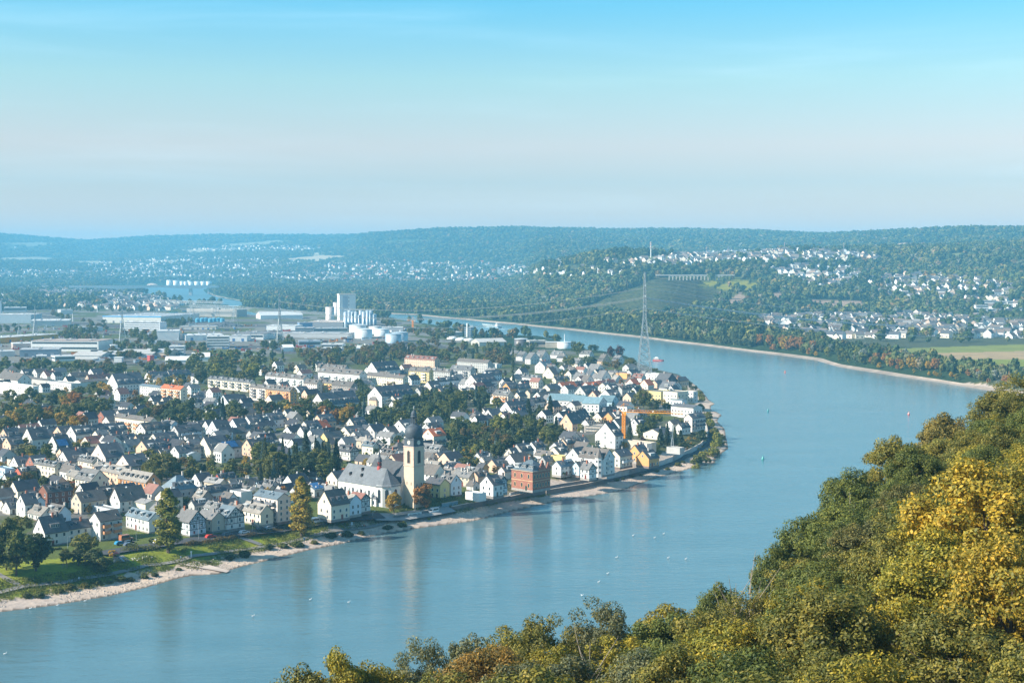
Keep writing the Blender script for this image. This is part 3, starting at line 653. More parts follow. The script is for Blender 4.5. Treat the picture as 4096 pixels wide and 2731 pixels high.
def house_at(cx, cy, ps, Ln, Wd, eav, rise, pitch, typ, wall, roof, fl, D, z0=7.0):
    num = lambda ch, dflt: next((float(p_[1:]) for p_ in fl.split(',') if p_ and p_[0] == ch and len(p_) > 1), dflt)
    flat = 'F' in fl; fs = fl.split(','); near = D < 840; st = max(1, round((eav - 0.45) / 2.45)); st_w = max(1, int((eav + 0.1) / 2.4))
    kind = 'flat_roofed_building' if flat else ('apartment_block' if (Ln > 21 and st >= 3) else ('half_timbered_house' if 'H' in fs else 'house'))
    o = empty(kind, (cx, cy, z0), ps)
    wf_ = random.uniform(0.9, 1.02); wc = tuple(c * wf_ for c in WALL[wall][0]); rf_ = random.uniform(0.8, 1.2); rc = tuple(c * rf_ for c in ROOF[roof][0])
    wm = M['brick'] if wall in 'RBq' else M['plaster']
    hl, hw = Ln / 2, Wd / 2; E = eav; hip = 'h' in fs
    b = MB()
    vs = [(-hl, -hw, -0.6), (hl, -hw, -0.6), (hl, hw, -0.6), (-hl, hw, -0.6), (-hl, -hw, E), (hl, -hw, E), (hl, hw, E), (-hl, hw, E)]
    b.add(vs, [(0, 1, 5, 4), (1, 2, 6, 5), (2, 3, 7, 6), (3, 0, 4, 7)])
    if not flat and not hip: b.add([(-hl, -hw, E), (-hl, hw, E), (-hl, 0, E + rise), (hl, -hw, E), (hl, hw, E), (hl, 0, E + rise)], [(0, 2, 1), (3, 4, 5)])
    if flat: b.box(-hl, -hw, E, hl, -hw + .3, E + .5).box(-hl, hw - .3, E, hl, hw, E + .5).box(-hl, -hw + .3, E, -hl + .3, hw - .3, E + .5).box(hl - .3, -hw + .3, E, hl, hw - .3, E + .5)
    b.build('wall', wm, o, color=wc)
    r = MB(); th = 0.22
    if flat: r.box(-hl + .302, -hw + .302, E - .1, hl - .302, hw - .302, E + .12)
    elif hip:
        k = min(hw, hl * 0.8); e = 0.4; zl = E - e * rise / hw
        vs = [(-hl - e, -hw - e, zl), (hl + e, -hw - e, zl), (hl + e, hw + e, zl), (-hl - e, hw + e, zl), (-hl + k, 0, E + rise), (hl - k, 0, E + rise)]
        r.add(vs, [(0, 1, 5, 4), (1, 2, 5), (2, 3, 4, 5), (3, 0, 4), (3, 2, 1, 0)])
    else:
        e, g = 0.42, 0.22; tp = rise / hw; nz = th / math.cos(math.atan(tp))
        for sy in (-1, 1):
            y1, z1 = sy * (hw + e), E - e * tp
            lo = [(-hl - g, y1, z1), (hl + g, y1, z1), (hl + g, 0, E + rise), (-hl - g, 0, E + rise)]
            up = [(x_, y_, z_ + nz) for x_, y_, z_ in lo]
            f = [(4, 5, 6, 7), (0, 1, 5, 4), (1, 2, 6, 5), (3, 0, 4, 7)]
            if sy > 0: f = [q_[::-1] for q_ in f]
            r.add(lo + up, f)
    ro = r.build('roof', M['slate'] if not flat else M['concrete'], o, color=rc)
    # chimneys, dormers and roof lights sit in the roof
    if not flat:
        for k in range(int(num('C', random.choice((1, 1, 2)) if Ln < 22 else 3))):
            cxk = random.uniform(-0.42, 0.42) * Ln
            inst('chimney', CHIM, ro, (cxk, random.choice((-0.5, 0.5)), E + rise), color=random.choice(((0.35, 0.14, 0.09), (0.30, 0.27, 0.25), (0.08, 0.08, 0.09), (0.5, 0.46, 0.42))))
        nd = int(num('D', -1)); pk = round(pitch)
        if nd < 0: nd = random.choice((0, 0, 1, 2)) if (Ln > 8 and pitch > 30) else 0
        if nd and pitch > 25:
            wide = 1.5 if Ln / nd < 4.5 else (2.7 if Ln / nd < 8 else 3.6)
            for k in range(nd):
                xk = -hl + Ln * (k + 0.5) / nd; f = 0.22
                inst('dormer', dormer_mesh(pk, wide), ro, (xk, -hw * (1 - f) - 0.1, E + rise * f + 0.1), color=random.choice((rc, rc, (0.6, 0.6, 0.58), (0.09, 0.095, 0.11))))
        ns = int(num('K', random.choice((0, 0, 1, 2)) if nd == 0 and near else 0))
        for k in range(ns):
            xk = random.uniform(-0.38, 0.38) * Ln; f = random.uniform(0.3, 0.5); tp = rise / hw
            inst('skylight', skylight_mesh(pk), ro, (xk, -hw * (1 - f), E + rise * f + 0.1))
        if near and random.random() < 0.35:
            d_ = inst('satellite_dish', DISH, ro, (random.uniform(-.3, .3) * Ln, -0.9, E + rise + .1)); d_.rotation_euler = (rad(60), 0, rad(-30))
    if near and not flat:                              # plinth and front door
        MB().box(-hl - .06, -hw - .06, -.6, hl + .06, hw + .06, .55).build('plinth', M['stone'], o, color=random.choice(((.25, .23, .22), (.36, .33, .30), (.22, .17, .15))))
        dx_ = random.uniform(-.3, .3) * Ln; MB().box(dx_ - .55, -hw - .1, .1, dx_ + .55, -hw - .04, 2.25).build('door', M['metal'], o, color=random.choice(((.10, .07, .05), (.05, .09, .07), (.5, .5, .48), (.2, .05, .04))))
    # windows on the two sides that show
    spots = []
    nwin = max(1, min(int(Ln / 2.7), 16))
    for s_ in range(st_w):
        z = 0.8 + s_ * 2.42
        for k in range(nwin):
            if near and not flat and s_ == 0 and abs(-hl + Ln * (k + 0.5) / nwin - dx_) < 1.25: continue
            if random.random() < 0.92: spots.append((-hl + Ln * (k + 0.5) / nwin, -hw, z, 0.0))
    gx, gr = (-hl, -PI / 2) if typ == 'L' else (hl, PI / 2)
    ng = 1 if Wd < 6.5 else (2 if Wd < 10 else 3)
    dens = 1.0 if typ == 'R' or 'H' in fs else 0.6
    for s_ in range(st_w):
        for k in range(ng):
            if random.random() < dens: spots.append((gx, (-hw + Wd * (k + 0.5) / ng) * 0.9, 0.8 + s_ * 2.42, gr))
    if not flat and not hip and rise > 3.2: spots.append((gx, 0.0, E + 0.35, gr))
    if 'N' in fs: spots = []
    if near:
        for x_, y_, z_, r_ in spots:
            if D < 655:
                w = inst('window', WFRAME, o, (x_, y_, z_), r_); inst('pane', WPANE, w)
            else: inst('window', WINDOW, o, (x_, y_, z_), r_)
    elif spots:
        b = MB()
        for x_, y_, z_, r_ in spots:
            if r_ == 0.0: b.box(x_ - .6, y_ - .05, z_, x_ + .6, y_ + .02, z_ + 1.35, 0); b.box(x_ - .48, y_ - .07, z_ + .12, x_ + .48, y_ - .04, z_ + 1.23, 1)
            else:
                q = 1 if r_ > 0 else -1; b.box(x_ - .05, y_ - .6, z_, x_ + .05, y_ + .6, z_ + 1.35, 0); b.box(min(x_ + q * .04, x_ + q * .07), y_ - .48, z_ + .12, max(x_ + q * .04, x_ + q * .07), y_ + .48, z_ + 1.23, 1)
        tag(b.build('window_row', [M['white'], M['glass']], o), kind='stuff')
    if 'b' in fs:                                     # balconies along the long side
        nb = max(2, int(Ln / 9)); bw = min(5.0, Ln / nb * 0.62)
        me = MB().box(-bw / 2, -1.5, -0.15, bw / 2, 0, 0, 0).box(-bw / 2, -1.5, 0, bw / 2, -1.42, 1.0, 1).box(-bw / 2, -1.42, 0, -bw / 2 + .06, 0, 1.0, 1).box(bw / 2 - .06, -1.42, 0, bw / 2, 0, 1.0, 1).mesh('balcony', [M['concrete'], M['plaster']])
        bc = random.choice(((0.7, 0.7, 0.68), (0.16, 0.17, 0.19), (0.65, 0.3, 0.15), (0.55, 0.6, 0.65)))
        for s_ in range(1, st_w):
            for k in range(nb): inst('balcony', me, o, (-hl + Ln * (k + 0.5) / nb, -hw, 0.5 + s_ * 2.42), color=bc)
    if 'H' in fs:                                      # exposed timber frame on the gable and the long side
        b = MB(); q = 1 if typ == 'R' else -1; g0, g1 = (hl, hl + .05) if q > 0 else (-hl - .05, -hl)
        def gb(y0, z0_, y1, z1_, w_=0.11):
            d_ = Vector((0, y1 - y0, z1_ - z0_)); n_ = Vector((0, -d_.z, d_.y)).normalized() * w_
            P_ = [(y0 - n_.y, z0_ - n_.z), (y0 + n_.y, z0_ + n_.z), (y1 + n_.y, z1_ + n_.z), (y1 - n_.y, z1_ - n_.z)]
            vs_ = [(g0, a_, c_) for a_, c_ in P_] + [(g1, a_, c_) for a_, c_ in P_]
            b.add(vs_, [(0, 1, 2, 3), (7, 6, 5, 4), (0, 4, 5, 1), (1, 5, 6, 2), (2, 6, 7, 3), (3, 7, 4, 0)])
        levels = [2.6 + 2.42 * k for k in range(st_w) if 2.6 + 2.42 * k < E] + [E, E + rise * 0.36, E + rise * 0.68]
        half = lambda z_: hw - .1 if z_ <= E else (hw - .1) * (1 - (z_ - E) / rise)
        for z_ in levels: gb(-half(z_), z_, half(z_), z_)
        for z_a, z_b in zip(levels[:-1], levels[1:]):
            n_ = max(2, int(2 * half(z_b) / 1.5))
            for k in range(n_ + 1): yy_ = -half(z_b) + 2 * half(z_b) * k / n_; gb(yy_, z_a, yy_, z_b, 0.085)
            gb(-half(z_b), z_b, -half(z_b) + 1.1, z_a, 0.075); gb(half(z_b), z_b, half(z_b) - 1.1, z_a, 0.075)
        gb(-hw + .1, E, 0, E + rise - .1); gb(hw - .1, E, 0, E + rise - .1)
        for z_ in levels:
            if z_ <= E: b.box(-hl, -hw - .05, z_ - .1, hl, -hw, z_ + .1)
        n_ = int(Ln / 1.6)
        for k in range(n_ + 1): xx_ = -hl + Ln * k / n_; b.box(xx_ - .08, -hw - .045, levels[0], xx_ + .08, -hw + .01, E)
        b.build('timber_frame', M['timber'], o)
    if 'V' in fs:                                      # solar modules on the roof slope
        tp = rise / hw; c_, s_ = math.cos(math.atan(tp)), math.sin(math.atan(tp))
        pm = MB().box(-0.46, 0, 0.30, 0.46, 1.5, 0.36, 0); pm.v = [(x_, y_ * c_ - z_ * s_, y_ * s_ + z_ * c_) for x_, y_, z_ in pm.v]; pme = pm.mesh('solar_panel', [M['solar']])
        for i_ in range(min(9, int(Ln * 0.75))):
            for j_ in range(3): 
                sl_ = 0.6 + j_ * 1.62
                inst('solar_panel', pme, ro, (-hl * 0.7 + i_ * 1.02, -hw + sl_ * c_, E + sl_ * s_))
    HOUSES.append(dict(o=o, x=cx, y=cy, L=Ln, W=Wd, D=D, wall=wall, roof=roof, st=st, fl=fs, typ=typ, flat=flat, ps=ps, h=E + rise))
    return o
M['solar'] = surf('solar_glass', (0.05, 0.16, 0.36), 0.15, 0.8, 1.2, 0.5, spec=0.7)
def houses(org, s, txt):
    for line in txt.strip().splitlines():
        p = line.split()
        if len(p) < 7: continue
        house(org, float(p[0]), float(p[1]), float(p[2]), float(p[3]), float(p[4]), p[5], p[6][0], p[6][1], p[7] if len(p) > 7 else '', s)
# columns: apex of the visible gable, length of ridge, width of gable (as traced), storeys, side of the gable, wall+roof colour, features
houses(P1, 3.36, '''
520 838 300 150 2 L ws D1,S,C2
865 900 370 90 2 L ws K3,D0
1270 770 290 140 3 L wn b,K1,D0
2090 775 310 175 2 R wb D4,C0
2230 690 150 90 2 R gg D0
650 705 180 180 1 R wt D1
870 682 170 160 1.5 R Wn K1
15 600 190 85 1 L cn K1
80 620 200 90 1 L ws D2
275 530 170 110 2.3 L ws K1
540 560 120 130 2 R Wt D0
350 480 250 100 2 L Ws
575 402 330 110 3 L Bn D3,C3
1020 502 340 130 2 L bn K3,D0
1310 432 230 100 2.4 L nn D3
1540 445 350 130 2 L wn D0,K3,S
2050 610 270 190 1.6 R cG A14,N
1550 735 560 90 1 R WG F,N
1960 452 210 70 1 L gs K1
1340 205 210 230 3 R cg D3,C1
930 365 150 60 1 L rr N
1070 218 120 80 2 R bt K1
790 100 270 80 3 R cg D5,C3
925 97 160 70 3 R wn K2
1020 132 150 130 2.3 R lg D2
1300 25 190 120 3 R cg D4
1485 112 190 80 2.4 R pt D1
1690 160 260 150 2.8 R pt D3
2060 245 380 190 3 R qt D6,C3
1650 0 260 190 2.3 L ks D1
130 190 140 120 2 R lb F
235 168 220 80 1.6 L rs D2
185 20 180 110 1.5 L ws D1
400 12 190 110 2 L Rs D2
120 70 150 50 1.6 L bG F
290 405 200 220 1 L re A20,N
1960 590 100 90 1 R gn
60 250 150 80 1 L ws
''')
houses(P2, 3.36, '''
230 520 300 200 2.4 L gb h,D4
640 988 200 215 2.2 R Wg H,K0
920 1002 210 175 2 R bg K1,C1
1150 932 170 235 2 R wb H,K2,C0
1240 902 150 130 2 R kn K1
1570 905 270 170 2 R ct D3,C1
1800 748 320 175 4 R kb b,K4,C0,A30
665 662 280 110 1.5 L ws D2
770 718 120 145 1 R nt D1
965 642 280 80 1.5 L ws D1,H
555 842 220 70 1.2 L gs D1
850 832 160 60 1 L ws
920 842 230 80 1 L ps K1
1300 735 150 150 2 R wG F,N
1120 748 120 130 1 R Wn K1
1400 672 170 80 1 R gt
1430 592 120 70 1.2 L ls K2
1680 580 120 100 1.5 R gg D2
1060 562 210 50 1 L bt
990 562 210 70 1.2 R bG K2
1290 548 150 60 1 L bt
900 487 220 60 1 L rs K4
1840 562 120 70 1.4 R ws D1
1970 565 180 80 1 R Wt
985 888 200 70 1 R Wg C0
970 945 130 60 1 R wg
115 158 170 95 1.5 L cs K2
325 118 190 120 2 L ws K4
510 95 180 70 2 L gs D1
920 68 280 120 2.2 L ws V,D0
1300 22 180 130 3 L ps D2
1440 0 190 80 2 L cs D3
720 -8 250 180 1.8 L cs K3
20 25 150 70 2 L gs D2
155 52 160 60 1 L gn
790 118 270 120 2 L lT A12,C0
600 200 90 160 1.6 R wW A12,N,C0
1650 640 90 60 1 R cg
1750 600 110 60 1 R gg
480 720 80 90 1 R bg H
330 760 120 80 1.4 R bs
1500 640 90 60 1 R Wg
''')
houses(KA, 2.297, '''
225 217 180 120 2.3 R wn K1
200 178 110 50 1.5 L ws
400 192 100 60 1.4 L wm D1
470 268 280 60 2 R gn A15,N
700 310 210 90 2.4 R wG F
330 335 320 50 3.4 R wG F,C3
640 207 160 50 1.5 L wn D1
830 172 95 75 2 L ws
1030 218 245 120 3.3 L ws D4,C3
710 275 250 60 2 L wn A15,N
800 228 200 40 1 L bm
1350 205 180 50 1.6 L ws D2
1540 190 190 50 1.6 L ws D2
1500 330 190 50 3 R wb A25,D0
1690 333 180 60 4 R cr b,D1
1490 437 80 70 1.2 L cn D1
1750 417 105 75 2 L ws K1
2325 275 400 50 3 R cs D8,b
2050 412 140 110 2 L Ws D2
1450 475 130 60 1 L bn
925 562 115 95 1.5 L Rs K2
1080 552 90 80 1.6 L ws
1150 547 130 50 1.5 L ws K1
1415 622 330 60 3.6 R cn b,D2
1290 672 150 85 2 L wn D2
1450 660 90 50 2 L ds D1
1610 652 90 70 1.5 R lg
30 722 125 85 2 L ps K1
165 718 130 75 2 L wn D1
248 717 160 85 2.5 L ws D1
527 702 130 80 2.5 L ps D1
650 698 150 85 2.6 L ws D2
800 692 140 75 2 L ws D2
950 678 175 85 2 L ws D2
480 787 130 95 1.5 L ws V
780 797 150 75 1.4 L cm D0
945 777 150 70 2 L ws D2
1095 775 130 60 1.4 L gs K2
58 802 120 70 2 L ps D1
-40 800 110 60 2 L ns D1
900 862 170 130 3 L ks D1
1245 782 150 60 1.2 L pn
1405 767 190 100 1.4 L cs D2
1300 832 190 105 2 L ps K2
1505 842 120 60 1.3 L gs
575 927 160 110 2 L ws D1
720 905 130 60 1.5 L ws
1000 985 70 75 1 L ws
1330 922 110 90 1.8 L wn
1600 697 220 70 2.8 L gs b,D1
1810 652 120 65 1.5 L ws K1
1950 648 130 115 2 L Ws K3
2135 632 110 110 2 L Ws D1
2262 607 110 80 1.8 L ws D1
2010 728 230 60 1.3 L bn
2210 695 160 60 1.2 L bn
2290 735 120 60 1 L gn
1330 1290 0 0 1 L gs
'''.replace('1330 1290 0 0 1 L gs\n', ''))
houses(KB, 2.297, '''
122 325 160 40 4 R kn D2,b
345 338 230 65 4 R on D5,b
370 337 90 65 2 L Ws D1
465 235 360 60 3 R wn D5,b
835 142 260 40 2 R gn D4
985 187 390 70 3.6 R wn D5,b
585 275 120 50 3 R kn D2
735 280 150 50 3 R yn D3,b
905 295 180 60 3 R nn D1
565 398 330 130 3.2 L ws D7,b
1090 337 300 130 3.2 L ws D6,b
1070 405 70 70 2 L pn h,C0
1250 420 80 90 1.5 L cs
1375 232 350 50 3 R cn D0,C3
1060 112 215 105 3.2 L ws D5,b
1665 62 280 50 3 R pm D6
1610 170 190 40 4 R yn D2,b
1800 178 180 40 3 R gn D3
1995 150 190 50 4 R gs D2,b
2150 92 290 40 4 R gn D0,C3
2235 130 80 50 1.4 R wG F
1975 228 190 110 3.2 L ws D4,b
1575 287 95 100 2 L cs D1
1655 258 190 50 2.6 L Ws D3,b
1290 187 70 55 1.2 L os
1990 305 90 100 1.6 L wm D1
2295 303 90 80 1.6 L os K2
2230 350 80 70 1.4 L on
2345 378 140 60 3 R bg D2,b
1950 370 110 80 1.3 L cn
5 592 130 60 2 L ws D1
90 582 140 90 2 L Ws D2
262 547 90 80 2 L cs D1
1440 165 70 50 1 L gs
1730 325 100 60 1.2 L cn
1480 345 160 60 1.4 L gs D2
1680 350 120 50 1.3 L ps
2130 545 100 80 1.5 L ws
2100 190 130 60 2 L Ws D2
1885 355 110 60 1.4 L cs
2180 415 90 60 1.4 L ws
''')
houses(P3, 3.36, '''
230 132 190 130 2.3 L ps D2
238 208 110 130 1.5 L wr D0
50 217 180 130 2 L cs D1
5 290 170 80 2 L ws D2
315 372 220 190 1 L yn D1
592 287 220 160 1.4 L cs D2
668 177 180 130 2 L cs D2
715 358 190 170 1 L cg D0
1055 458 380 60 1.8 R bt D2,C4
480 442 210 60 1 L gs D0
735 548 180 120 2 R wd H,K2
1020 508 150 60 2.3 R cb D2
1155 528 160 80 1.8 R nt C1
1260 508 150 90 1.6 L gn h,C1
1305 602 170 120 1.7 R Wn D3
1390 625 90 70 1.4 R wg
250 412 110 110 1.8 R wg
1000 275 180 60 1.6 R lG F,N
1150 292 120 120 1.4 L Wn
1325 203 180 185 2.2 L ws D2
1720 322 170 150 2.6 L cr D1,b
1690 243 170 140 1.7 L ws D1
1915 540 260 160 2.4 R ng D4
1880 762 200 140 1.4 R bt H
1948 788 200 65 1.4 L cb D1,K1
1945 992 200 130 2.5 R yd K1
2100 940 170 145 2.5 R Wg b,K1
325 1155 250 180 2.6 L cn D3,S
745 1205 150 155 2.3 R Wt K1
882 1190 170 125 2.3 R wm H
330 912 290 90 1.3 R WG D0
560 910 180 110 1.4 R lb K2
150 1100 180 90 1.2 L gb V,A25
580 850 90 60 1.4 L pr
480 1085 180 60 1 R gG
2120 872 190 110 1.5 R gt
2290 860 170 110 1.6 R bg
2000 880 180 80 1.2 R bt
1760 890 170 70 1 R Wb K2
''')
houses(P4, 3.36, '''
748 18 200 175 2.4 L ws D4
440 112 100 80 1.5 L ws
280 148 150 130 1.3 L wn h
682 157 100 125 1.5 L ys K3
850 138 100 110 1.3 L Ws
440 207 100 80 1.3 L ws
960 135 90 60 1.4 L ws D1
1265 245 130 40 1.2 R pm
1560 182 110 170 1.7 L ps K2,S
1640 152 90 160 1.8 L ws K3,S
1725 126 90 160 1.8 L ws K3,S
1530 118 70 120 1.6 L ws
1450 268 90 80 1.2 L ds V
2085 305 110 270 3 L ws D2,K1
2125 168 120 110 1.6 L on
2190 160 110 100 1.8 L ws K3
2060 105 150 60 2 L ds F,K1
790 648 90 130 1.6 L cs
892 592 160 150 2 L gs D2
1092 562 130 120 2 L ws D2
365 706 140 60 1.3 L ws K3
420 760 120 60 1 L kt
560 798 150 130 1.4 L ps D1
720 775 160 60 1.3 L gs D1
1080 752 170 60 1.5 R gt
1372 692 200 60 1.5 R wn K3
1400 572 110 130 1.4 L ws D1
1390 628 120 150 1.3 L cn D1
1515 523 170 100 1.7 L ps D2
1700 508 120 100 1.6 L ws K2
1650 645 140 190 2.3 L ws D1
1540 760 150 50 2 R yy F,N
1430 822 200 120 1.8 L wb D2
1690 832 140 60 1.8 L lg D1
1920 848 120 100 1.9 R wg H
490 1018 140 180 2.2 L ws D1
720 1018 110 100 2.3 R Ws H
440 1262 190 50 0.9 R ww F,N
355 1092 90 90 0.9 R wn
330 968 160 80 2 L pn
310 962 220 110 1.8 R bg
690 895 160 90 1.6 L ks D1
480 850 90 70 1.6 R od C0
400 912 180 90 1.2 R gg
130 838 150 70 1.2 R gt
80 915 150 60 1 R bG
860 760 120 60 1 R Wt
1560 700 110 70 1.2 L gs
1240 760 100 50 1.2 L gs
620 700 130 40 1 L ww F,N
''')
houses(P5, 3.36, '''
790 583 110 130 2.6 L ws D1
1040 725 150 250 1.2 L cs A22
800 943 120 210 1.4 L os D1
908 1018 140 170 1.7 L os D1
530 1012 170 150 2.4 L cs b,K1
1060 915 600 30 1.6 R bG F,N
1650 405 300 120 2.6 R ws A16,D0
1520 523 180 110 3.2 L ks b,D1
1240 225 210 170 2.6 R yg F
1450 230 190 150 3.5 R cg F
1620 228 160 60 3 R wg F
1390 100 180 90 2.4 R ws D1
1283 142 80 130 1.6 L ws
1470 325 160 60 1.4 R Wb A12
740 480 120 110 1.3 L ws
430 905 0 0 1 L gs
1270 610 110 100 1.6 L wn
1390 650 120 90 1.4 L ws
1440 985 180 30 0.9 R gG F,N
1000 930 110 60 1.5 R kG F,N
'''.replace('430 905 0 0 1 L gs\n', ''))
houses(P6, 3.36, '''
125 772 190 110 1.8 L wr D0
50 700 190 60 1.3 L cs D2
475 772 190 90 1.5 L wr K3
625 752 230 60 1.6 L wm D0
402 822 180 150 1.8 L gs D2
572 888 80 120 1.4 L pm K2
742 868 110 190 1.6 L ws K2
772 797 110 130 1.6 L ws K2
930 824 170 80 1.6 L gn D4
1075 728 70 120 1.6 L wr
1262 735 80 110 1.4 L cr
1130 697 70 110 1.6 R wn
932 672 60 100 1.5 R wt
1060 660 150 50 1.6 R oo F,N
762 612 90 130 1.8 R wg
650 660 60 90 1.6 R wg
582 612 70 100 1.6 R Ws
332 562 80 110 2.2 R pn
470 642 120 110 1.7 R wg
542 672 80 110 1.7 R wn
682 528 130 120 1.5 R wg
1540 662 220 70 2 R wG F
1640 652 160 150 1.8 R ds
1700 702 120 90 1.6 L ps
1690 765 170 110 2.4 R ws D1
560 345 140 60 1.3 R wg
420 452 90 100 1.6 R cg
760 397 70 110 1.5 R pn
960 408 80 110 1.3 R wg
210 392 90 70 1.4 R wg
20 572 60 60 1.4 R ps
1180 880 110 90 1.2 L bg A15
1560 850 110 90 1.6 L ws
1030 800 110 80 1.4 L cs
1020 625 230 40 1.4 R ws D1
1400 745 90 80 1.4 L ps
1260 660 130 60 1.4 R wm
860 640 120 50 1.3 R ct
1420 630 190 50 1.4 R gs
300 760 130 90 1.4 L ws
''')
houses(KC, 2.297, '''
60 238 60 60 1.8 R wg
130 245 60 70 1.8 R wg
212 252 50 85 2.2 R wg
312 237 70 80 1.6 R wg
255 332 90 90 2.6 L wb D1
332 387 50 100 1.5 L cn
260 465 240 40 2.4 R ws D6
312 547 100 110 1.4 L cs
140 597 160 50 1.4 L bn D2
30 545 110 60 1.4 L gs D2
102 682 90 75 1.5 L ws
185 667 90 70 1.4 L ws
10 680 110 60 2.8 L ws D2,b
30 790 90 90 1.4 L ws
400 365 90 60 1.5 R wg
470 240 90 60 1.4 R wg
''')

# ------------------------------------------------------------------ church with its onion-domed tower
def local(o): return o
def arch(b, x, y, z0, w, h, rz, m, depth=0.12):        # round-headed window standing proud of a wall that faces -y turned by rz
    pts = [(-w / 2, 0), (w / 2, 0), (w / 2, h - w / 2)] + [(w / 2 * math.cos(a), h - w / 2 + w / 2 * math.sin(a)) for a in np.linspace(0, PI, 9)[1:-1]] + [(-w / 2, h - w / 2)]
    c, s = math.cos(rz), math.sin(rz); T = lambda px, py, pz: (x + px * c - py * s, y + px * s + py * c, z0 + pz)
    n = len(pts); b.add([T(p[0], -depth, p[1]) for p in pts] + [T(p[0], 0.1, p[1]) for p in pts], [tuple(range(n))] + [(i, i + n, (i + 1) % n + n, (i + 1) % n) for i in range(n)], m)
CREAM, TRIM, SLATE = (0.62, 0.505, 0.375), (0.60, 0.43, 0.34), (0.075, 0.095, 0.115)
PSR = rad(-43)
ta = at(*P3(1527, 570), 33.0)            # near upper corner of the masonry
tw = 6.4
corner = Vector((ta.x, ta.y)); ex = Vector((math.cos(PSR), math.sin(PSR))); ey = Vector((-math.sin(PSR), math.cos(PSR)))
tc = corner - ex * (tw / 2) + ey * (tw / 2)
church = empty('church', (tc.x, tc.y, 7.0), PSR, label='cream church tower with slate onion dome, clock faces and long slate-roofed nave', cat='church')
ZT = 26.0                                 # height of the masonry above the ground
tow = MB().box(-tw / 2, -tw / 2, -1, tw / 2, tw / 2, ZT).build('tower_shaft', M['plaster'], church, color=CREAM)
b = MB()
for z in (17.4, ZT - 0.1): b.box(-tw / 2 - .22, -tw / 2 - .22, z, tw / 2 + .22, tw / 2 + .22, z + .4)
for sx in (-1, 1):
    for sy in (-1, 1): b.box(sx * (tw / 2 - .35) - .42, sy * (tw / 2 - .35) - .42, 17.8, sx * (tw / 2 - .35) + .42, sy * (tw / 2 - .35) + .42, ZT - .1)
b.build('stone_trim', M['stone'], tow, color=TRIM)
for (x, y, rz) in ((0, -tw / 2, 0), (tw / 2, 0, PI / 2)):
    b = MB(); arch(b, x, y, 18.6, 2.5, 6.3, rz, 0, 0.10); w = b.build('belfry_surround', M['stone'], tow, color=TRIM)
    b = MB(); arch(b, x, y, 18.8, 1.7, 5.6, rz, 0, 0.16); b.build('belfry_window', M['timber'], w)
for (x, y) in ((-1.2, -tw / 2), (1.5, -tw / 2), (1.2, -tw / 2 + .6)): MB().box(x - .15, y - .06, 9.0, x + .15, y + .1, 10.4).build('slit_window', M['glass'], tow)
for (y, z) in ((-1.3, 8.2), (1.4, 8.6)): MB().box(tw / 2 - .1, y - .18, z, tw / 2 + .06, y + .18, z + 1.3).build('slit_window', M['glass'], tow)
hw_ = tw / 2
dome = MB(); d8 = rad(22.5)
dome.lathe([(hw_ * 1.50, ZT + .3), (hw_ * 1.36, ZT + .75), (hw_ * 1.33, ZT + 3.1), (hw_ * 1.45, ZT + 3.35), (hw_ * 1.2, ZT + 3.9), (hw_ * 1.18, ZT + 4.1)], 4, rot=PI / 4)
prof = [(3.55, ZT + 4.0), (3.95, ZT + 5.0), (4.12, ZT + 6.2), (3.95, ZT + 7.4), (3.4, ZT + 8.5), (2.5, ZT + 9.3), (1.75, ZT + 9.75), (1.45, ZT + 10.1)]
dome.lathe(prof, 16)
dm = dome.build('onion_dome', M['slatemetal'] if 'slatemetal' in M else M['slate'], church, color=SLATE)
for p_ in dm.data.polygons: p_.use_smooth = len(p_.vertices) == 4 and p_.center.z > ZT + 4.2
for (x, y, rz) in ((0, -hw_ * .95, 0), (hw_ * .95, 0, PI / 2)):
    c, s = math.cos(rz), math.sin(rz); mb = MB(); ms = MB(); mh = MB()
    def disc(mb_, r, dep, n=20): mb_.add([(x + r * math.cos(a) * c + dep * s, y + r * math.cos(a) * s - dep * c, ZT + 1.95 + r * math.sin(a)) for a in np.linspace(0, 2 * PI, n, endpoint=False)] + [(x + r * math.cos(a) * c - .5 * s, y + r * math.cos(a) * s + .5 * c, ZT + 1.95 + r * math.sin(a)) for a in np.linspace(0, 2 * PI, n, endpoint=False)], [tuple(range(n))] + [(i, i + n, (i + 1) % n + n, (i + 1) % n) for i in range(n)])
    disc(mb, 0.95, 0.14); disc(ms, 0.66, 0.19); cf = mb.build('clock_face', M['plaster'], dm, color=(0.78, 0.74, 0.62)); 
    ms.v = ms.v[:20] + ms.v[20:]; ms.build('clock_centre', M['slate'], cf, color=(0.10, 0.11, 0.12)) if False else None
    for ang, ln in ((0.6, 0.75), (2.2, 0.5)):
        mh.add([(x + q * math.cos(ang) * c + .2 * s + w_ * -math.sin(ang) * c, y + q * math.cos(ang) * s - .2 * c + w_ * -math.sin(ang) * s, ZT + 1.95 + q * math.sin(ang) + w_ * math.cos(ang)) for q, w_ in ((-.1, -.06), (ln, -.03), (ln, .03), (-.1, .06))], [(0, 1, 2, 3)])
    for k in range(12):
        a = k * PI / 6; mh.add([(x + q * math.cos(a) * c + .2 * s - w_ * math.sin(a) * c, y + q * math.cos(a) * s - .2 * c - w_ * math.sin(a) * s, ZT + 1.95 + q * math.sin(a) + w_ * math.cos(a)) for q, w_ in ((.72, -.05), (.88, -.05), (.88, .05), (.72, .05))], [(0, 1, 2, 3)])
    mh.build('clock_hands', M['timber'], cf)
lan = MB()
for k in range(8): a = d8 + k * PI / 4; lan.box(1.15 * math.cos(a) - .16, 1.15 * math.sin(a) - .16, ZT + 10.0, 1.15 * math.cos(a) + .16, 1.15 * math.sin(a) + .16, ZT + 13.2)
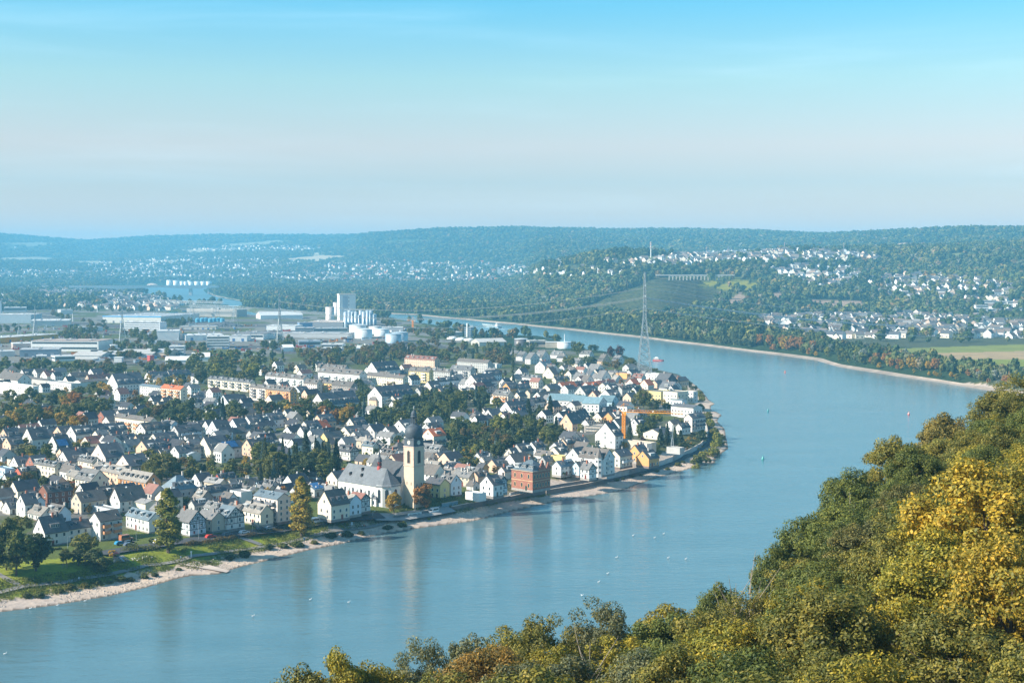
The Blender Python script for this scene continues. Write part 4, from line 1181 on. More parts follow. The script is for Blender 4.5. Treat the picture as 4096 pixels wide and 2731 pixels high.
lan.lathe([(1.42, ZT + 9.9), (1.42, ZT + 10.3), (0.5, ZT + 10.5), (0.5, ZT + 13.0), (1.5, ZT + 13.1), (1.55, ZT + 13.4), (1.25, ZT + 13.8), (1.35, ZT + 14.4), (1.2, ZT + 15.1), (0.7, ZT + 15.7), (0.25, ZT + 16.1), (0.12, ZT + 16.4)], 12)
lan.build('lantern', M['slate'], church, color=SLATE)
MB().lathe([(.05, ZT + 16.3), (.07, ZT + 16.9), (.28, ZT + 17.1), (.28, ZT + 17.35), (.06, ZT + 17.5), (.04, ZT + 18.2)], 8).box(-.25, -.04, ZT + 17.8, .25, .04, ZT + 17.9).build('finial', M['metal'], church, color=(0.6, 0.62, 0.6))
# the white nave in front: ridge end by the apse traced from the photograph
ra = at(*P3(1165, 850), 23.2); rb = at(*P3(660, 775), 23.2)
def tolocal(p): d = Vector((p.x - tc.x, p.y - tc.y)); return d.dot(ex), d.dot(ey)
(ax, ay), (bx, by) = tolocal(ra), tolocal(rb)
yc = (ay + by) / 2; x1, x0 = ax, bx; nw, ne, nr_ = 6.4, 9.2, 16.2
b = MB(); WH = (0.82, 0.80, 0.75)
b.box(x0, yc - nw, -2, x1, yc + nw, ne); b.add([(x0, yc - nw, ne), (x0, yc + nw, ne), (x0, yc, nr_)], [(0, 2, 1)])
oct_ = [(x1, yc - nw), (x1 + 3.2, yc - nw * .88), (x1 + 5.8, yc - nw * .42), (x1 + 5.8, yc + nw * .42), (x1 + 3.2, yc + nw * .88), (x1, yc + nw)]
b.poly(oct_, -2, ne + .3)
nave = b.build('nave', M['plaster'], church, color=WH)
b = MB(); e = .5; ov = [(x1, yc - nw - e), (x1 + 3.45, yc - nw * .88 - e), (x1 + 6.3, yc - nw * .42 - .2), (x1 + 6.3, yc + nw * .42 + .2), (x1 + 3.45, yc + nw * .88 + e), (x1, yc + nw + e)]
zl = ne - .35
b.add([(x0 - .3, yc - nw - e, zl), (x1, yc - nw - e, zl), (x1, yc, nr_), (x0 - .3, yc, nr_), (x0 - .3, yc + nw + e, zl), (x1, yc + nw + e, zl)], [(0, 1, 2, 3), (3, 2, 5, 4), (0, 3, 4)])
b.add([(p[0], p[1], zl) for p in ov] + [(x1, yc, nr_ + .01)], [(i, i + 1, 6) for i in range(5)])
nroof = b.build('nave_roof', M['slate'], church, color=(0.17, 0.185, 0.20))
for t_, f in ((.22, .35), (.52, .35), (.45, .68)):
    x = x0 + (x1 - x0) * t_; y = yc - nw * (1 - f); z = ne + (nr_ - ne) * f; MB().box(x - .5, y - .2, z - .2, x + .5, y + 1.0, z + .7).add([(x - .65, y - .35, z + .65), (x + .65, y - .35, z + .65), (x, y - .35, z + 1.5), (x - .65, y + 1.2, z + .65), (x + .65, y + 1.2, z + .65), (x, y + 1.2, z + 1.5)], [(0, 1, 2), (0, 2, 5, 3), (1, 4, 5, 2)]).build('roof_dormer', M['timber'], nroof)
for k in range(5):
    x = x0 + 2.0 + (x1 - x0 - 4.0) * k / 4; MB().add([(x - .45, yc - nw - 1.5, -2), (x + .45, yc - nw - 1.5, -2), (x + .45, yc - nw, -2), (x - .45, yc - nw, -2), (x - .45, yc - nw - 1.5, 5.2), (x + .45, yc - nw - 1.5, 5.2), (x + .45, yc - nw + .02, 6.8), (x - .45, yc - nw + .02, 6.8)], [(0, 1, 5, 4), (1, 2, 6, 5), (3, 0, 4, 7), (4, 5, 6, 7)]).build('buttress', M['plaster'], nave, color=WH)
    if k < 4: b = MB(); arch(b, x + (x1 - x0 - 4.0) / 8, yc - nw, 2.2, 1.3, 4.6, 0, 0, .06); b.build('arched_window', M['glass'], nave)
for i in range(4):
    (px, py), (qx, qy) = oct_[i], oct_[i + 1]; b = MB(); arch(b, (px + qx) / 2, (py + qy) / 2, 1.6, 1.5, 6.0, math.atan2(qy - py, qx - px), 0, .06); b.build('arched_window', M['glass'], nave)
# ridge turret, red
tx_ = x0 + (x1 - x0) * .81
b = MB().lathe([(1.1, nr_ - 1.6), (1.1, nr_ + .2)], 8, (tx_, yc)); tb = b.build('ridge_turret', M['plaster'], church, color=(0.5, 0.10, 0.09))
MB().lathe([(0.85, nr_ + .2), (0.85, nr_ + 2.6)], 8, (tx_, yc)).build('turret_lantern', M['plaster'], tb, color=(0.55, 0.12, 0.10))
MB().lathe([(1.2, nr_ + 2.5), (1.25, nr_ + 2.8), (1.0, nr_ + 3.5), (1.05, nr_ + 4.1), (0.55, nr_ + 4.7), (0.5, nr_ + 5.2), (0.3, nr_ + 6.8), (0.08, nr_ + 8.6), (0.03, nr_ + 9.6)], 10, (tx_, yc)).build('turret_spire', M['slate'], tb, color=(0.09, 0.10, 0.12))
for k in range(8): a = k * PI / 4; MB().box(tx_ + .8 * math.cos(a) - .16, yc + .8 * math.sin(a) - .16, nr_ + .7, tx_ + .8 * math.cos(a) + .16, yc + .8 * math.sin(a) + .16, nr_ + 2.1).build('turret_opening', M['timber'], tb)
# the dark-roofed main hall between nave and tower, with two gabled chapels facing the river
hx1 = -tw / 2 + .1; hx0 = hx1 - 24; hy = 1.2
b = MB().box(hx0, hy - 7, -1, hx1, hy + 7, 8.6).add([(hx0, hy - 7, 8.6), (hx0, hy + 7, 8.6), (hx0, hy, 18)], [(0, 2, 1)]).add([(hx1, hy - 7, 8.6), (hx1, hy + 7, 8.6), (hx1, hy, 18)], [(0, 1, 2)]); b.build('hall', M['plaster'], church, color=(0.52, 0.47, 0.42))
MB().add([(hx0 - .3, hy - 7.5, 8.0), (hx1, hy - 7.5, 8.0), (hx1, hy, 18.1), (hx0 - .3, hy, 18.1), (hx0 - .3, hy + 7.5, 8.0), (hx1, hy + 7.5, 8.0)], [(0, 1, 2, 3), (3, 2, 5, 4)]).build('hall_roof', M['slate'], church, color=(0.055, 0.062, 0.072))
for k, (px_, py_) in enumerate(((1322, 945), (1442, 938))):
    xf, ym = tolocal(at(*P3(px_, py_), 16.6)); y0, y1 = ym - 2.55, ym + 2.55; xb_ = xf - 7
    b = MB().box(xb_, y0, -1, xf, y1, 6.6).add([(xf, y0, 6.6), (xf, y1, 6.6), (xf, ym, 9.6), (xf - .5, y0, 6.6), (xf - .5, y1, 6.6), (xf - .5, ym, 9.6)], [(0, 1, 2), (0, 2, 5, 3), (1, 4, 5, 2)]); g_ = b.build('gabled_chapel', M['plaster'], church, color=(0.50, 0.44, 0.38))
    MB().add([(xb_, y0 - .2, 6.2), (xf - .4, y0 - .2, 6.2), (xf - .4, ym, 9.2), (xb_, ym, 9.2), (xb_, y1 + .2, 6.2), (xf - .4, y1 + .2, 6.2)], [(0, 1, 2, 3), (3, 2, 5, 4)]).build('chapel_roof', M['slate'], g_, color=(0.16, 0.13, 0.115))
    b = MB(); arch(b, xf, ym, 1.4, 2.1, 4.8, PI / 2, 0, .06); b.build('arched_window', M['glass'], g_)
    if k == 1: xw, yw = xf, ym
# low wing with a green-blue roof and the dark retaining wall under the church yard
MB().box(xw + .05, yw - 8.5, -5, xw + 4.2, yw + 3.5, 1.0).build('low_wing', M['stone'], church, color=(0.17, 0.155, 0.15))
MB().add([(xw + .02, yw - 8.8, 3.6), (xw + 4.6, yw - 8.8, .9), (xw + 4.6, yw + 3.8, .9), (xw + .02, yw + 3.8, 3.6), (xw + 4.6, yw - 8.8, .6), (xw + 4.6, yw + 3.8, .6)], [(0, 1, 2, 3), (1, 4, 5, 2)]).build('wing_roof', M['metal'], church, color=(0.06, 0.17, 0.20))
ca = at(*P3(1015, 1195), 12.0); cxl, cyl = tolocal(ca)
b = MB().box(cxl - 3, cyl - 2.4, -3, cxl + 3, cyl + 2.4, 3.6); sc_ = b.build('side_chapel', M['plaster'], church, color=(0.72, 0.71, 0.68))
MB().add([(cxl - 3.3, cyl - 2.7, 3.4), (cxl + 3.3, cyl - 2.7, 3.4), (cxl + 3.3, cyl + 2.7, 3.4), (cxl - 3.3, cyl + 2.7, 3.4), (cxl - 1.2, cyl, 6.4), (cxl + 1.2, cyl, 6.4)], [(0, 1, 5, 4), (1, 2, 5), (2, 3, 4, 5), (3, 0, 4)]).build('chapel_roof', M['slate'], sc_, color=(0.14, 0.145, 0.155))
for dx in (-1.3, 1.4): b = MB(); arch(b, cxl + dx, cyl - 2.4, .8, .8, 1.8, 0, 0, .05); b.build('arched_window', M['glass'], sc_)

# ------------------------------------------------------------------ brick mansion, turreted house, teal-roofed terrace
def corner_house(org, x, y, Ln, Wd, eav, rise, pitch, typ, wall, roof, fl, psi=-43):
    p = at(*org(x, y), 7.0); ps = rad(psi); c, s = math.cos(ps), math.sin(ps); hl, hw = Ln / 2, Wd / 2
    return house_at(p.x - (hl * c + hw * s), p.y - (hl * s - hw * c), ps, Ln, Wd, eav, rise, pitch, typ, wall, roof, fl, p.y), ps, hl, hw
mo, ps, hl, hw = corner_house(P4, 1110, 1228, 13.6, 12.6, 9.4, 4.4, 40, 'R', 'R', 'b', 'h,D3,N,C2')
mo['label'] = 'red brick mansion with stepped gable and slate hipped roof above the flood wall'; mo['category'] = 'house'
BR_ = (0.36, 0.155, 0.11)
b = MB()
for z, e in ((4.6, .12), (9.1, .3)): b.box(-hl - e, -hw - e, z, hl + e, -hw + .05, z + .3).box(hl - .05, -hw + .051, z, hl + e, hw + e, z + .3)
b.build('cornice', M['stone'], mo, color=(0.62, 0.42, 0.24))
yst = [(-2.6, 9.4), (-2.6, 10.6), (-1.9, 10.6), (-1.9, 11.8), (-1.2, 11.8), (-1.2, 13.0), (-.5, 13.0), (-.5, 14.2), (.5, 14.2), (.5, 13.0), (1.2, 13.0), (1.2, 11.8), (1.9, 11.8), (1.9, 10.6), (2.6, 10.6), (2.6, 9.4)]
for yc_, sc in ((0.4, 1.0), (4.6, .72)):
    n = len(yst); v = [(hl + .35, yc_ + a * sc * .9, 9.4 + (z - 9.4) * sc) for a, z in yst]; MB().add(v + [(hl - .25, a, z) for _, a, z in v], [tuple(range(n))[::-1]] + [(i, i + n, (i + 1) % n + n, (i + 1) % n) for i in range(n)]).build('stepped_gable', M['brick'], mo, color=BR_)
def mansion_window(x, y, z, rz):
    b = MB(); arch(b, x, y, z - .15, 1.35, 2.25, rz, 0, .06); f = b.build('window_surround', M['stone'], mo, color=(0.68, 0.48, 0.25)); b = MB(); arch(b, x, y, z, .95, 1.9, rz, 0, .11); b.build('pane', M['glass'], f)
for z in (1.7, 6.0):
    for k in range(3): mansion_window(-hl + 2.3 + k * 4.4, -hw, z, 0)
    for k in range(6): mansion_window(hl, -hw + 1.2 + k * 2.05, z, PI / 2)
o = house(P4, 2140, 665, 340, 150, 3.4, 'R', 'w', 'n', 'D4,C1,P-40'); H_ = HOUSES[-1]
hl, hw = H_['L'] / 2, H_['W'] / 2; ev = 2.45 * 3.4 + .45
t_ = MB().lathe([(2.1, -.5), (2.1, ev + .8)], 8, (hl - 2.6, -hw - .3), rot=d8).build('turret', M['plaster'], o, color=WALL['w'][0])
MB().lathe([(2.5, ev + .7), (2.4, ev + 1.0), (1.6, ev + 2.3), (.05, ev + 5.2)], 8, (hl - 2.6, -hw - .3), rot=d8).build('turret_roof', M['slate'], t_, color=ROOF['n'][0])
for k in range(3):
    for s_ in range(3): a = -PI / 2 + (k - 1) * PI / 4; inst('window', WINDOW, t_, (hl - 2.6 + 1.96 * math.cos(a), -hw - .3 + 1.96 * math.sin(a), 1.2 + s_ * 2.8), a + PI / 2)
for k in range(3): MB().box(hl, -2.0, 2.9 + k * 2.5, hl + 1.5, 2.0, 3.1 + k * 2.5).box(hl + 1.4, -2.0, 3.1 + k * 2.5, hl + 1.5, 2.0, 4.0 + k * 2.5).build('balcony', M['plaster'], o, color=(.7, .7, .68))
o['label'] = 'large white house with brown roof and conical corner turret above the flood wall'; o['category'] = 'house'
houses(P6, 3.36, '''
335 930 330 100 3.2 R wT P-22,A24,D0,C0
485 947 170 110 3.2 R wT P-22,A24,D0,C0
712 972 230 120 3.2 R wT P-22,A24,D0,C0
880 948 190 110 2.6 R lT P-22,A24,D0,C0
''')

# ------------------------------------------------------------------ lattice pylons, power lines and cranes
def lattice(b, base, top, h, z0, n, leg=.12, brace=.07, cx=0.0, cy=0.0):
    w = lambda t: base + (top - base) * t
    for i in range(n):
        t0, t1 = i / n, (i + 1) / n; za, zb = z0 + h * t0, z0 + h * t1; a, c_ = w(t0) / 2, w(t1) / 2
        A = [(cx + sx * a, cy + sy * a, za) for sx, sy in ((-1, -1), (1, -1), (1, 1), (-1, 1))]; B = [(cx + sx * c_, cy + sy * c_, zb) for sx, sy in ((-1, -1), (1, -1), (1, 1), (-1, 1))]
        for k in range(4):
            b.bar(A[k], B[k], leg); b.bar(A[k], B[(k + 1) % 4], brace, n=3); b.bar(A[(k + 1) % 4], B[k], brace, n=3); b.bar(B[k], B[(k + 1) % 4], brace, n=3)
    return b
M['crane'] = surf('crane_paint', (0.82, 0.32, 0.03), 0.5, 0.9, 1.1, 1.0)
def pylon(x, y, h, base, rz, label, arms, group=None, leg=.3):
    o = empty('power_pylon', (x, y, zat(x, y)), rz, label=label, cat='pylon', group=group)
    lattice(MB(), base, base * .22, h * .55, -.5, 8, leg, leg * .55).build('lower_tower', M['steel'], o)
    lattice(MB(), base * .22, base * .14, h * .33, h * .55 - .5, 9, leg * .8, leg * .45).build('upper_tower', M['steel'], o)
    lattice(MB(), base * .14, .3, h * .12 + .5, h * .88 - .5, 4, leg * .7, leg * .4).build('peak', M['steel'], o)
    for za, ln in arms:
        b = MB()
        for s in (-1, 1): b.bar((0, 0, za + 1.4), (0, s * ln, za), leg * .6); b.bar((0, 0, za), (0, s * ln, za), leg * .6); b.bar((0, s * ln, za), (0, s * ln, za - 1.6), .1); b.bar((0, s * ln * .5, za), (0, s * ln * .5, za + .7), leg * .4)
        b.build('cross_arm', M['steel'], o)
    return o
pb = at(*P6(1268, 648), 7.0)
pylon(pb.x, pb.y, 98, 13.0, rad(3), 'tall grey lattice pylon standing on the tip of the village beside the river', ((84.5, 7), (74.5, 10), (65, 7.5)), leg=.42)
p2 = disp(643, 802, 7.0); pylon(p2.x, p2.y, 70, 11, rad(20), 'grey lattice pylon rising in front of the silo works', ((60, 6), (50, 9), (42, 7)), 'pylons among the industrial halls')
p3 = at(*K1(1125, 1300), 7.0); pylon(p3.x, p3.y, 60, 9, rad(20), 'grey lattice pylon beside the blue-edged warehouse', ((51, 6), (43, 9), (35, 7)), 'pylons among the industrial halls')
p4 = at(*K1(325, 1236), 7.0); pylon(p4.x, p4.y, 43, 8, rad(30), 'grey lattice pylon in the switchyard by the silver factory', ((36, 5), (30, 7)), 'pylons among the industrial halls')
p5 = at(*K1(175, 1240), 7.0); pylon(p5.x, p5.y, 22, 5, rad(30), 'short grey lattice pylon at the edge of the switchyard', ((18, 4),), 'pylons among the industrial halls', .15)
p6 = at(*P5(1308, 975), 7.0); pylon(p6.x, p6.y, 15, 2.2, rad(10), 'small slim lattice mast among the conifers of the village gardens', ((12, 2),), None, .07)
def cable(label, A, B, sag, r=.11, n=24):
    b = MB(); pts = [A.lerp(B, t) - Vector((0, 0, sag * 4 * t * (1 - t))) for t in np.linspace(0, 1, n)]
    b.tube(pts, [r] * n, 3, cap=False); return tag(b.build('power_line', M['steel'], None), label, 'cable', 'power lines spanning the river')
pe = Vector((640, 1560, 0)); pw = Vector((p2.x, p2.y, 7))
for za, ln, zw, ze, w in ((90, 7, 66, 58, 'upper'), (80, 10, 56, 47, 'middle'), (70.5, 7.5, 47, 38, 'lower')):
    for s, f in ((-1, 'front'), (1, 'rear')):
        A = Vector((pb.x, pb.y + s * ln, za))
        for dd in ((0, 0.9) if w == 'middle' else (0,)):
            cable(f'{f} {w} power line from the tall pylon towards the silo works' + (', upper strand' if dd else ''), A + Vector((0, 0, dd)), Vector((pw.x, pw.y + s * ln, zw + dd)), 16, .21 if w == 'middle' else .16)
            cable(f'{f} {w} power line from the tall pylon across the river' + (', upper strand' if dd else ''), A + Vector((0, 0, dd)), Vector((pe.x, pe.y + s * ln, ze + dd)), 14, .21 if w == 'middle' else .16)
# a pylon further along carries the far ends of the river crossing
pylon(pe.x, pe.y, 66, 10, rad(3), 'grey lattice pylon on the opposite bank beyond the fields', ((51, 7), (40, 10), (31, 7.5)))
def tower_crane(x, y, z0, mast, jib, jrz, w, label, back=9.0, m='crane'):
    o = empty('tower_crane', (x, y, z0), jrz, label=label, cat='crane')
    lattice(MB(), w, w, mast, 0, max(6, int(mast / w)), w * .11, w * .07).build('mast', M[m], o)
    b = MB(); h = w * .75; n = max(8, int(jib / 1.6))
    for i in range(n):
        a, c_ = w / 2 + jib * i / n, w / 2 + jib * (i + 1) / n
        for s in (-1, 1): b.bar((a, s * h * .5, mast), (c_, s * h * .5, mast), .14); b.bar((a, s * h * .5, mast), ((a + c_) / 2, 0, mast + h), .05, n=3); b.bar(((a + c_) / 2, 0, mast + h), (c_, s * h * .5, mast), .05, n=3)
        if i < n - 1: b.bar(((a + c_) / 2, 0, mast + h), ((a + c_) / 2 + jib / n, 0, mast + h), .09)
    b.build('jib', M[m], o)
    b = MB()
    for s in (-1, 1): b.bar((-w / 2, s * h * .5, mast), (-back, s * h * .3, mast + 1.0), .11); b.bar((0, s * w * .4, mast), (0, 0, mast + w * 3.0), .13)
    b.bar((0, 0, mast + w * 3), (-back, 0, mast + 1.0), .07); b.bar((0, 0, mast + w * 3), (-w * 1.7, 0, mast + w * 1.2), .1); b.build('counter_jib', M[m], o)
    b = MB(); b.bar((0, 0, mast + w * 3), (jib * .33, 0, mast + h), .05); b.build('stay', M[m], o)
    MB().box(-back - 1.2, -.6, mast - 1.6, -back + .4, .6, mast + .9).build('counterweight', M['concrete'], o, color=(.45, .43, .4))
    c = MB().box(w * .3, -w * .9, mast - w * 1.1, w * 1.0, -w * .35, mast - .1).build('cab', M[m], o); MB().box(w * .9, -w * .88, mast - w * .7, w * 1.03, -w * .37, mast - .3).build('cab_window', M['glass'], c)
    return o
q = at(*P5(655, 885), 8.0); tower_crane(q.x, q.y, 7.0, 18.5, 35, rad(-18), 1.75, 'orange tower crane with long jib standing among the white houses of the village', 3.2)
q = at(*K2(1441, 1215), 7.0); tower_crane(q.x, q.y, 7.0, 18, 9, rad(165), 2.0, 'small distant orange crane in the trees beside the white tanks', 3)

# ------------------------------------------------------------------ trees of the town
GC = dict(dark=(0.082, 0.104, 0.040), green=(0.128, 0.150, 0.042), olive=(0.155, 0.160, 0.042), lime=(0.235, 0.24, 0.042), gold=(0.40, 0.27, 0.035), rust=(0.32, 0.16, 0.045), spruce=(0.044, 0.068, 0.046), blue=(0.08, 0.13, 0.135),
          silver=(0.24, 0.27, 0.25), maroon=(0.075, 0.032, 0.026), birch=(0.18, 0.175, 0.07), brown=(0.17, 0.125, 0.05), teal=(0.076, 0.108, 0.054))
GW = dict(dark='dark green', green='mid green', olive='olive green', lime='yellow green', gold='golden yellow', rust='rusty orange', spruce='blackish green', blue='blue green', silver='silvery grey', maroon='dark maroon', birch='pale olive', brown='brown tinged', teal='deep green')
WISH = []                      # (x, y, height, width, kind, colour word, where)
def foot_free(x, y, mrg=1.2):
    for h in HOUSES:
        dx, dy = x - h['x'], y - h['y']
        if abs(dx) > 45 or abs(dy) > 45: continue
        c, s = math.cos(h['ps']), math.sin(h['ps'])
        if abs(dx * c + dy * s) < h['L'] / 2 + mrg and abs(-dx * s + dy * c) < h['W'] / 2 + mrg: return False
    return True
def grove(org, poly, n, kinds, cols, h0, h1, gap=0.0, where='town'):
    xs, ys = [p[0] for p in poly], [p[1] for p in poly]; got = 0
    for k in range(n * 12):
        if got >= n: break
        x, y = random.uniform(min(xs), max(xs)), random.uniform(min(ys), max(ys))
        if not inpoly(x, y, poly): continue
        h = random.uniform(h0, h1); kd = random.choice(kinds); cw = random.choice(cols)
        p = at(*org(x, y), 7 + h * 0.55)
        if not foot_free(p.x, p.y): continue
        if any((p.x - q[0]) ** 2 + (p.y - q[1]) ** 2 < (2.6 + h * 0.16) ** 2 for q in WISH[-200:]): continue
        w = h * {'conifer': random.uniform(.38, .5), 'poplar': random.uniform(.3, .4), 'shrub': 1.6, 'willow': 0.95}.get(kd, random.uniform(0.72, 1.0))
        if kd == 'conifer': cw = random.choice(('spruce', 'spruce', 'dark', 'blue')); h *= 1.15
        WISH.append((p.x, p.y, h, w, kd, cw, where)); got += 1
def one(org, s, x, yb, yt, w, kd, cw, where='town', z=7.0):
    p = hit(*org(x, yb)) or at(*org(x, yb), z); k = p.y / F / s
    WISH.append((p.x, p.y, (yb - yt) * k, w * k, kd, cw, where))
D_, O_, Y_ = ['dark', 'green', 'teal'], ['olive', 'green', 'dark', 'brown'], ['olive', 'gold', 'olive', 'rust', 'green', 'dark']
BR = ['broad', 'broad', 'loose']
grove(KA, [(0, 440), (200, 390), (480, 410), (850, 370), (1080, 460), (1080, 540), (860, 600), (830, 690), (560, 690), (400, 720), (0, 700)], 52, BR, Y_, 10, 15)
grove(KA, [(0, 90), (100, 80), (600, 115), (1300, 105), (1750, 120), (1700, 180), (900, 190), (0, 180)], 50, BR, O_ + D_, 8, 13)
grove(KA, [(1750, 40), (2352, 20), (2352, 270), (1950, 260), (1760, 220)], 38, BR, ['olive', 'lime', 'olive', 'green', 'dark'], 11, 16)
grove(KA, [(1200, 410), (1480, 480), (1500, 600), (1240, 600)], 12, BR, O_, 8, 12)
grove(KA, [(1540, 490), (1740, 470), (1760, 560), (2250, 490), (2340, 600), (1760, 650), (1550, 640)], 30, BR + ['conifer'], D_ + ['olive'], 9, 13)
grove(KA, [(1360, 980), (1560, 980), (1600, 1180), (1360, 1180)], 8, ['loose', 'willow'], ['birch', 'olive'], 10, 14)
grove(KA, [(1580, 1000), (2100, 960), (2330, 1080), (2330, 1160), (1960, 1150), (1600, 1110)], 26, ['small', 'broad', 'shrub'], O_, 4, 8)
grove(KA, [(0, 1160), (330, 1150), (560, 1200), (560, 1240), (0, 1250)], 14, ['small', 'broad', 'conifer'], O_, 5, 8)
grove(KA, [(170, 830), (300, 830), (300, 920), (180, 920)], 4, BR, ['olive', 'birch'], 7, 9)
grove(KA, [(400, 870), (560, 870), (560, 950), (400, 960)], 5, BR, D_, 6, 9)
grove(KA, [(650, 850), (880, 830), (870, 890), (660, 905)], 5, ['small'], ['olive', 'gold'], 5, 7)
grove(KA, [(740, 330), (1060, 310), (1050, 390), (750, 390)], 9, BR, ['dark', 'gold', 'olive'], 7, 11)
grove(KA, [(1300, 240), (1700, 250), (1720, 310), (1300, 310)], 10, BR, ['gold', 'olive', 'dark'], 8, 11)
grove(KB, [(0, 20), (600, 0), (1300, -20), (2352, -60), (2352, 130), (2180, 130), (1850, 90), (1700, 80), (1350, 60), (1250, 90), (1000, 110), (570, 140), (0, 210)], 80, BR + ['conifer'], O_ + ['brown'], 8, 14)
grove(KB, [(420, 400), (560, 400), (500, 520), (760, 470), (900, 480), (930, 640), (760, 640), (600, 560), (420, 580), (0, 540), (0, 500), (230, 500)], 34, BR, Y_, 8, 14)
grove(KB, [(940, 280), (1060, 290), (1070, 330), (1020, 440), (930, 420)], 9, BR, D_, 9, 13)
grove(KB, [(930, 500), (1080, 540), (1250, 530), (1300, 430), (1560, 410), (1700, 340), (2200, 390), (2220, 510), (1950, 560), (1650, 620), (1250, 680), (1100, 680), (950, 620)], 70, BR + ['conifer'], D_ + ['olive', 'green'], 8, 14)
grove(KB, [(0, 930), (200, 930), (360, 960), (560, 940), (680, 960), (820, 1000), (790, 1100), (560, 1120), (300, 1130), (0, 1160)], 34, ['conifer', 'broad', 'conifer', 'loose'], D_ + ['olive'], 10, 17)
for x, yb, yt, w in ((740, 1110, 820, 170), (460, 1000, 730, 150), (640, 1130, 870, 140), (560, 1000, 830, 110), (330, 1140, 960, 70)): one(KB, 2.297, x, yb, yt, w, 'conifer', 'blue' if w == 70 else 'spruce')
one(KB, 2.297, 160, 1190, 1060, 110, 'broad', 'olive'); one(KB, 2.297, 620, 1250, 1170, 110, 'broad', 'green'); one(KB, 2.297, 530, 1250, 1180, 110, 'broad', 'maroon')
grove(P4, [(0, 260), (220, 270), (500, 340), (800, 250), (1270, 250), (1500, 400), (1640, 430), (1560, 490), (1200, 530), (950, 560), (700, 670), (330, 680), (0, 520)], 84, BR + ['conifer', 'small'], O_ + D_ + ['lime'], 6, 12)
for x, yb, yt, w, kd, c in ((1060, 540, 370, 150, 'broad', 'lime'), (1500, 500, 380, 170, 'broad', 'lime'), (1340, 260, 10, 130, 'conifer', 'spruce'), (1060, 260, 20, 120, 'conifer', 'spruce'), (1200, 250, 60, 130, 'conifer', 'dark'), (130, 690, 530, 100, 'conifer', 'blue'), (30, 720, 530, 120, 'willow', 'dark'),
                      (220, 880, 740, 160, 'broad', 'gold'), (480, 500, 280, 100, 'conifer', 'brown'), (1510, 1070, 930, 120, 'broad', 'olive'), (945, 1195, 1105, 80, 'small', 'green'), (240, 1200, 1110, 60, 'small', 'lime'), (2085, 610, 420, 170, 'broad', 'lime')): one(P4, 3.36, x, yb, yt, w, kd, c)
grove(P4, [(20, 640), (330, 650), (360, 860), (120, 880), (20, 820)], 8, BR, ['dark', 'olive'], 5, 8)
for x, yb, yt, w, kd, c in ((920, 450, 180, 270, 'broad', 'olive'), (1050, 490, 300, 210, 'loose', 'dark'), (790, 470, 290, 90, 'loose', 'birch'), (740, 890, 620, 150, 'conifer', 'spruce'), (1090, 700, 490, 190, 'broad', 'lime'), (400, 920, 760, 160, 'broad', 'lime'), (1230, 480, 350, 130, 'broad', 'dark'),
                      (1110, 1030, 890, 90, 'willow', 'lime'), (1150, 960, 720, 160, 'conifer', 'spruce'), (1240, 960, 640, 170, 'conifer', 'spruce'), (1340, 970, 700, 170, 'conifer', 'dark'), (1420, 950, 740, 140, 'conifer', 'spruce'), (1300, 980, 760, 60, 'conifer', 'blue'), (1460, 990, 880, 130, 'broad', 'green'),
                      (480, 480, 320, 120, 'broad', 'dark'), (640, 360, 270, 110, 'broad', 'dark'), (930, 700, 540, 110, 'conifer', 'blue'), (1400, 680, 580, 130, 'broad', 'olive'), (1190, 530, 460, 80, 'broad', 'dark'), (1520, 190, 60, 110, 'broad', 'dark'), (1600, 210, 130, 110, 'broad', 'dark')): one(P5, 3.36, x, yb, yt, w, kd, c)
grove(P5, [(850, 580), (1000, 580), (1010, 740), (880, 760)], 8, BR, D_, 7, 10)
grove(P5, [(1680, 560), (1740, 620), (1750, 740), (1690, 760)], 6, BR, D_, 5, 8)
grove(P5, [(1470, 780), (1690, 770), (1720, 860), (1500, 900)], 16, ['shrub'], ['olive', 'gold', 'green'], 1.6, 2.4)
for x, yb, yt, w, kd, c in ((525, 400, 270, 115, 'broad', 'olive'), (620, 290, 150, 125, 'broad', 'green'), (742, 250, 168, 105, 'broad', 'dark'), (910, 305, 185, 85, 'broad', 'maroon'), (992, 300, 178, 105, 'broad', 'maroon'), (1083, 425, 290, 140, 'broad', 'olive'), (950, 415, 310, 130, 'loose', 'brown'), (715, 395, 270, 130, 'broad', 'dark'), (690, 360, 300, 90, 'broad', 'green'),
                      (10, 430, 210, 45, 'conifer', 'dark'), (10, 560, 420, 40, 'conifer', 'spruce'), (380, 420, 320, 110, 'broad', 'green'), (60, 320, 250, 90, 'broad', 'olive'), (120, 430, 350, 90, 'broad', 'green'), (350, 830, 650, 90, 'conifer', 'spruce'), (150, 820, 680, 90, 'conifer', 'spruce'), (570, 270, 130, 60, 'broad', 'dark'), (360, 130, 90, 110, 'broad', 'dark'), (160, 130, 95, 90, 'broad', 'dark'), (510, 500, 390, 60, 'loose', 'olive'), (455, 490, 400, 60, 'loose', 'green'), (1310, 425, 390, 80, 'broad', 'olive'), (860, 380, 330, 100, 'broad', 'olive')): one(KC, 2.297, x, yb, yt, w, kd, c)
grove(KC, [(20, 170), (200, 160), (300, 190), (260, 230), (30, 240)], 10, BR, O_, 7, 10)
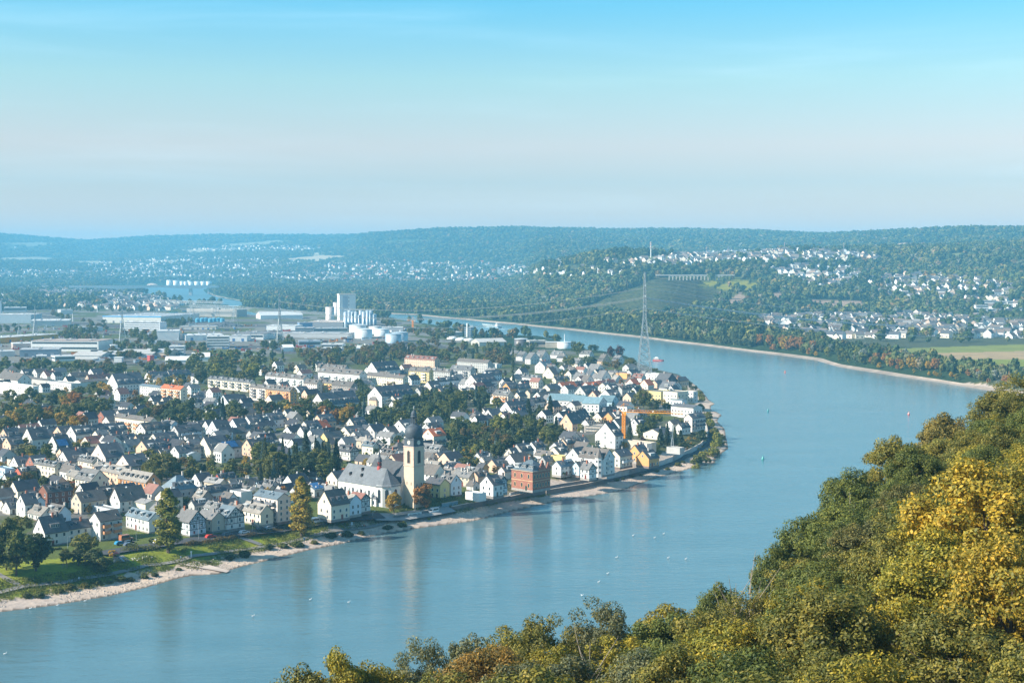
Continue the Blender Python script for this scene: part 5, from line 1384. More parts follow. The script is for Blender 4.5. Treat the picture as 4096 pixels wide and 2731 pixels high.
# riverside: the park at the lower left, the two tall poplars, the two autumn trees below the church
for x, yb, yt, w, kd, c in ((150, 690, 215, 330, 'broad', 'green'), (330, 650, 260, 300, 'broad', 'dark'), (60, 640, 110, 280, 'broad', 'olive'), (-20, 690, 240, 260, 'broad', 'dark'), (610, 580, 440, 120, 'broad', 'green'), (780, 560, 290, 230, 'broad', 'olive'), (860, 620, 420, 190, 'broad', 'dark'), (720, 600, 430, 130, 'broad', 'dark'), (930, 660, 500, 210, 'broad', 'green'),
                      (1030, 520, 445, 90, 'small', 'gold'), (200, 330, 130, 190, 'broad', 'olive'), (1390, 395, 335, 55, 'small', 'green')): one(KL, 2.297, x, yb, yt, w, kd, c, 'park')
one(P2, 3.36, 250, 1540, 650, 400, 'poplar', 'lime', 'poplar1'); GC['poplar'] = (0.33, 0.255, 0.04); GW['poplar'] = 'golden'; one(P2, 3.36, 2040, 1330, 495, 350, 'poplar', 'poplar', 'poplar2')
one(P3, 3.36, 1262, 1465, 1140, 255, 'broad', 'gold', 'church'); one(P3, 3.36, 1640, 1420, 1010, 300, 'broad', 'rust', 'church')
for x, yb, yt, w, c in ((1790, 760, 620, 190, 'olive'), (920, 780, 640, 130, 'birch'), (1040, 720, 550, 120, 'dark'), (1300, 500, 390, 150, 'olive'), (240, 740, 480, 200, 'spruce'), (2200, 830, 670, 180, 'gold')): one(P3, 3.36, x, yb, yt, w, 'conifer' if c == 'spruce' else 'broad', c)
# trees between the industrial halls
grove(K1, [(900, 1275), (1100, 1290), (1440, 1300), (1500, 1390), (1080, 1410), (920, 1340)], 24, BR, O_, 8, 12, where='works')
grove(K1, [(700, 1090), (950, 1105), (1060, 1180), (800, 1210), (700, 1170)], 20, BR, O_, 8, 12, where='works')
grove(K1, [(470, 1010), (640, 1060), (630, 1090), (480, 1050)], 12, BR, O_, 8, 12, where='works')
grove(K1, [(0, 1140), (280, 1140), (280, 1190), (0, 1190)], 12, BR, D_, 8, 11, where='works')
grove(K1, [(1490, 1060), (1760, 1080), (1760, 1110), (1490, 1110)], 14, BR, D_, 8, 11, where='works')
grove(K1, [(1060, 1180), (1440, 1200), (1430, 1270), (1160, 1270)], 22, BR, O_, 8, 12, where='works')
grove(K1, [(600, 1160), (790, 1170), (790, 1230), (600, 1230)], 10, BR, O_, 8, 11, where='works')
grove(K2, [(0, 1260), (400, 1260), (400, 1340), (0, 1340)], 16, BR, D_, 9, 14, where='works')
grove(K2, [(820, 1340), (1400, 1300), (1600, 1230), (1760, 1240), (2000, 1300), (2060, 1330), (2352, 1330), (2352, 1500), (1900, 1440), (1400, 1440), (900, 1410)], 80, BR, O_ + ['brown'], 8, 13, where='works')
grove(K2, [(1400, 1180), (1640, 1150), (1870, 1190), (1860, 1230), (1400, 1230)], 26, BR, O_, 8, 12, where='works')
grove(K2, [(1110, 1080), (1260, 1090), (1320, 1150), (1150, 1140)], 16, BR, O_, 9, 13, where='works')
grove(K1, [(0, 960), (250, 930), (480, 960), (700, 980), (1000, 990), (1380, 980), (1400, 1010), (700, 1010), (300, 980), (0, 990)], 40, BR, D_ + ['brown'], 8, 12, where='works')
for x, yb, yt in ((2085, 1265, 1190), (2240, 1290, 1230), (2330, 1270, 1210)): one(K2, 2.297, x, yb, yt, 75, 'broad', 'brown', 'works')
grove(K1, [(480, 1195), (900, 1215), (900, 1262), (560, 1262)], 22, BR, O_, 8, 12, where='works')
grove(K1, [(1480, 1090), (1760, 1110), (1650, 1150), (1480, 1140)], 16, BR, D_, 8, 11, where='works')
grove(K1, [(900, 1400), (1300, 1400), (1290, 1430), (1100, 1420)], 14, BR, O_, 7, 10, where='works')
grove(K1, [(1380, 1310), (1560, 1310), (1550, 1390), (1400, 1390)], 14, BR, D_, 8, 12, where='works')
grove(K1, [(1700, 1300), (1880, 1310), (1880, 1370), (1700, 1370)], 14, BR, O_, 7, 10, where='works')
grove(K1, [(700, 960), (1400, 960), (1400, 1010), (1000, 1015), (700, 1000)], 34, BR, D_ + ['brown'], 8, 12, where='works')
grove(K2, [(380, 1370), (1300, 1340), (1350, 1420), (700, 1450), (380, 1420)], 60, BR, O_ + ['brown'], 8, 12, where='works')
# bushes on the tip of the peninsula
for (x, y), n in zip([(1690, 200), (1690, 270), (1690, 370), (1770, 480), (1800, 560), (1810, 620), (1870, 700), (1890, 760), (1930, 800), (1890, 850), (1860, 920), (1810, 970), (1720, 1030), (1640, 1090)], range(14)):
    for k in range(3):
        p = at(*P5(x + random.uniform(-30, 30), y + random.uniform(-25, 30)), 6)
        WISH.append((p.x, p.y, random.uniform(3.5, 6.5), random.uniform(5, 7.5), random.choice(('shrub', 'broad', 'willow')), random.choice(('lime', 'lime', 'olive', 'olive', 'green')), 'tip'))
# the far bank: tall dark trees, then autumn and silver ones further right
fs = D2([(1176, 744), (1301, 757), (1476, 776), (1764, 812), (1876, 827), (1925, 841), (1976, 850), (2066, 864), (2154, 876), (2289, 899), (2352, 913)])
FARROW = []
for (ax, ay), (bx, by) in zip(fs[:-1], fs[1:]):
    L_ = math.hypot(bx - ax, by - ay); n_ = max(1, int(L_ / 8.0)); nx, ny = -(by - ay) / L_, (bx - ax) / L_
    if ny < 0: nx, ny = -nx, -ny
    for k in range(n_):
        t_ = (k + random.random()) / n_; off = random.uniform(13, 30); x, y = ax + (bx - ax) * t_ + nx * off, ay + (by - ay) * t_ + ny * off
        X = 1176 + 3267 * x / y
        if X < 1740:
            kd = random.choice(('poplar', 'poplar', 'broad')); h = random.uniform(20, 30); w = h * (0.36 if kd == 'poplar' else 0.5); cw = random.choice(('teal', 'teal', 'dark', 'green'))
            if off < 17: h *= 0.5; cw = random.choice(('olive', 'green', 'teal')); kd = 'broad'; w = h * 0.8
        else:
            kd = random.choice(('broad', 'broad', 'loose')); h = random.uniform(10, 16) if off > 18 else random.uniform(5, 9); w = h * random.uniform(0.6, 0.85)
            cw = random.choice(('green', 'olive', 'rust', 'rust', 'gold')) if X < 1880 else (random.choice(('silver', 'teal', 'green', 'lime')) if X < 1990 else (random.choice(('rust', 'rust', 'olive', 'gold', 'gold')) if X < 2200 else random.choice(('silver', 'silver', 'olive', 'rust'))))
            if X > 2200: h = min(h, 9)
            if X < 1860: h *= 1.25
        WISH.append((x, y, h, w, kd, cw, 'farbank'))
# the largest three hundred or so are objects of their own, the rest one mass
def showing(q): return q[2] * q[3] / max(q[1], 1) ** 2 * (2.2 if q[6] in ('park', 'church', 'poplar1', 'poplar2') else 1)
WISH.sort(key=showing, reverse=True)
NT = 215
for q in WISH[:NT]:
    x, y, h, w, kd, cw, wh = q
    f_ = random.uniform(0.88, 1.12); o = tree(kd, x, y, h, w * (1.2 if wh == 'park' else 1), tuple(c * f_ for c in GC[cw])); o['_c'] = cw; o['_w'] = wh
LM = {}
def leafmat(cw):
    if cw not in LM: LM[cw] = foliage('leaves_' + cw, col=GC[cw])
    return LM[cw]
TOWNC = bpy.data.collections.new('town_crowns'); key = {}
for kd in ('broad', 'loose', 'small', 'conifer', 'poplar', 'willow', 'shrub'):
    for cw in list(GC):
        if not any(q[4] == kd and q[5] == cw for q in WISH[NT:]): continue
        rg = np.random.default_rng(len(key) + 900); H0, R0 = (10, 4) if kd not in ('conifer', 'poplar') else (10, 2.3)
        c, nr = crown_points(kd, 620, rg, H0, R0); v, q = leaf_quads(c, nr, 0.62, rg, 0.7)
        ob = bpy.data.objects.new('%02d_town_crown' % len(key), np_mesh('town_crown', v, q, [leafmat(cw)])); TOWNC.objects.link(ob); key[(kd, cw)] = (len(key), H0, R0)
rest = WISH[NT:]
if rest:
    P_ = np.array([(q[0], q[1], zat(q[0], q[1]) - 0.2) for q in rest]); wx = np.array([q[3] / 2 / key[q[4], q[5]][2] for q in rest]); hx = np.array([q[2] / key[q[4], q[5]][1] for q in rest])
    ob = scatter('garden_trees', P_, wx, TOWNC, 'small trees and bushes filling the gardens of the town', idx=np.array([key[q[4], q[5]][0] for q in rest]))
    sv = np.stack([wx, wx, hx], 1).astype(np.float32); ob.data.attributes['tree_scale'].data.foreach_set('vector', sv.ravel())
print('trees', len(WISH))

# woods on the near part of the far bank and second row behind the river trees
P = sample_sector(1150, 2300, 8.5, 1150, 2420); P = np.concatenate([P, grid_z(P)[:, None]], 1); u, v = project(P); sd = sdist(P[:, :2], RIVER)
keep = (P[:, 1] > 1176 / 3267 * 0) & (sd > 22) & (u > 1180) & ~inpoly_np(u, v, TOWN) & ~inpoly_np(u, v, INDUSTRY) & (v < 912)
fs_y = np.interp(u, [1176, 1301, 1476, 1764, 1876, 1976, 2066, 2154, 2289, 2352], [744, 757, 776, 812, 827, 850, 864, 876, 899, 913]); keep &= v < fs_y
for poly, c_ in FIELDS: keep &= ~inpoly_np(u, v, poly)
for poly, dens, share, sz in SETTLE: keep &= ~inpoly_np(u, v, poly) | (RG.uniform(size=len(P)) < share * 0.5)
keep &= (sd < 75) | (u < 1900)
keep &= (sd < 120) | (RG.uniform(size=len(P)) < 0.35) | (u < 1760)
P = P[keep]; P[:, 2] -= 0.5
scatter('riverside_wood', P, RG.uniform(0.75, 1.5, len(P)) * np.where(project(P)[0] < 1745, 1.35, 0.62), FARC, 'woods behind the first row of trees on the opposite bank', zsc=1.25)

# ------------------------------------------------------------------ the wooded slope below the viewpoint
FX = [300, 480, 640, 1000, 1180, 1380, 1600, 1740, 1800, 1850, 2000, 2150, 2352, 3000]
FD = [60, 75, 110, 125, 132, 140, 150, 160, 168, 176, 200, 230, 270, 330]
FYS = [1800, 1680, 1575, 1492, 1440, 1420, 1390, 1330, 1262, 1200, 1075, 985, 895, 800]
FTOP = [zy(y, d) for y, d in zip(FYS, FD)]
def fg_z(X, D):                # ground of the slope: crowns stand about eleven metres above it
    Ds, zt = np.interp(X, FX, FD), np.interp(X, FX, FTOP); z0 = 86.0 - np.clip((1000 - X) / 700, 0, 1) * 10
    g = zt - 11 - np.clip((700 - X) / 300, 0, 1) * 6
    z = np.where(D < Ds, z0 + (g - z0) * np.clip((D - 55) / (Ds - 55), -0.6, 1), g - (D - Ds) * 0.62)
    return z + 0.7 * np.sin(D * 0.21 + X * 0.02)
Xg = np.linspace(-200, 3400, 110); Dg_ = np.concatenate([np.linspace(14, 60, 14), np.linspace(64, 480, 90)])
XX, DD = np.meshgrid(Xg, Dg_); xx = (XX - 1176) / 3267 * DD; zz = np.maximum(fg_z(XX, DD), -4)
nr, nc = XX.shape; q = (np.arange(nr - 1)[:, None] * nc + np.arange(nc - 1)[None, :]).ravel()
M['slope'] = surf('slope_soil', (0.055, 0.050, 0.025), 0.95, 0.6, 1.4, 0.5, bmp=0.4)
tag(inst('hillside', np_mesh('hillside', np.stack([xx.ravel(), DD.ravel(), zz.ravel()], 1), np.stack([q, q + 1, q + nc + 1, q + nc], 1), [M['slope']])), 'steep wooded slope below the viewpoint', kind='structure')
for k in range(5): proto('broad', 10 + k, 24000, 0.135, 12, 5.2, 'leafnear', 0.6)
for k in range(3): proto('loose', 10 + k, 15000, 0.135, 12, 4.8, 'leafnear', 0.5)
for k in range(2): proto('shrub', 10 + k, 5000, 0.15, 3.5, 3.0, 'leafnear')
FGT = []
def fg_tree(X, D, h, w, cw, kind='broad_near'):
    x = (X - 1176) / 3267 * D
    f_ = random.uniform(0.85, 1.12); o = tree(kind, x, D, h, w, tuple(c * f_ for c in GC[cw]), z=float(fg_z(np.array(X), np.array(D))) - 0.2); o['_c'] = cw; o['_w'] = 'slope'; FGT.append((x, D)); return o
fixed = [(648, 110, 12.5, 8, 'lime2'), (700, 111, 13, 8, 'olive2'), (758, 113, 13, 8, 'lime2'), (2180, 108, 12, 11, 'lime2'), (2120, 100, 11, 10, 'lime2'), (2290, 100, 12, 11, 'gold2'), (835, 116, 12, 7, 'lime2'), (900, 119, 11, 8, 'olive2'), (1075, 126, 12.5, 7, 'grey2'), (1190, 131, 11.5, 9, 'olive2'), (2265, 116, 15.5, 15, 'gold2'), (2150, 128, 12, 9, 'lime2'), (2330, 92, 13, 11, 'gold2'), (2215, 84, 11, 10, 'olive2'), (2340, 135, 13, 12, 'gold2'), (1382, 139, 13.5, 8.5, 'grey2'), (1120, 118, 11, 10, 'rust2'), (1020, 108, 10, 9, 'rust2'), (1255, 128, 12, 8, 'olive2'),
         (1540, 146, 12.5, 10.5, 'lime2'), (1660, 155, 12.5, 8, 'green2'), (1790, 166, 12, 8, 'green2'), (1850, 172, 13, 9, 'green2'), (1960, 190, 14, 12, 'green2'), (2060, 205, 14, 12, 'olive2'), (2180, 232, 14, 13, 'brown2'), (2290, 256, 14, 13, 'olive2'), (2345, 268, 15, 13, 'olive2'),
         (730, 112, 10, 8, 'lime2'), (800, 114, 11, 7, 'olive2'), (870, 118, 11.5, 8, 'lime2'), (960, 122, 12.5, 6.5, 'grey2'), (2000, 150, 9, 10, 'birch2'), (1900, 140, 8, 9, 'birch2'), (2095, 165, 10, 10, 'birch2')]
GC.update(gold2=(0.345, 0.265, 0.040), lime2=(0.255, 0.225, 0.034), grey2=(0.15, 0.16, 0.085), rust2=(0.27, 0.175, 0.045), olive2=(0.19, 0.18, 0.042), green2=(0.12, 0.145, 0.036), brown2=(0.20, 0.17, 0.05), birch2=(0.15, 0.145, 0.05))
GW.update(gold2='golden yellow', lime2='yellow green', grey2='grey green', rust2='rusty orange', olive2='olive green', green2='dark green', brown2='brownish green', birch2='pale olive')
for X, D, h, w, c in fixed: fg_tree(X, D, h, w, c, random.choice(('broad_near', 'loose_near')) if c in ('grey2', 'birch2', 'olive2') else 'broad_near')
for k in range(6000):
    X = random.uniform(600, 2480); Ds = np.interp(X, FX, FD); D = math.sqrt(random.uniform(52 ** 2, (Ds + 6) ** 2)); x = (X - 1176) / 3267 * D
    if any((x - a) ** 2 + (D - b) ** 2 < 6.3 ** 2 for a, b in FGT): continue
    if len(FGT) > 165: break
    back = D > Ds - 14
    c = random.choice(('olive2', 'green2', 'olive2', 'lime2', 'green2')) if X > 1500 else random.choice(('olive2', 'lime2', 'olive2', 'grey2', 'green2', 'rust2'))
    if X > 2050 and 88 < D < 150: c = random.choice(('gold2', 'lime2', 'lime2', 'olive2'))
    h = random.uniform(9.0, 11.8) if not back else random.uniform(9.5, 12.5)
    fg_tree(X, D, h, h * random.uniform(0.78, 1.0), c, random.choice(('broad_near', 'broad_near', 'loose_near')))
# the wood goes on to the right, outside the photograph: one mass
SLC = bpy.data.collections.new('slope_crowns')
for k, cw in enumerate(('olive2', 'lime2', 'green2', 'olive2')):
    src = PROTO['broad_near'][k][0].copy(); src.materials.clear(); src.materials.append(foliage('slope_leaves_%d' % k, 0.62, 0.26, col=GC[cw])); SLC.objects.link(bpy.data.objects.new('%d_slope_crown' % k, src))
sp = []
for k in range(3000):
    X = random.uniform(2500, 3300); D = math.sqrt(random.uniform(40 ** 2, (np.interp(X, FX, FD) + 6) ** 2)); x = (X - 1176) / 3267 * D
    if all((x - a) ** 2 + (D - c) ** 2 > 6.4 ** 2 for a, c, _ in sp) and all((x - a) ** 2 + (D - c) ** 2 > 6.0 ** 2 for a, c in FGT): sp.append((x, D, float(fg_z(np.array(X), np.array(D))) - .3))
    if len(sp) > 150: break
scatter('slope_wood', np.array(sp), RG.uniform(.75, 1.05, len(sp)), SLC, 'continuation of the wooded slope below the viewpoint')
BARE = surf('dead_wood', (0.30, 0.25, 0.20), 0.9, 0.7, 1.2, 2.0)
for X, D, h in ((1690, 148, 11), (1725, 150, 12.5), (1350, 118, 9), (1960, 165, 10), (1575, 84, 6.5), (1595, 86, 7.5)):
    x = (X - 1176) / 3267 * D; rg = np.random.default_rng(X); b = MB(); b.tube([(0, 0, -.5), (0.1, 0, h * .4), (0.3, 0.1, h)], [0.11, 0.08, 0.02], 6)
    o = empty('bare_tree', (x, D, float(fg_z(np.array(X), np.array(D)))), label='', cat='tree'); b.build('trunk', BARE, o)
    for k in range(9):
        z0 = h * rg.uniform(.25, .8); a = rg.uniform(0, 6.28); e = h * rg.uniform(.15, .3); MB().tube([(0.1, 0, z0), (e * .5 * math.cos(a), e * .5 * math.sin(a), z0 + e * .7), (e * math.cos(a), e * math.sin(a), z0 + e * 1.5)], [0.05, 0.035, 0.012], 4).build('branch', BARE, o)
    o['_c'] = 'bare'; o['_w'] = 'slope'; TREES.append((o, 'bare', h, 3, None))

# ------------------------------------------------------------------ industry
M['bands'] = surf('window_band', (0.05, 0.075, 0.10), 0.2, 0.8, 1.2, 0.3, spec=0.6)
def hall(org, xl, yl, xr, yr, depth, h, wc, rc, label, bands=0, name='industrial_hall', pitch=0.0, s=2.297, cat='warehouse', trim=None, doors=0, group='halls of the industrial estate'):
    a, c = at(*org(xl, yl), 7.0), at(*org(xr, yr), 7.0); L_ = math.hypot(c.x - a.x, c.y - a.y); rz = math.atan2(c.y - a.y, c.x - a.x)
    o = empty(name, (a.x, a.y, 7.0), rz, label=label, cat=cat, group=group)
    b = MB().box(0, 0, -1, L_, depth, h)
    if pitch: b.add([(0, 0, h), (0, depth, h), (0, depth / 2, h + pitch), (L_, 0, h), (L_, depth, h), (L_, depth / 2, h + pitch)], [(0, 2, 1), (3, 4, 5)])
    b.build('wall', M['metal'], o, color=wc)
    if pitch: MB().add([(-.6, -.6, h - .05), (L_ + .6, -.6, h - .05), (L_ + .6, depth / 2, h + pitch + .15), (-.6, depth / 2, h + pitch + .15), (-.6, depth + .6, h - .05), (L_ + .6, depth + .6, h - .05)], [(0, 1, 2, 3), (3, 2, 5, 4)]).build('roof', M['concrete'], o, color=rc)
    else:
        r = MB().box(-.3, -.3, h, L_ + .3, depth + .3, h + .5).build('roof', M['concrete'], o, color=rc)
        for k in range(min(6, int(L_ / 16))): x = L_ * random.uniform(.1, .9); y = depth * random.uniform(.2, .8); MB().box(x - 1.2, y - 1, h + .4, x + 1.2, y + 1, h + 1.7).build('roof_unit', M['metal'], r, color=random.choice(((.6, .6, .6), (.35, .37, .4), (.7, .7, .68))))
        for k in range(min(5, int(L_ / 22))): x = L_ * (k + .5) / max(1, min(5, int(L_ / 22))); MB().box(x - 1, depth * .15, h + .4, x + 1, depth * .85, h + .9).build('roof_light', M['glass'], r)
    if trim: MB().box(-.35, -.4, h - 1.2, L_ + .35, -.31, h + .55).box(-.42, -.4, h - 1.2, -.36, depth + .3, h + .55).build('trim', M['metal'], o, color=trim)
    for k in range(bands):
        z = h * (k + .45) / bands; f = h / bands * .36; MB().box(L_ * .02, -.08, z, L_ * .98, .02, z + f).box(-.08, depth * .06, z, .02, depth * .94, z + f).build('window_band', M['bands'], o)
    for k in range(doors): x = L_ * (k + .5) / doors; MB().box(x - 1.8, -.09, 0, x + 1.8, .02, min(4, h * .6)).build('gate', M['metal'], o, color=random.choice(((.15, .18, .22), (.5, .52, .55), (.1, .2, .4))))
    return o
Wt, Gy, Lg, Bl = (0.78, 0.78, 0.76), (0.40, 0.41, 0.42), (0.62, 0.62, 0.61), (0.30, 0.40, 0.48)
for a in ((285, 1388, 905, 1392, 46, 12.5, Wt, (0.42, 0.33, 0.29), 'long white hall with two dark window bands and a brown-edged roof', 2), (120, 1370, 292, 1366, 30, 6.5, (0.6, 0.5, 0.46), Lg, 'low pinkish annex joined to the long banded hall', 0), (180, 1442, 540, 1437, 34, 8, (0.25, 0.31, 0.38), Gy, 'grey blue metal hall in front of the banded hall', 0, 'industrial_hall', 0, 2.297, 'warehouse', None, 3),
          (-60, 1320, 535, 1278, 34, 7, (0.72, 0.36, 0.03), Lg, 'long orange yellow parcel hall with pale roof', 0, 'industrial_hall', 0, 2.297, 'warehouse', None, 6), (945, 1128, 1478, 1134, 150, 12, (0.66, 0.64, 0.6), (0.50, 0.52, 0.54), 'very large warehouse with bright blue roof edge', 0, 'industrial_hall', 0, 2.297, 'warehouse', (0.05, 0.36, 0.68), 8),
          (1140, 1196, 1470, 1200, 22, 13, (0.76, 0.77, 0.78), Lg, 'white office block with window bands before the blue-edged warehouse', 4, 'office_block', 0, 2.297, 'office'), (1440, 1292, 1645, 1290, 40, 13, Wt, Lg, 'tall plain white hall beside the road trees', 0), (1650, 1190, 1985, 1190, 24, 5, (0.6, 0.55, 0.48), Gy, 'low beige workshop with grey roof by the scrap heap', 0, 'workshop', 0, 2.297, 'workshop', None, 7),
          (1900, 1358, 2105, 1356, 26, 14, Wt, Lg, 'white office cube with four dark window bands', 4, 'office_block', 0, 2.297, 'office'), (1705, 1292, 2055, 1286, 44, 7, Wt, Lg, 'white workshop hall behind the banded office cube', 0, 'workshop', 0, 2.297, 'workshop', None, 3), (2106, 1298, 2270, 1298, 30, 7, Wt, Gy, 'white hall attached to the office cube', 0, 'industrial_hall', 0, 2.297, 'warehouse', None, 2), (2150, 1282, 2420, 1284, 60, 8, Wt, (.2, .2, .21), 'wide white hall with dark flat roof', 1),
          (1555, 1425, 1690, 1424, 18, 10, Wt, Lg, 'white three storey office with rows of windows', 3, 'office_block', 0, 2.297, 'office'), (505, 1482, 690, 1476, 22, 5, Wt, Lg, 'low white workshop with small square windows', 1, 'workshop'), (665, 1460, 925, 1464, 30, 4, Lg, (.45, .44, .42), 'first low shed with broad pale gable roof', 0, 'shed', 3.5), (850, 1450, 1085, 1454, 30, 4.5, Wt, Gy, 'second low shed with grey gable roof and white windows', 1, 'shed', 3), (1085, 1442, 1400, 1446, 36, 4, Lg, (.44, .43, .41), 'third long low shed with pale gable roof', 0, 'shed', 4), (1310, 1440, 1548, 1442, 34, 5, (0.65, 0.5, 0.4), Gy, 'grey roofed shed with peach coloured wall', 0, 'shed', 3.5),
          (1048, 1490, 1118, 1490, 8, 5, Wt, Wt, 'small white pavilion at the edge of the meadow', 0, 'pavilion'), (1378, 1484, 1416, 1482, 6, 6, (.55, .10, .09), (.5, .1, .1), 'small red hut at the edge of the meadow', 0, 'hut'), (-80, 1132, 285, 1132, 60, 15, (0.42, 0.50, 0.56), Lg, 'silver factory hall with tall vertical wall ribs', 0), (285, 1160, 640, 1156, 70, 9, (0.55, 0.57, 0.58), Lg, 'grey factory hall beside the ribbed silver hall', 0), (35, 1032, 240, 1030, 40, 10, (0.6, 0.6, 0.58), Lg, 'pale factory building with roof vents behind the silver hall', 1),
          (560, 1050, 670, 1048, 30, 9, (.6, .58, .55), Lg, 'small pale factory block left of the blue-edged warehouse', 0), (1520, 1506, 1735, 1504, 20, 4, Wt, Wt, 'white tent shaped shed next to the meadow', 0, 'shed', 3.5), (1765, 1484, 1925, 1482, 22, 5, Wt, Wt, 'white gabled shed under the yellow green trees', 0, 'shed', 4), (1715, 1062, 2175, 1074, 30, 14, (.38, .36, .34), (.55, .53, .48), 'grey harbour warehouse behind the gantry cranes', 0), (0, 1440, 140, 1436, 20, 6, (.55, .55, .54), Lg, 'small grey hall at the yard with orange machines', 0),
          (750, 1205, 945, 1200, 24, 6, Lg, Gy, 'low grey shed beside the parking yard', 0, 'shed'), (340, 1476, 430, 1474, 16, 5, Wt, Lg, 'short white office beside the orange machines', 1, 'office_block', 0, 2.297, 'office'), (1020, 1388, 1080, 1386, 10, 7, Wt, Wt, 'small white box shaped hall among trees', 0, 'hut')):
    hall(K1, *a)
for a in ((485, 1168, 800, 1172, 60, 9, (.22, .24, .27), (.66, .55, .48), 'dark open hall with pale pink flat roof below the silos', 0), (95, 1196, 362, 1198, 40, 7, Wt, Lg, 'white hall left of the silo works', 0), (-60, 1276, 172, 1274, 40, 7, Wt, Gy, 'wide white hall at the harbour road', 0), (360, 1218, 522, 1218, 30, 7, (.22, .27, .32), Gy, 'dark glazed hall left of the storage tanks', 2), (175, 1262, 850, 1268, 40, 6, (.5, .5, .5), (.42, .42, .42), 'very long low grey shed in front of the silo works', 0, 'shed'), (525, 1218, 845, 1214, 26, 6, (.55, .55, .55), Gy, 'low grey shed left of the white tanks', 1, 'shed'),
          (596, 1388, 792, 1388, 24, 8, Wt, Lg, 'white two storey office with ribbon windows behind the park trees', 2, 'office_block', 0, 2.297, 'office'), (392, 1350, 592, 1348, 26, 7, (.55, .6, .65), (.3, .35, .4), 'grey office with rooftop solar modules', 1, 'office_block', 0, 2.297, 'office'), (42, 1094, 430, 1088, 40, 7, Wt, Lg, 'white gabled warehouse on the harbour quay', 0, 'industrial_hall', 6), (1150, 1205, 1352, 1204, 40, 5, (.6, .6, .6), Lg, 'flat hall behind the silver tanks', 0), (2052, 1342, 2300, 1336, 30, 5, (.6, .56, .5), (.5, .48, .45), 'beige industrial shed with gable roof by the river', 0, 'shed', 4), (1720, 1250, 1900, 1246, 24, 5, (.5, .48, .46), (.66, .64, .6), 'sheltered hall beside the cement works', 0), (250, 1392, 345, 1390, 14, 5, Wt, Wt, 'small white gabled shed under the tall pylon', 0, 'shed', 3), (925, 1390, 1030, 1390, 20, 4, (.6, .6, .58), Lg, 'small pale shed beside the sports meadow', 0, 'shed', 3), (400, 1180, 520, 1178, 16, 9, (.2, .33, .5), Gy, 'blue fronted shed by the silo works', 0, 'shed')):
    hall(K2, *a)
def cyl(org, x, y, r_px, h_px, colr, label, s=2.297, name='storage_tank', roof=.12, group='storage tanks of the silo works', ladder=True):
    p = at(*org(x, y), 7.0); k = p.y / F / s; r, h = r_px * k, h_px * k; cy_ = p.y + r
    o = empty(name, (p.x, cy_, 7.0), 0, label=label, cat='tank' if 'tank' in name else 'silo', group=group)
    w = MB().lathe([(r, -.5), (r, h)], 28).build('shell', M['metal'], o, color=colr)
    for p_ in w.data.polygons: p_.use_smooth = len(p_.vertices) == 4
    MB().lathe([(r * 1.015, h - .05), (r * 1.015, h + .25), (r * .5, h + r * roof * .75), (.15, h + r * roof)], 28).build('roof', M['metal'], o, color=tuple(min(c * 1.03, .82) for c in colr))
    if ladder and r > 2:
        b = MB()
        for q in range(9): a = rad(-95 + q * 9); b.box(r * math.cos(a) - .35, r * math.sin(a) - .9, h * q / 9, r * math.cos(a) + .35, r * math.sin(a) + .05, h * q / 9 + .2)
        b.build('stair', M['steel'], o); o.children[-1]['kind'] = 'stuff'
    return o
TK = (0.80, 0.80, 0.77)
for x, y, r, h, c, l in ((925, 1232, 78, 82, TK, 'white storage tank at the left rear of the group'), (1090, 1232, 60, 68, TK, 'white storage tank behind the two largest white tanks'), (979, 1272, 82, 82, TK, 'large white storage tank at the front of the group'), (1148, 1252, 67, 62, TK, 'low cream storage tank right of the front white tank'), (1316, 1300, 75, 80, (.50, .58, .62), 'silver steel tank at the rear right'), (1256, 1316, 74, 82, (.46, .55, .60), 'silver steel tank at the front right')):
    cyl(K2, x, y, r, h, c, l)
cyl(K2, 675, 1116, 41, 134, (.74, .64, .57), 'broad peach concrete silo left of the elevator tower', name='concrete_silo', roof=.02, group=None); cyl(K2, 735, 1060, 30, 118, (.74, .64, .57), 'taller peach concrete silo behind the broad one', name='concrete_silo', roof=.02, group=None)
for k, (x, y, h) in enumerate(((822, 1172, 138), (852, 1168, 135), (884, 1165, 132), (916, 1162, 130), (952, 1160, 100), (990, 1158, 128), (1022, 1150, 128), (1052, 1148, 126), (1090, 1146, 92), (860, 1140, 130), (960, 1136, 128))):
    cyl(K2, x, y, 19 if k not in (4, 8) else 17, h, (.50, .57, .62), f'silver grain silo, {["first", "second", "third", "fourth", "fifth and short", "sixth", "seventh", "eighth", "ninth and short", "tenth, in the rear row", "last, in the rear row"][k]} from the elevator tower', name='grain_silo', roof=.5, group='silver grain silos', ladder=False)
q = at(*K2(768, 1138), 7.0); k_ = q.y / F / 2.297
o = empty('elevator_tower', (q.x, q.y, 7), rad(18), label='tall white grain elevator tower block beside the silver silos', cat='tower'); wv, hv = 152 * k_, 268 * k_
MB().box(0, 0, -1, wv, wv * .7, hv).build('wall', M['plaster'], o, color=(.80, .79, .75)); MB().box(-.5, -.5, hv, wv + .5, wv * .7 + .5, hv + 1.6).build('roof', M['concrete'], o, color=(.62, .57, .5))
MB().box(wv * .2, -.12, hv * .4, wv * .52, .02, hv * .96).build('wall_panel', M['plaster'], o, color=(.46, .51, .55))
b = MB(); [b.box(wv * .54, -.14, hv * (.5 + .13 * i), wv * .60, .02, hv * (.5 + .13 * i) + 1.4) for i in range(4)]; b.build('window_row', M['glass'], o)['kind'] = 'stuff'
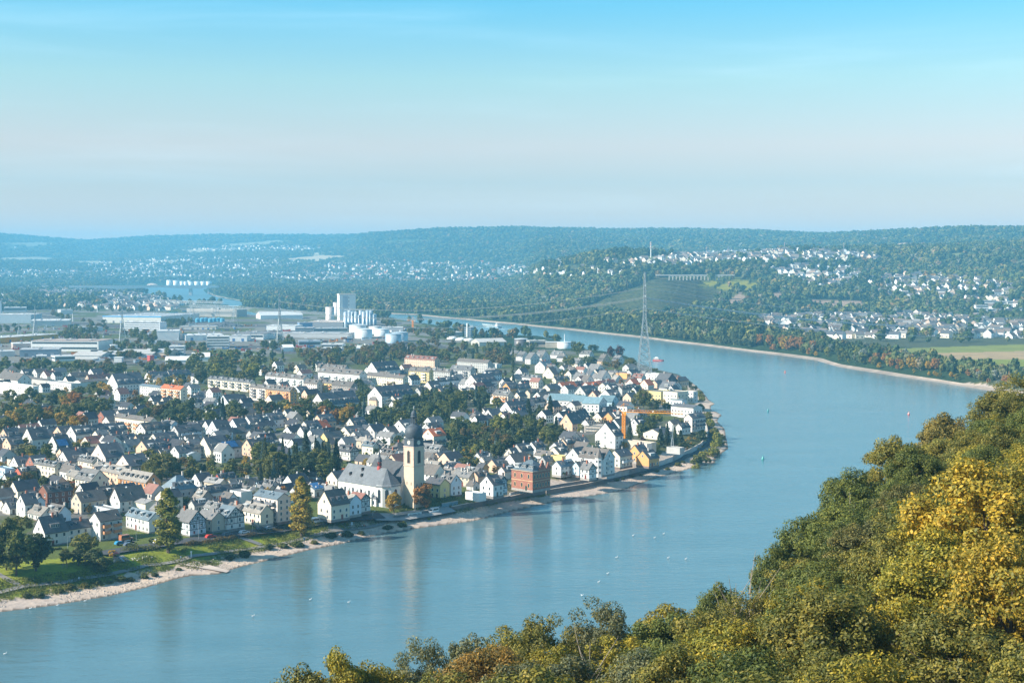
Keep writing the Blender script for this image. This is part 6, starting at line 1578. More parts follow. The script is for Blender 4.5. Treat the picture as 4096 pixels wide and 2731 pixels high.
def letters(txt, size, parent, loc, rot, colr, name='lettering', ext=.03):
    cu = bpy.data.curves.new(name, 'FONT'); cu.body = txt; cu.size = size; cu.extrude = ext; cu.align_x = 'CENTER'; cu.align_y = 'CENTER'
    m_ = surf(name + '_' + txt[:3], colr, .6, 1, 1, 1); cu.materials.append(m_); o_ = bpy.data.objects.new(name, cu); C.objects.link(o_); dg = bpy.context.evaluated_depsgraph_get(); me = bpy.data.meshes.new_from_object(o_.evaluated_get(dg)); bpy.data.objects.remove(o_)
    o_ = inst(name, me, parent, loc); o_.rotation_euler = rot; return tag(o_, kind='stuff')
q = at(*K2(805, 1168), 7.0)
o = empty('conveyor', (q.x, q.y + 6, 7), rad(8), label='conveyor gallery running along the tops of the silver silos', cat='conveyor'); MB().box(0, 0, 27.5, 50, 2.2, 29.5).build('gallery', M['metal'], o, color=(.6, .62, .62)); b = MB(); [b.bar((x, 1, 0), (x, 1, 27.5), .3) for x in (1, 17, 33, 49)]; b.build('support', M['steel'], o)['kind'] = 'stuff'
# cement works and white domes by the river
q = at(*K2(1942, 1258), 7.0); k_ = q.y / F / 2.297
o = empty('cement_works', (q.x, q.y, 7), 0, label='slim white chimney and stacked tower of the riverside cement works', cat='factory'); MB().lathe([(1.5, -.5), (1.3, 125 * k_), (1.0, 126 * k_)], 14).build('chimney', M['plaster'], o, color=(.78, .77, .74))
tb_ = MB().box(-28 * k_, 3, 0, 84 * k_, 14, 88 * k_).build('tower', M['metal'], o, color=(.50, .58, .64))
for i in range(4): MB().box(-28 * k_, 2.9, (14 + 20 * i) * k_, 84 * k_, 3.02, (20 + 20 * i) * k_).build('window_band', M['bands'], tb_)
MB().box(20 * k_, 5, 88 * k_, 50 * k_, 11, 104 * k_).build('roof_house', M['metal'], o, color=(.6, .64, .66))
for x, y, w in ((1800, 1280, 1), (1880, 1290, 1), (1955, 1296, 1)):
    q = at(*K2(x, y), 7.0); k_ = q.y / F / 2.297; r = 50 * k_
    o = empty('storage_dome', (q.x, q.y + r, 7), 0, label=f'white ribbed membrane dome, the {["left", "middle", "right"][(x > 1850) + (x > 1920)]} one of three beside the cement works', cat='dome', group='white domes by the cement works'); dm_ = MB().lathe([(r, -.2), (r * .97, 1.6), (r * .8, r * .32), (r * .5, r * .48), (.2, r * .55)], 24).build('membrane', M['plaster'], o, color=(.78, .75, .7))
    b = MB(); [b.tube([(r * math.cos(a), r * math.sin(a), 0), (r * .83 * math.cos(a), r * .83 * math.sin(a), r * .34), (r * .5 * math.cos(a), r * .5 * math.sin(a), r * .5), (0, 0, r * .57)], [.18] * 4, 4) for a in np.linspace(0, 2 * PI, 12, endpoint=False)]; b.build('rib', M['steel'], o)['kind'] = 'stuff'
for x, y, r, h, cr_, l in ((85, 192, 65, 62, (.13, .12, .12), 'round white digester tank with dark conical roof in the waterworks'), (485, 218, 65, 58, (.74, .76, .76), 'round white gas tank with thin mast in the waterworks')):
    o = cyl(KC, x, y, r, h, (.74, .76, .76), l, group=None); o.children[1].color = (*cr_, 1)
    if x > 200: MB().lathe([(.5, 6), (.4, 18)], 8).build('mast', M['plaster'], o, color=(.75, .75, .75))
hall(KC, 160, 205, 320, 203, 18, 8, (.55, .5, .44), (.5, .48, .44), 'beige waterworks building with two rooftop tanks', 1, group=None); hall(KC, 310, 210, 425, 210, 14, 7, (.6, .5, .4), Lg, 'small beige waterworks wing', 0, group=None)
# gantry cranes over the harbour
def gantry(org, xl, yl, xr, yr, ybeam, label):
    a, c = at(*org(xl, yl), 7), at(*org(xr, yr), 7); L_ = math.hypot(c.x - a.x, c.y - a.y); h = (yl - ybeam) * a.y / F / 2.297 * 1.02
    o = empty('gantry_crane', (a.x, a.y, 7), math.atan2(c.y - a.y, c.x - a.x), label=label, cat='crane', group='gantry cranes at the harbour')
    b = MB(); n = int(L_ / 5)
    for i in range(n):
        x0, x1 = -8 + (L_ + 26) * i / n, -8 + (L_ + 26) * (i + 1) / n
        for y in (-1.5, 1.5): b.bar((x0, y, h), (x1, y, h), .35); b.bar((x0, y, h + 4), (x1, y, h + 4), .35); b.bar((x0, y, h), (x1, y, h + 4), .22, n=3); b.bar((x1, y, h + 4), (x1, y, h), .22, n=3)
    b.build('girder', M['steel'], o)
    for x in (0, L_):
        b = MB(); [b.bar((x + dx, dy, 0), (x + dx * .4, dy * .25, h), .45) for dx in (-3, 3) for dy in (-7, 7)]; b.bar((x - 2, -5, h * .35), (x - 2, 5, h * .35), .3); b.bar((x + 2, -5, h * .35), (x + 2, 5, h * .35), .3); b.build('leg', M['steel'], o)
    t_ = MB().box(L_ * .62, -2, h - 3, L_ * .62 + 5, 2, h - .2).build('trolley', M['metal'], o, color=(.3, .33, .36))
gantry(K1, 1450, 1062, 1985, 1075, 942, 'pale lattice gantry crane at the rear of the harbour basin'); gantry(K1, 1765, 1118, 2160, 1140, 982, 'pale lattice gantry crane in front over the container stacks')
# stacked containers, blue bulk tanks
for k in range(46):
    x, y = random.uniform(1500, 1760), random.uniform(1045, 1095)
    if k > 36: x, y = random.uniform(1640, 1740), random.uniform(1030, 1080)
    q = at(*K1(x, y), 7); colr, nm = random.choice((((.50, .10, .08), 'red'), ((.06, .22, .36), 'blue'), ((.08, .30, .25), 'green'), ((.55, .24, .08), 'orange'), ((.5, .5, .5), 'grey')))
    if k < 22: o = empty('shipping_container', (q.x, q.y, 7 + 2.6 * (k % 3)), rad(12), cat='container', group='containers stacked at the harbour'); MB().box(0, 0, 0, 12.2, 2.5, 2.6).build('body', M['metal'], o, color=colr); MB().box(12.2, .15, .1, 12.26, 2.35, 2.5).build('door', M['metal'], o, color=tuple(c * .8 for c in colr)); o['_c'] = nm; o['_w'] = 'container'; TREES.append((o, 'container', 2.6, 12, None))
for k in range(7):
    q = at(*K1(1815 + 38 * k + (k % 2) * 4, 1122 - (k % 3) * 3), 7); o = empty('blue_tank', (q.x, q.y, 7), 0, label=f'bright blue bulk tank, {["first", "second", "third", "fourth", "fifth", "sixth", "seventh"][k]} from the left in the row under the front gantry', cat='tank', group='blue tanks at the harbour')
    MB().lathe([(4.2, -.3), (4.2, 6.0)], 16).build('shell', M['metal'], o, color=(.10, .38, .55)); MB().lathe([(4.3, 5.95), (2, 7.2), (.2, 7.6)], 16).build('roof', M['metal'], o, color=(.2, .5, .65))
q0 = at(*K1(2060, 1165), 7); m_ = MB(); rg = np.random.default_rng(8)
for k in range(420): a, r = rg.uniform(0, 6.28), rg.uniform(0, 1) ** .6; x, y = 34 * r * math.cos(a), 12 * r * math.sin(a); z = 8 * (1 - r) + rg.uniform(-.5, 1); s_ = rg.uniform(.5, 1.5); m_.box(x - s_, y - s_ * .7, z - s_, x + s_, y + s_, z + s_ * .7)
tag(m_.build('scrap_heap', M['metal'], None, (q0.x, q0.y + 8, 7), color=(.25, .26, .28)), 'grey heap of scrap metal by the harbour basin', kind='stuff')
# chimneys and masts among the works
for x, y, h, l in ((895, 1030, 50, 'slender pale factory chimney behind the blue-edged warehouse'), (670, 1120, 72, 'thin steel mast near the pale factory block'), (5, 1040, 110, 'thick white factory stack at the edge of the silver works')):
    q = at(*K1(x, y), 7); k_ = q.y / F / 2.297; o = empty('factory_chimney', (q.x, q.y, 7), 0, label=l, cat='chimney', group='factory chimneys'); r = 3.5 if h == 110 else .9; MB().lathe([(r, -.5), (r * .8, h * k_), (r * .85, h * k_ + .5)], 12).build('stack', M['plaster'], o, color=(.72, .72, .70)); MB().lathe([(r * 1.05, h * k_ - 2), (r * 1.05, h * k_ - 1.4)], 12).build('band', M['metal'], o, color=(.4, .4, .42))
b = MB()
SW = []
for k in range(9):
    q = at(*K1(225 + 52 * k, 1236 - (k % 2) * 8), 7); h = random.choice((14, 20, 26)); o = empty('switchyard_portal', (q.x, q.y, 7), rad(10), label=f'steel switchyard portal, {["first", "second", "third", "fourth", "fifth", "sixth", "seventh", "eighth", "ninth"][k]} from the left by the grey factory', cat='mast', group='portals of the switchyard'); m2 = MB(); m2.bar((0, 0, 0), (0, 0, h), .28); m2.bar((14, 0, 0), (14, 0, h), .28); m2.build('post', M['steel'], o)['kind'] = 'stuff'; MB().bar((-2, 0, h * .75), (16, 0, h * .75), .32).build('beam', M['steel'], o)

# lorries and vans in the yards: too small to pick apart
m_ = MB(); VM = [surf('yard_paint_%d' % i, c, .5) for i, c in enumerate(((.75, .75, .75), (.7, .25, .05), (.08, .2, .4), (.5, .08, .06), (.15, .16, .18)))]
for k in range(520):
    q = at(*K1(random.uniform(0, 2352), random.uniform(1150, 1500)), 7) if k % 3 else at(*K2(random.uniform(0, 1400), random.uniform(1180, 1380)), 7)
    L_ = random.choice((4.5, 4.5, 5, 8, 13)); a = random.choice((.2, 1.77)) + random.uniform(-.1, .1); c_, s_ = math.cos(a), math.sin(a); h = 1.5 if L_ < 6 else 3.4
    for (x0, x1, z0, z1) in ((0, L_, .4, h * .65 if L_ < 6 else h), (L_ * .2, L_ * .8, h * .6, h)): m_.add([(q.x + x * c_ - y * s_, q.y + x * s_ + y * c_, 7 + z) for z in (z0, z1) for x, y in ((x0, -1), (x1, -1), (x1, 1), (x0, 1))], [(4, 5, 6, 7), (0, 1, 5, 4), (1, 2, 6, 5), (2, 3, 7, 6), (3, 0, 4, 7)], random.choice((0, 0, 0, 1, 2, 3, 4)))
tag(m_.build('yard_vehicles', VM), 'parked cars and lorries in the yards of the industrial estate', kind='stuff')
# rows of vines along the slope
m_ = MB(); us = np.linspace(1300, 1680, 90)
for vv in np.linspace(640, 724, 27):
    row = [None if not inpoly(u_, vv + 3 * math.sin(u_ * .03), VINES) else hitd(u_, vv + 3 * math.sin(u_ * .03)) for u_ in us]
    for p, q in zip(row[:-1], row[1:]):
        if p is None or q is None or (p - q).length > 40: continue
        m_.add([(p.x, p.y, p.z - .3), (q.x, q.y, q.z - .3), (q.x, q.y, q.z + 2.0), (p.x, p.y, p.z + 2.0), (p.x, p.y + 1.6, p.z + 1.5), (q.x, q.y + 1.6, q.z + 1.5)], [(0, 1, 2, 3), (3, 2, 5, 4)])
tag(m_.build('vine_rows', M['leaf'], None, color=(.06, .085, .03)), 'terraced rows of vines on the slope below the viaduct', kind='stuff')

# ------------------------------------------------------------------ the distance: motorway bridge, tank farm, viaduct, hill church, mast, far villages
a, c = at(*K1(640, 792), 32), at(*K1(2010, 790), 32)
o = empty('road_bridge', (a.x, a.y, 0), math.atan2(c.y - a.y, c.x - a.x), label='long flat motorway bridge crossing the river upstream', cat='bridge'); L_ = (c - a).length
n = 40; prof = [(L_ * i / n, 30 - 3.0 - 4.5 * max(math.exp(-((L_ * i / n - L_ * f) / 60) ** 2) for f in (.355, .81))) for i in range(n + 1)]
vs = [(x, y, z) for x, zb in prof for y, z in ((-13, zb), (-13, 33), (13, 33), (13, zb))]; fsx = [f for i in range(n) for f in ((4 * i, 4 * i + 4, 4 * i + 5, 4 * i + 1), (4 * i + 1, 4 * i + 5, 4 * i + 6, 4 * i + 2), (4 * i + 2, 4 * i + 6, 4 * i + 7, 4 * i + 3), (4 * i + 3, 4 * i + 7, 4 * i + 4, 4 * i))]
MB().add(vs, fsx).build('deck', M['concrete'], o, color=(.24, .33, .38))
for f in (.355, .81): MB().box(L_ * f - 5, -9, -5, L_ * f + 5, 9, 26).build('pier', M['concrete'], o, color=(.45, .44, .42))
for f in (.1, .2, .28, .93): MB().box(L_ * f - 3, -9, 5, L_ * f + 3, 9, 28).build('pier', M['concrete'], o, color=(.45, .44, .42))
MB().box(0, -13.2, 33, L_, -12.9, 34.2).build('railing', M['steel'], o)
for k, (x, r, h) in enumerate(((1552, 30, 58), (1612, 32, 54), (1668, 22, 46), (1702, 20, 44), (1750, 26, 40), (1806, 28, 44), (1862, 26, 44), (1912, 28, 44), (1735, 18, 48))):
    cyl(K1, x, 783 - (k == 8) * 6, r, h * .8, (.74, .73, .70), f'white oil tank in the distant tank farm, {["first", "second", "third", "fifth", "sixth", "seventh", "eighth", "last", "fourth and set back"][k]} from the left', name='oil_tank', roof=.08, group='distant tank farm beyond the bridge', ladder=False)
q = at(*K1(1966, 775), 8); o = empty('water_tower', (q.x, q.y, 7), 0, label='slim white water tower beside the distant tank farm', cat='tower'); MB().lathe([(3, 0), (2.5, 30), (5.5, 33), (5.5, 40), (1, 42)], 14).build('tank', M['plaster'], o, color=(.72, .74, .74))
hall(K1, 2000, 775, 2085, 775, 60, 20, (.7, .72, .72), Lg, 'pale works building right of the distant tank farm', 1); hall(K1, 600, 750, 760, 752, 50, 12, (.72, .70, .66), Lg, 'distant pale hall with an orange sign above', 0); hall(K1, 745, 735, 965, 740, 60, 9, Wt, Lg, 'long low white hall in the distance', 0); hall(K1, 1460, 752, 1520, 752, 30, 14, (.6, .45, .2), Lg, 'small ochre building left of the distant tank farm', 0)
for x0_, x1_, y_, hh, colr, l in ((985, 1130, 758, 13, (.74, .70, .64), 'distant white gravel heap'), (1120, 1300, 775, 11, (.62, .45, .33), 'distant tan gravel heap'), (1330, 1440, 782, 8, (.6, .44, .33), 'small distant tan gravel heap')):
    q, q2 = at(*K1(x0_, y_), 7), at(*K1(x1_, y_), 7); w = (q2.x - q.x) / 2; mm = MB().lathe([(w, 0), (w * .7, hh * .55), (w * .35, hh), (w * .1, hh * 1.1)], 14); o = mm.build('gravel_heap', M['stone'], None, ((q.x + q2.x) / 2, q.y + w, 7), color=colr); o.scale = (1, .6, 1); tag(o, l, 'heap', 'gravel heaps beyond the bridge')
q = at(*K1(1297, 770), 7); tower_crane(q.x, q.y, 7, 36, 22, rad(105), 3.0, 'distant pale orange crane over the gravel heaps', 6)
# the arched road viaduct on the vineyard slope
a, c = hit(*K3(1440, 712)), hit(*K3(1925, 706))
if a and c:
    D_m = min(a.y, c.y) - 10; a = at(*K3(1440, 712), 0); 
    base = hit(*K3(1700, 735)); yv = base.y; xa, xb = (K3(1440, 0)[0] - 2048) / F * yv, (K3(1930, 0)[0] - 2048) / F * yv; L_ = xb - xa; zb = HC - (K3(0, 730)[1] - 1048) / F * yv; hv = 44 / 2.297 * yv / F
    o = empty('road_viaduct', (xa, yv, zb), rad(2), label='pale stone road viaduct with arches on the vineyard slope', cat='viaduct')
    b = MB(); n = 15; w = L_ / n; dk = hv * .8
    for i in range(n):
        x = w * i; b.box(x, 0, -14, x + w * .22, 6, dk)
        A = [(x + w * .22 + w * .78 * (j / 8), dk * .55 + dk * .36 * math.sin(PI * j / 8)) for j in range(9)]
        for j in range(8): (x0_, z0_), (x1_, z1_) = A[j], A[j + 1]; b.add([(x0_, 0, z0_), (x1_, 0, z1_), (x1_, 0, dk), (x0_, 0, dk), (x0_, 6, z0_), (x1_, 6, z1_), (x1_, 6, dk), (x0_, 6, dk)], [(0, 1, 2, 3), (4, 7, 6, 5), (0, 4, 5, 1)])
    b.box(w * n, 0, -14, w * n + w * .22, 6, dk); b.build('arches', M['stone'], o, color=(.62, .56, .48)); MB().box(-30, -.6, dk, L_ + 30, 7, dk + 2.2).build('parapet', M['concrete'], o, color=(.58, .56, .52))
q = hit(*K3(1987, 500))
if q:
    k_ = q.y / F / 2.297; o = empty('hill_church', q, 0, label='distant brown church with pointed spire on the hilltop village', cat='church'); MB().box(-9 * k_, -9 * k_, -5, 9 * k_, 9 * k_, 50 * k_).build('tower', M['stone'], o, color=(.42, .30, .25)); MB().lathe([(12 * k_, 50 * k_), (1 * k_, 88 * k_)], 4, rot=PI / 4).build('spire', M['slate'], o, color=(.14, .14, .16))
    MB().box(9 * k_, -8 * k_, -5, 115 * k_, 12 * k_, 8 * k_).build('nave', M['stone'], o, color=(.40, .30, .26)); MB().add([(9 * k_, -9 * k_, 7 * k_), (117 * k_, -9 * k_, 7 * k_), (112 * k_, 2 * k_, 27 * k_), (9 * k_, 2 * k_, 27 * k_), (9 * k_, 13 * k_, 7 * k_), (117 * k_, 13 * k_, 7 * k_)], [(0, 1, 2, 3), (3, 2, 5, 4), (1, 5, 2)]).build('nave_roof', M['slate'], o, color=(.16, .15, .16))
for (ox, x, y, h, r, l, colr) in ((K3, 1276, 528, 145, 1.6, 'tall thin white radio mast on the hilltop meadow', (.72, .70, .66)), (K4, 152, 470, 80, .7, 'thin steel mast standing on the wooded ridge', (.4, .42, .44)), (K4, 696, 490, 100, .7, 'thin steel mast behind the red hilltop building', (.4, .42, .44))):
    q = hit(*ox(x, y))
    if q: k_ = q.y / F / 2.297; o = empty('radio_mast', q, 0, label=l, cat='mast', group='radio masts on the hills'); MB().lathe([(r, -2), (r * .6, h * k_)], 8).build('pole', M['plaster'], o, color=colr); b = MB(); [b.lathe([(r * 1.8, h * k_ * f), (r * 1.8, h * k_ * f + 1.6)], 8) for f in (.62, .78, .92)]; b.build('antenna', M['metal'], o, color=(.6, .3, .25))
# larger buildings on the slopes
for ox, x0_, x1_, y_, h_, wc, l in ((K4, 1910, 2022, 1055, 85, Wt, 'white rounded hospital tower with window bands at the hill foot'), (K4, 1975, 2085, 985, 60, Wt, 'first white hospital wing with blue window bands'), (K4, 2088, 2190, 980, 48, Wt, 'second white hospital wing with blue window bands'), (K4, 2198, 2300, 978, 44, Wt, 'third white hospital wing with blue window bands'), (K4, 2305, 2400, 994, 44, Wt, 'fourth white hospital wing with blue window bands'), (K4, 1690, 1905, 945, 34, (.66, .55, .48), 'long school building with red roof on the slope'), (K4, 672, 792, 525, 26, (.55, .24, .18), 'red brick school on the hilltop'), (K3, 430, 512, 588, 36, Wt, 'white hotel block on the wooded spur'), (K2, 488, 538, 728, 40, (.75, .60, .42), 'ochre apartment tower in the far town'), (K2, 660, 760, 745, 42, (.72, .64, .52), 'beige apartment slabs in the far town'), (K2, 1176, 1234, 715, 28, Wt, 'white apartment block in the far town'), (K2, 2218, 2250, 685, 52, Wt, 'narrow white tower at the foot of the wooded spur'), (K3, 1510, 1560, 532, 26, (.3, .5, .55), 'blue green roofed hall on the hilltop meadow')):
    q = hit(*ox((x0_ + x1_) / 2, y_))
    if not q: continue
    k_ = q.y / F / 2.297; w, h = (x1_ - x0_) * k_, h_ * k_; o = empty('hillside_block', q, rad(random.uniform(-8, 8)), label=l, cat='building')
    MB().box(-w / 2, 0, -6, w / 2, w * .5, h).build('wall', M['plaster'], o, color=wc); MB().box(-w / 2 - .5, -.5, h, w / 2 + .5, w * .5 + .5, h + 1.2).build('roof', M['concrete'], o, color=(.5, .12, .08) if 'red roof' in l else (.5, .5, .5))
    nb = max(2, int(h / 4))
    for i in range(nb): MB().box(-w / 2 + .6, -.15, h * (i + .35) / nb, w / 2 - .6, .02, h * (i + .72) / nb).build('window_band', M['bands'], o)
# houses of the far villages: past the limit of single houses, one mass
FH = [M['plaster'], M['slate']]
fw = [surf('far_wall_%d' % i, c, .9) for i, c in enumerate(((.82, .81, .78), (.76, .68, .55), (.72, .52, .40)))]; fr = [surf('far_roof_%d' % i, c, .7) for i, c in enumerate(((.085, .09, .10), (.17, .14, .125), (.40, .13, .07), (.22, .215, .21)))]
m_ = MB(); cnt = 0
for poly, dens, share, sz in SETTLE:
    us, vs_ = [p[0] for p in poly], [p[1] for p in poly]; X0, X1 = min(us), max(us)
    P = sample_sector(2000, 10500, 22, X0, X1); P = np.concatenate([P, grid_z(P)[:, None]], 1); u, v = project(P)
    w = inpoly_np(u, v, poly) & (RG.uniform(size=len(P)) < dens * 484 / 10000); w &= sdist(P[:, :2], RIVER) > 30
    # hidden behind nearer ground?  keep only what the slope shows
    for x, y, z in P[w]:
        L_, W_ = random.uniform(9, 15) * sz, random.uniform(7.5, 10) * sz; e = random.choice((3.2, 5.6, 5.6, 6.4)) * sz; r = W_ * .42; a = random.choice((0.8, -0.75, 0.1, 1.3)) + random.uniform(-.2, .2); c_, s_ = math.cos(a), math.sin(a)
        T = lambda px, py, pz: (x + px * c_ - py * s_, y + px * s_ + py * c_, z + pz); l, h = L_ / 2, W_ / 2; wi = random.choice((0, 0, 0, 0, 1, 1, 2)); ri = random.choice((0, 0, 0, 1, 1, 2 if v[0] > 700 else 1, 3))
        m_.add([T(-l, -h, -3), T(l, -h, -3), T(l, h, -3), T(-l, h, -3), T(-l, -h, e), T(l, -h, e), T(l, h, e), T(-l, h, e), T(-l, 0, e + r), T(l, 0, e + r)], [(0, 1, 5, 4), (2, 3, 7, 6), (3, 0, 4, 8, 7), (1, 2, 6, 9, 5)], wi)
        g = .4; m_.add([T(-l - g, -h - g, e - .35), T(l + g, -h - g, e - .35), T(l + g, 0, e + r + .1), T(-l - g, 0, e + r + .1), T(-l - g, h + g, e - .35), T(l + g, h + g, e - .35)], [(0, 1, 2, 3), (3, 2, 5, 4)], 3 + ri)
        for k in range(2): xx = -l + L_ * (k + .5) / 2; m_.add([T(xx - 1.1, -h - .06, 1.2), T(xx + 1.1, -h - .06, 1.2), T(xx + 1.1, -h - .06, 2.9), T(xx - 1.1, -h - .06, 2.9)], [(0, 1, 2, 3)], 7)
        cnt += 1
tag(m_.build('village_houses', fw + fr + [M['glass']]), 'small pale houses of the far villages across the valley', kind='stuff'); print('far houses', cnt)

# ------------------------------------------------------------------ riverside: road, paths, flood wall, beach stones, hedges
def gz(org, x, y, lift=0.0):
    u, v = org(x, y); return hit(u, v) or at(u, v, 7)
def smooth(pts, step=3.0):
    out = [pts[0]]
    for a, b in zip(pts[:-1], pts[1:]):
        n = max(1, int((b - a).length / step)); out += [a.lerp(b, k / n) for k in range(1, n + 1)]
    return out
def strip(name, pts, w, mat, lift, label, z=None):
    pts = smooth(pts); b = MB(); L, R_ = [], []
    for i, p in enumerate(pts):
        d = (pts[min(i + 1, len(pts) - 1)] - pts[max(i - 1, 0)]); d.z = 0; d.normalize(); n = Vector((-d.y, d.x, 0))
        for lst, s in ((L, 1), (R_, -1)): q = p + n * s * w / 2; lst.append((q.x, q.y, (max(zat(q.x, q.y), zat(p.x, p.y)) if z is None else z) + lift))
    n = len(pts); b.add(L + R_, [(i, i + n, i + n + 1, i + 1) for i in range(n - 1)])
    return tag(b.build(name, mat), label, kind='structure')
g = lambda org, *ps: [gz(org, x, y) for x, y in ps]
road = g(P2, (-700, 1560), (-280, 1500), (100, 1450)) + g(P2, (480, 1395), (1000, 1330), (1300, 1285), (1900, 1205), (2250, 1155)) + g(P3, (420, 1555), (700, 1535), (980, 1505), (1100, 1500))
strip('riverside_road', road, 7.0, M['asphalt'], .12, 'asphalt riverside street in front of the old houses')
path1 = g(KL, (-60, 865), (200, 800), (600, 760), (1000, 690), (1350, 605), (1690, 548), (2000, 490), (2352, 440)) + g(KM, (450, 240), (900, 155), (1130, 112), (1250, 70))
strip('foot_path', path1, 2.6, M['path'], .16, 'pale foot path along the river bank')
strip('foot_path', g(KL, (-40, 670), (70, 730), (200, 800)), 2.2, M['path'], .19, 'short branch of the foot path crossing the lawn at the left edge')
strip('foot_path', g(P2, (1180, 1335), (1330, 1385), (1500, 1445)), 3.2, M['path'], .20, 'branch of the foot path from the street to the bank')
ramp_ = [gz(P3, x, y) for x, y in ((960, 1510), (1250, 1545), (1320, 1560), (1900, 1490), (2060, 1400), (2020, 1380), (1700, 1460), (1260, 1530), (1110, 1490))]
strip('quay', [gz(P3, 980, 1530), gz(P3, 1300, 1535), gz(P3, 1700, 1480), gz(P3, 2030, 1415)], 7.5, M['concrete'], .22, 'grey quay apron below the church'); C.objects['quay'].color = (.34, .33, .32, 1)
rp = [gz(KL, x, y) for x, y in ((1685, 600), (1800, 565), (2110, 655), (2080, 672))]
b = MB(); b.add([(p.x, p.y, max(p.z, .05) + .35) for p in rp], [(0, 1, 2, 3)]); o = b.build('boat_ramp', M['concrete'], None, color=(.55, .45, .38)); tag(o, 'pinkish concrete boat ramp sloping into the river', kind='structure')
sp_ = [gz(KL, x, y) for x, y in ((1040, 575), (1195, 562), (1130, 510), (1045, 525))]; b = MB(); b.add([(p.x, p.y, p.z + .22) for p in sp_], [(0, 1, 2, 3)]); tag(b.build('playground_sand', M['stone'], None, color=(.5, .42, .36)), 'sand pit of the playground on the lawn', kind='structure')
# flood wall in panels
def wall_run(name, pts, h, t, colf, label, step, cap=True):
    pts = smooth(pts, step); o = empty(name, (pts[0].x, pts[0].y, 0), 0, label=label, cat='wall'); org_ = pts[0]
    for i in range(len(pts) - 1):
        a, c = pts[i] - org_, pts[i + 1] - org_; d = (c - a); d.z = 0; n = Vector((-d.y, d.x, 0)).normalized() * t / 2; e = d.normalized() * .06
        za = min(zat(pts[i].x, pts[i].y), zat(pts[i + 1].x, pts[i + 1].y)) - 2.0; zt = (pts[i].z + pts[i + 1].z) / 2
        q = [a - n + e, c - n - e, c + n - e, a + n + e]; vs = [(p.x, p.y, za) for p in q] + [(p.x, p.y, zt) for p in q]
        MB().add(vs, [(4, 5, 6, 7), (0, 1, 5, 4), (1, 2, 6, 5), (2, 3, 7, 6), (3, 0, 4, 7)]).build('wall_panel', M['concrete'], o, color=colf(i))
        if cap:
            n2 = n * 1.35; q = [a - n2, c - n2, c + n2, a + n2]; vs = [(p.x, p.y, zt + .003) for p in q] + [(p.x, p.y, zt + .18) for p in q]; MB().add(vs, [(4, 5, 6, 7), (0, 1, 5, 4), (1, 2, 6, 5), (2, 3, 7, 6), (3, 0, 4, 7)]).build('coping', M['concrete'], o, color=(.55, .45, .37))
    return o
wt = lambda org, x, y, z: at(*org(x, y), z)
def wtop(org, x, y, above):    # the place along the ray that is the given height above the ground
    z = 6.0
    for k in range(14): p = at(*org(x, y), z); z += 0.5 * (zat(p.x, p.y) + above - z)
    return at(*org(x, y), z)
wall_run('flood_wall', [wtop(P4, x, y, 2.2) for x, y in ((25, 1428), (250, 1385), (500, 1345), (800, 1290), (1000, 1255), (1275, 1215))], 8.0, .6, lambda i: random.choice(((.20, .165, .15), (.23, .19, .17), (.18, .15, .14))), 'dark brown flood wall with pale coping beside the beach', 9)
wall_run('flood_wall', [wtop(P4, x, y, 2.2) for x, y in ((1290, 1208), (1500, 1172), (1800, 1125), (2110, 1058))], 8.4, .6, lambda i: random.choice(((.19, .16, .145), (.22, .18, .16))), 'dark flood wall below the large turreted white house', 9)
wall_run('flood_wall', [wtop(P5, x, y, 2.9) for x, y in ((430, 1330), (620, 1290), (930, 1215), (1200, 1135), (1410, 1052), (1560, 985), (1690, 915), (1760, 835), (1782, 760), (1770, 690), (1750, 640))], 9.4, .5, lambda i: random.choice(((.46, .50, .50), (.40, .44, .44), (.28, .28, .29), (.50, .53, .52))), 'pale concrete flood wall in panels curving round the village tip', 8)
wall_run('garden_wall', [wtop(P4, x, y, 2.2) for x, y in ((805, 1240), (1105, 1175))], 9.2, .4, lambda i: (.62, .70, .76), 'white blue garden wall before the brick mansion', 12)
wall_run('garden_wall', [wtop(P4, x, y, 2.2) for x, y in ((1115, 1195), (1470, 1130), (1720, 1085), (1990, 1040))], 9.5, .4, lambda i: (.20, .20, .22), 'dark terrace wall under the riverside gardens', 12)
wall_run('quay_wall', [wtop(P3, x, y, 2.2) for x, y in ((1255, 1488), (1480, 1448), (1725, 1405))], 8.6, .5, lambda i: (.18, .16, .155), 'dark quay wall carrying the white name board', 14)
wall_run('garden_wall', [wtop(P3, x, y, 2.2) for x, y in ((1905, 1335), (2120, 1275))], 8.8, .4, lambda i: (.22, .32, .38), 'blue grey terrace wall below the yellow house', 12)
strip('promenade', [gz(P5, x, y) for x, y in ((430, 1430), (800, 1345), (1220, 1225), (1420, 1140), (1620, 1045), (1790, 930), (1830, 830), (1810, 720), (1760, 640))], 4.0, M['asphalt'], .25, 'dark promenade at the foot of the concrete flood wall')
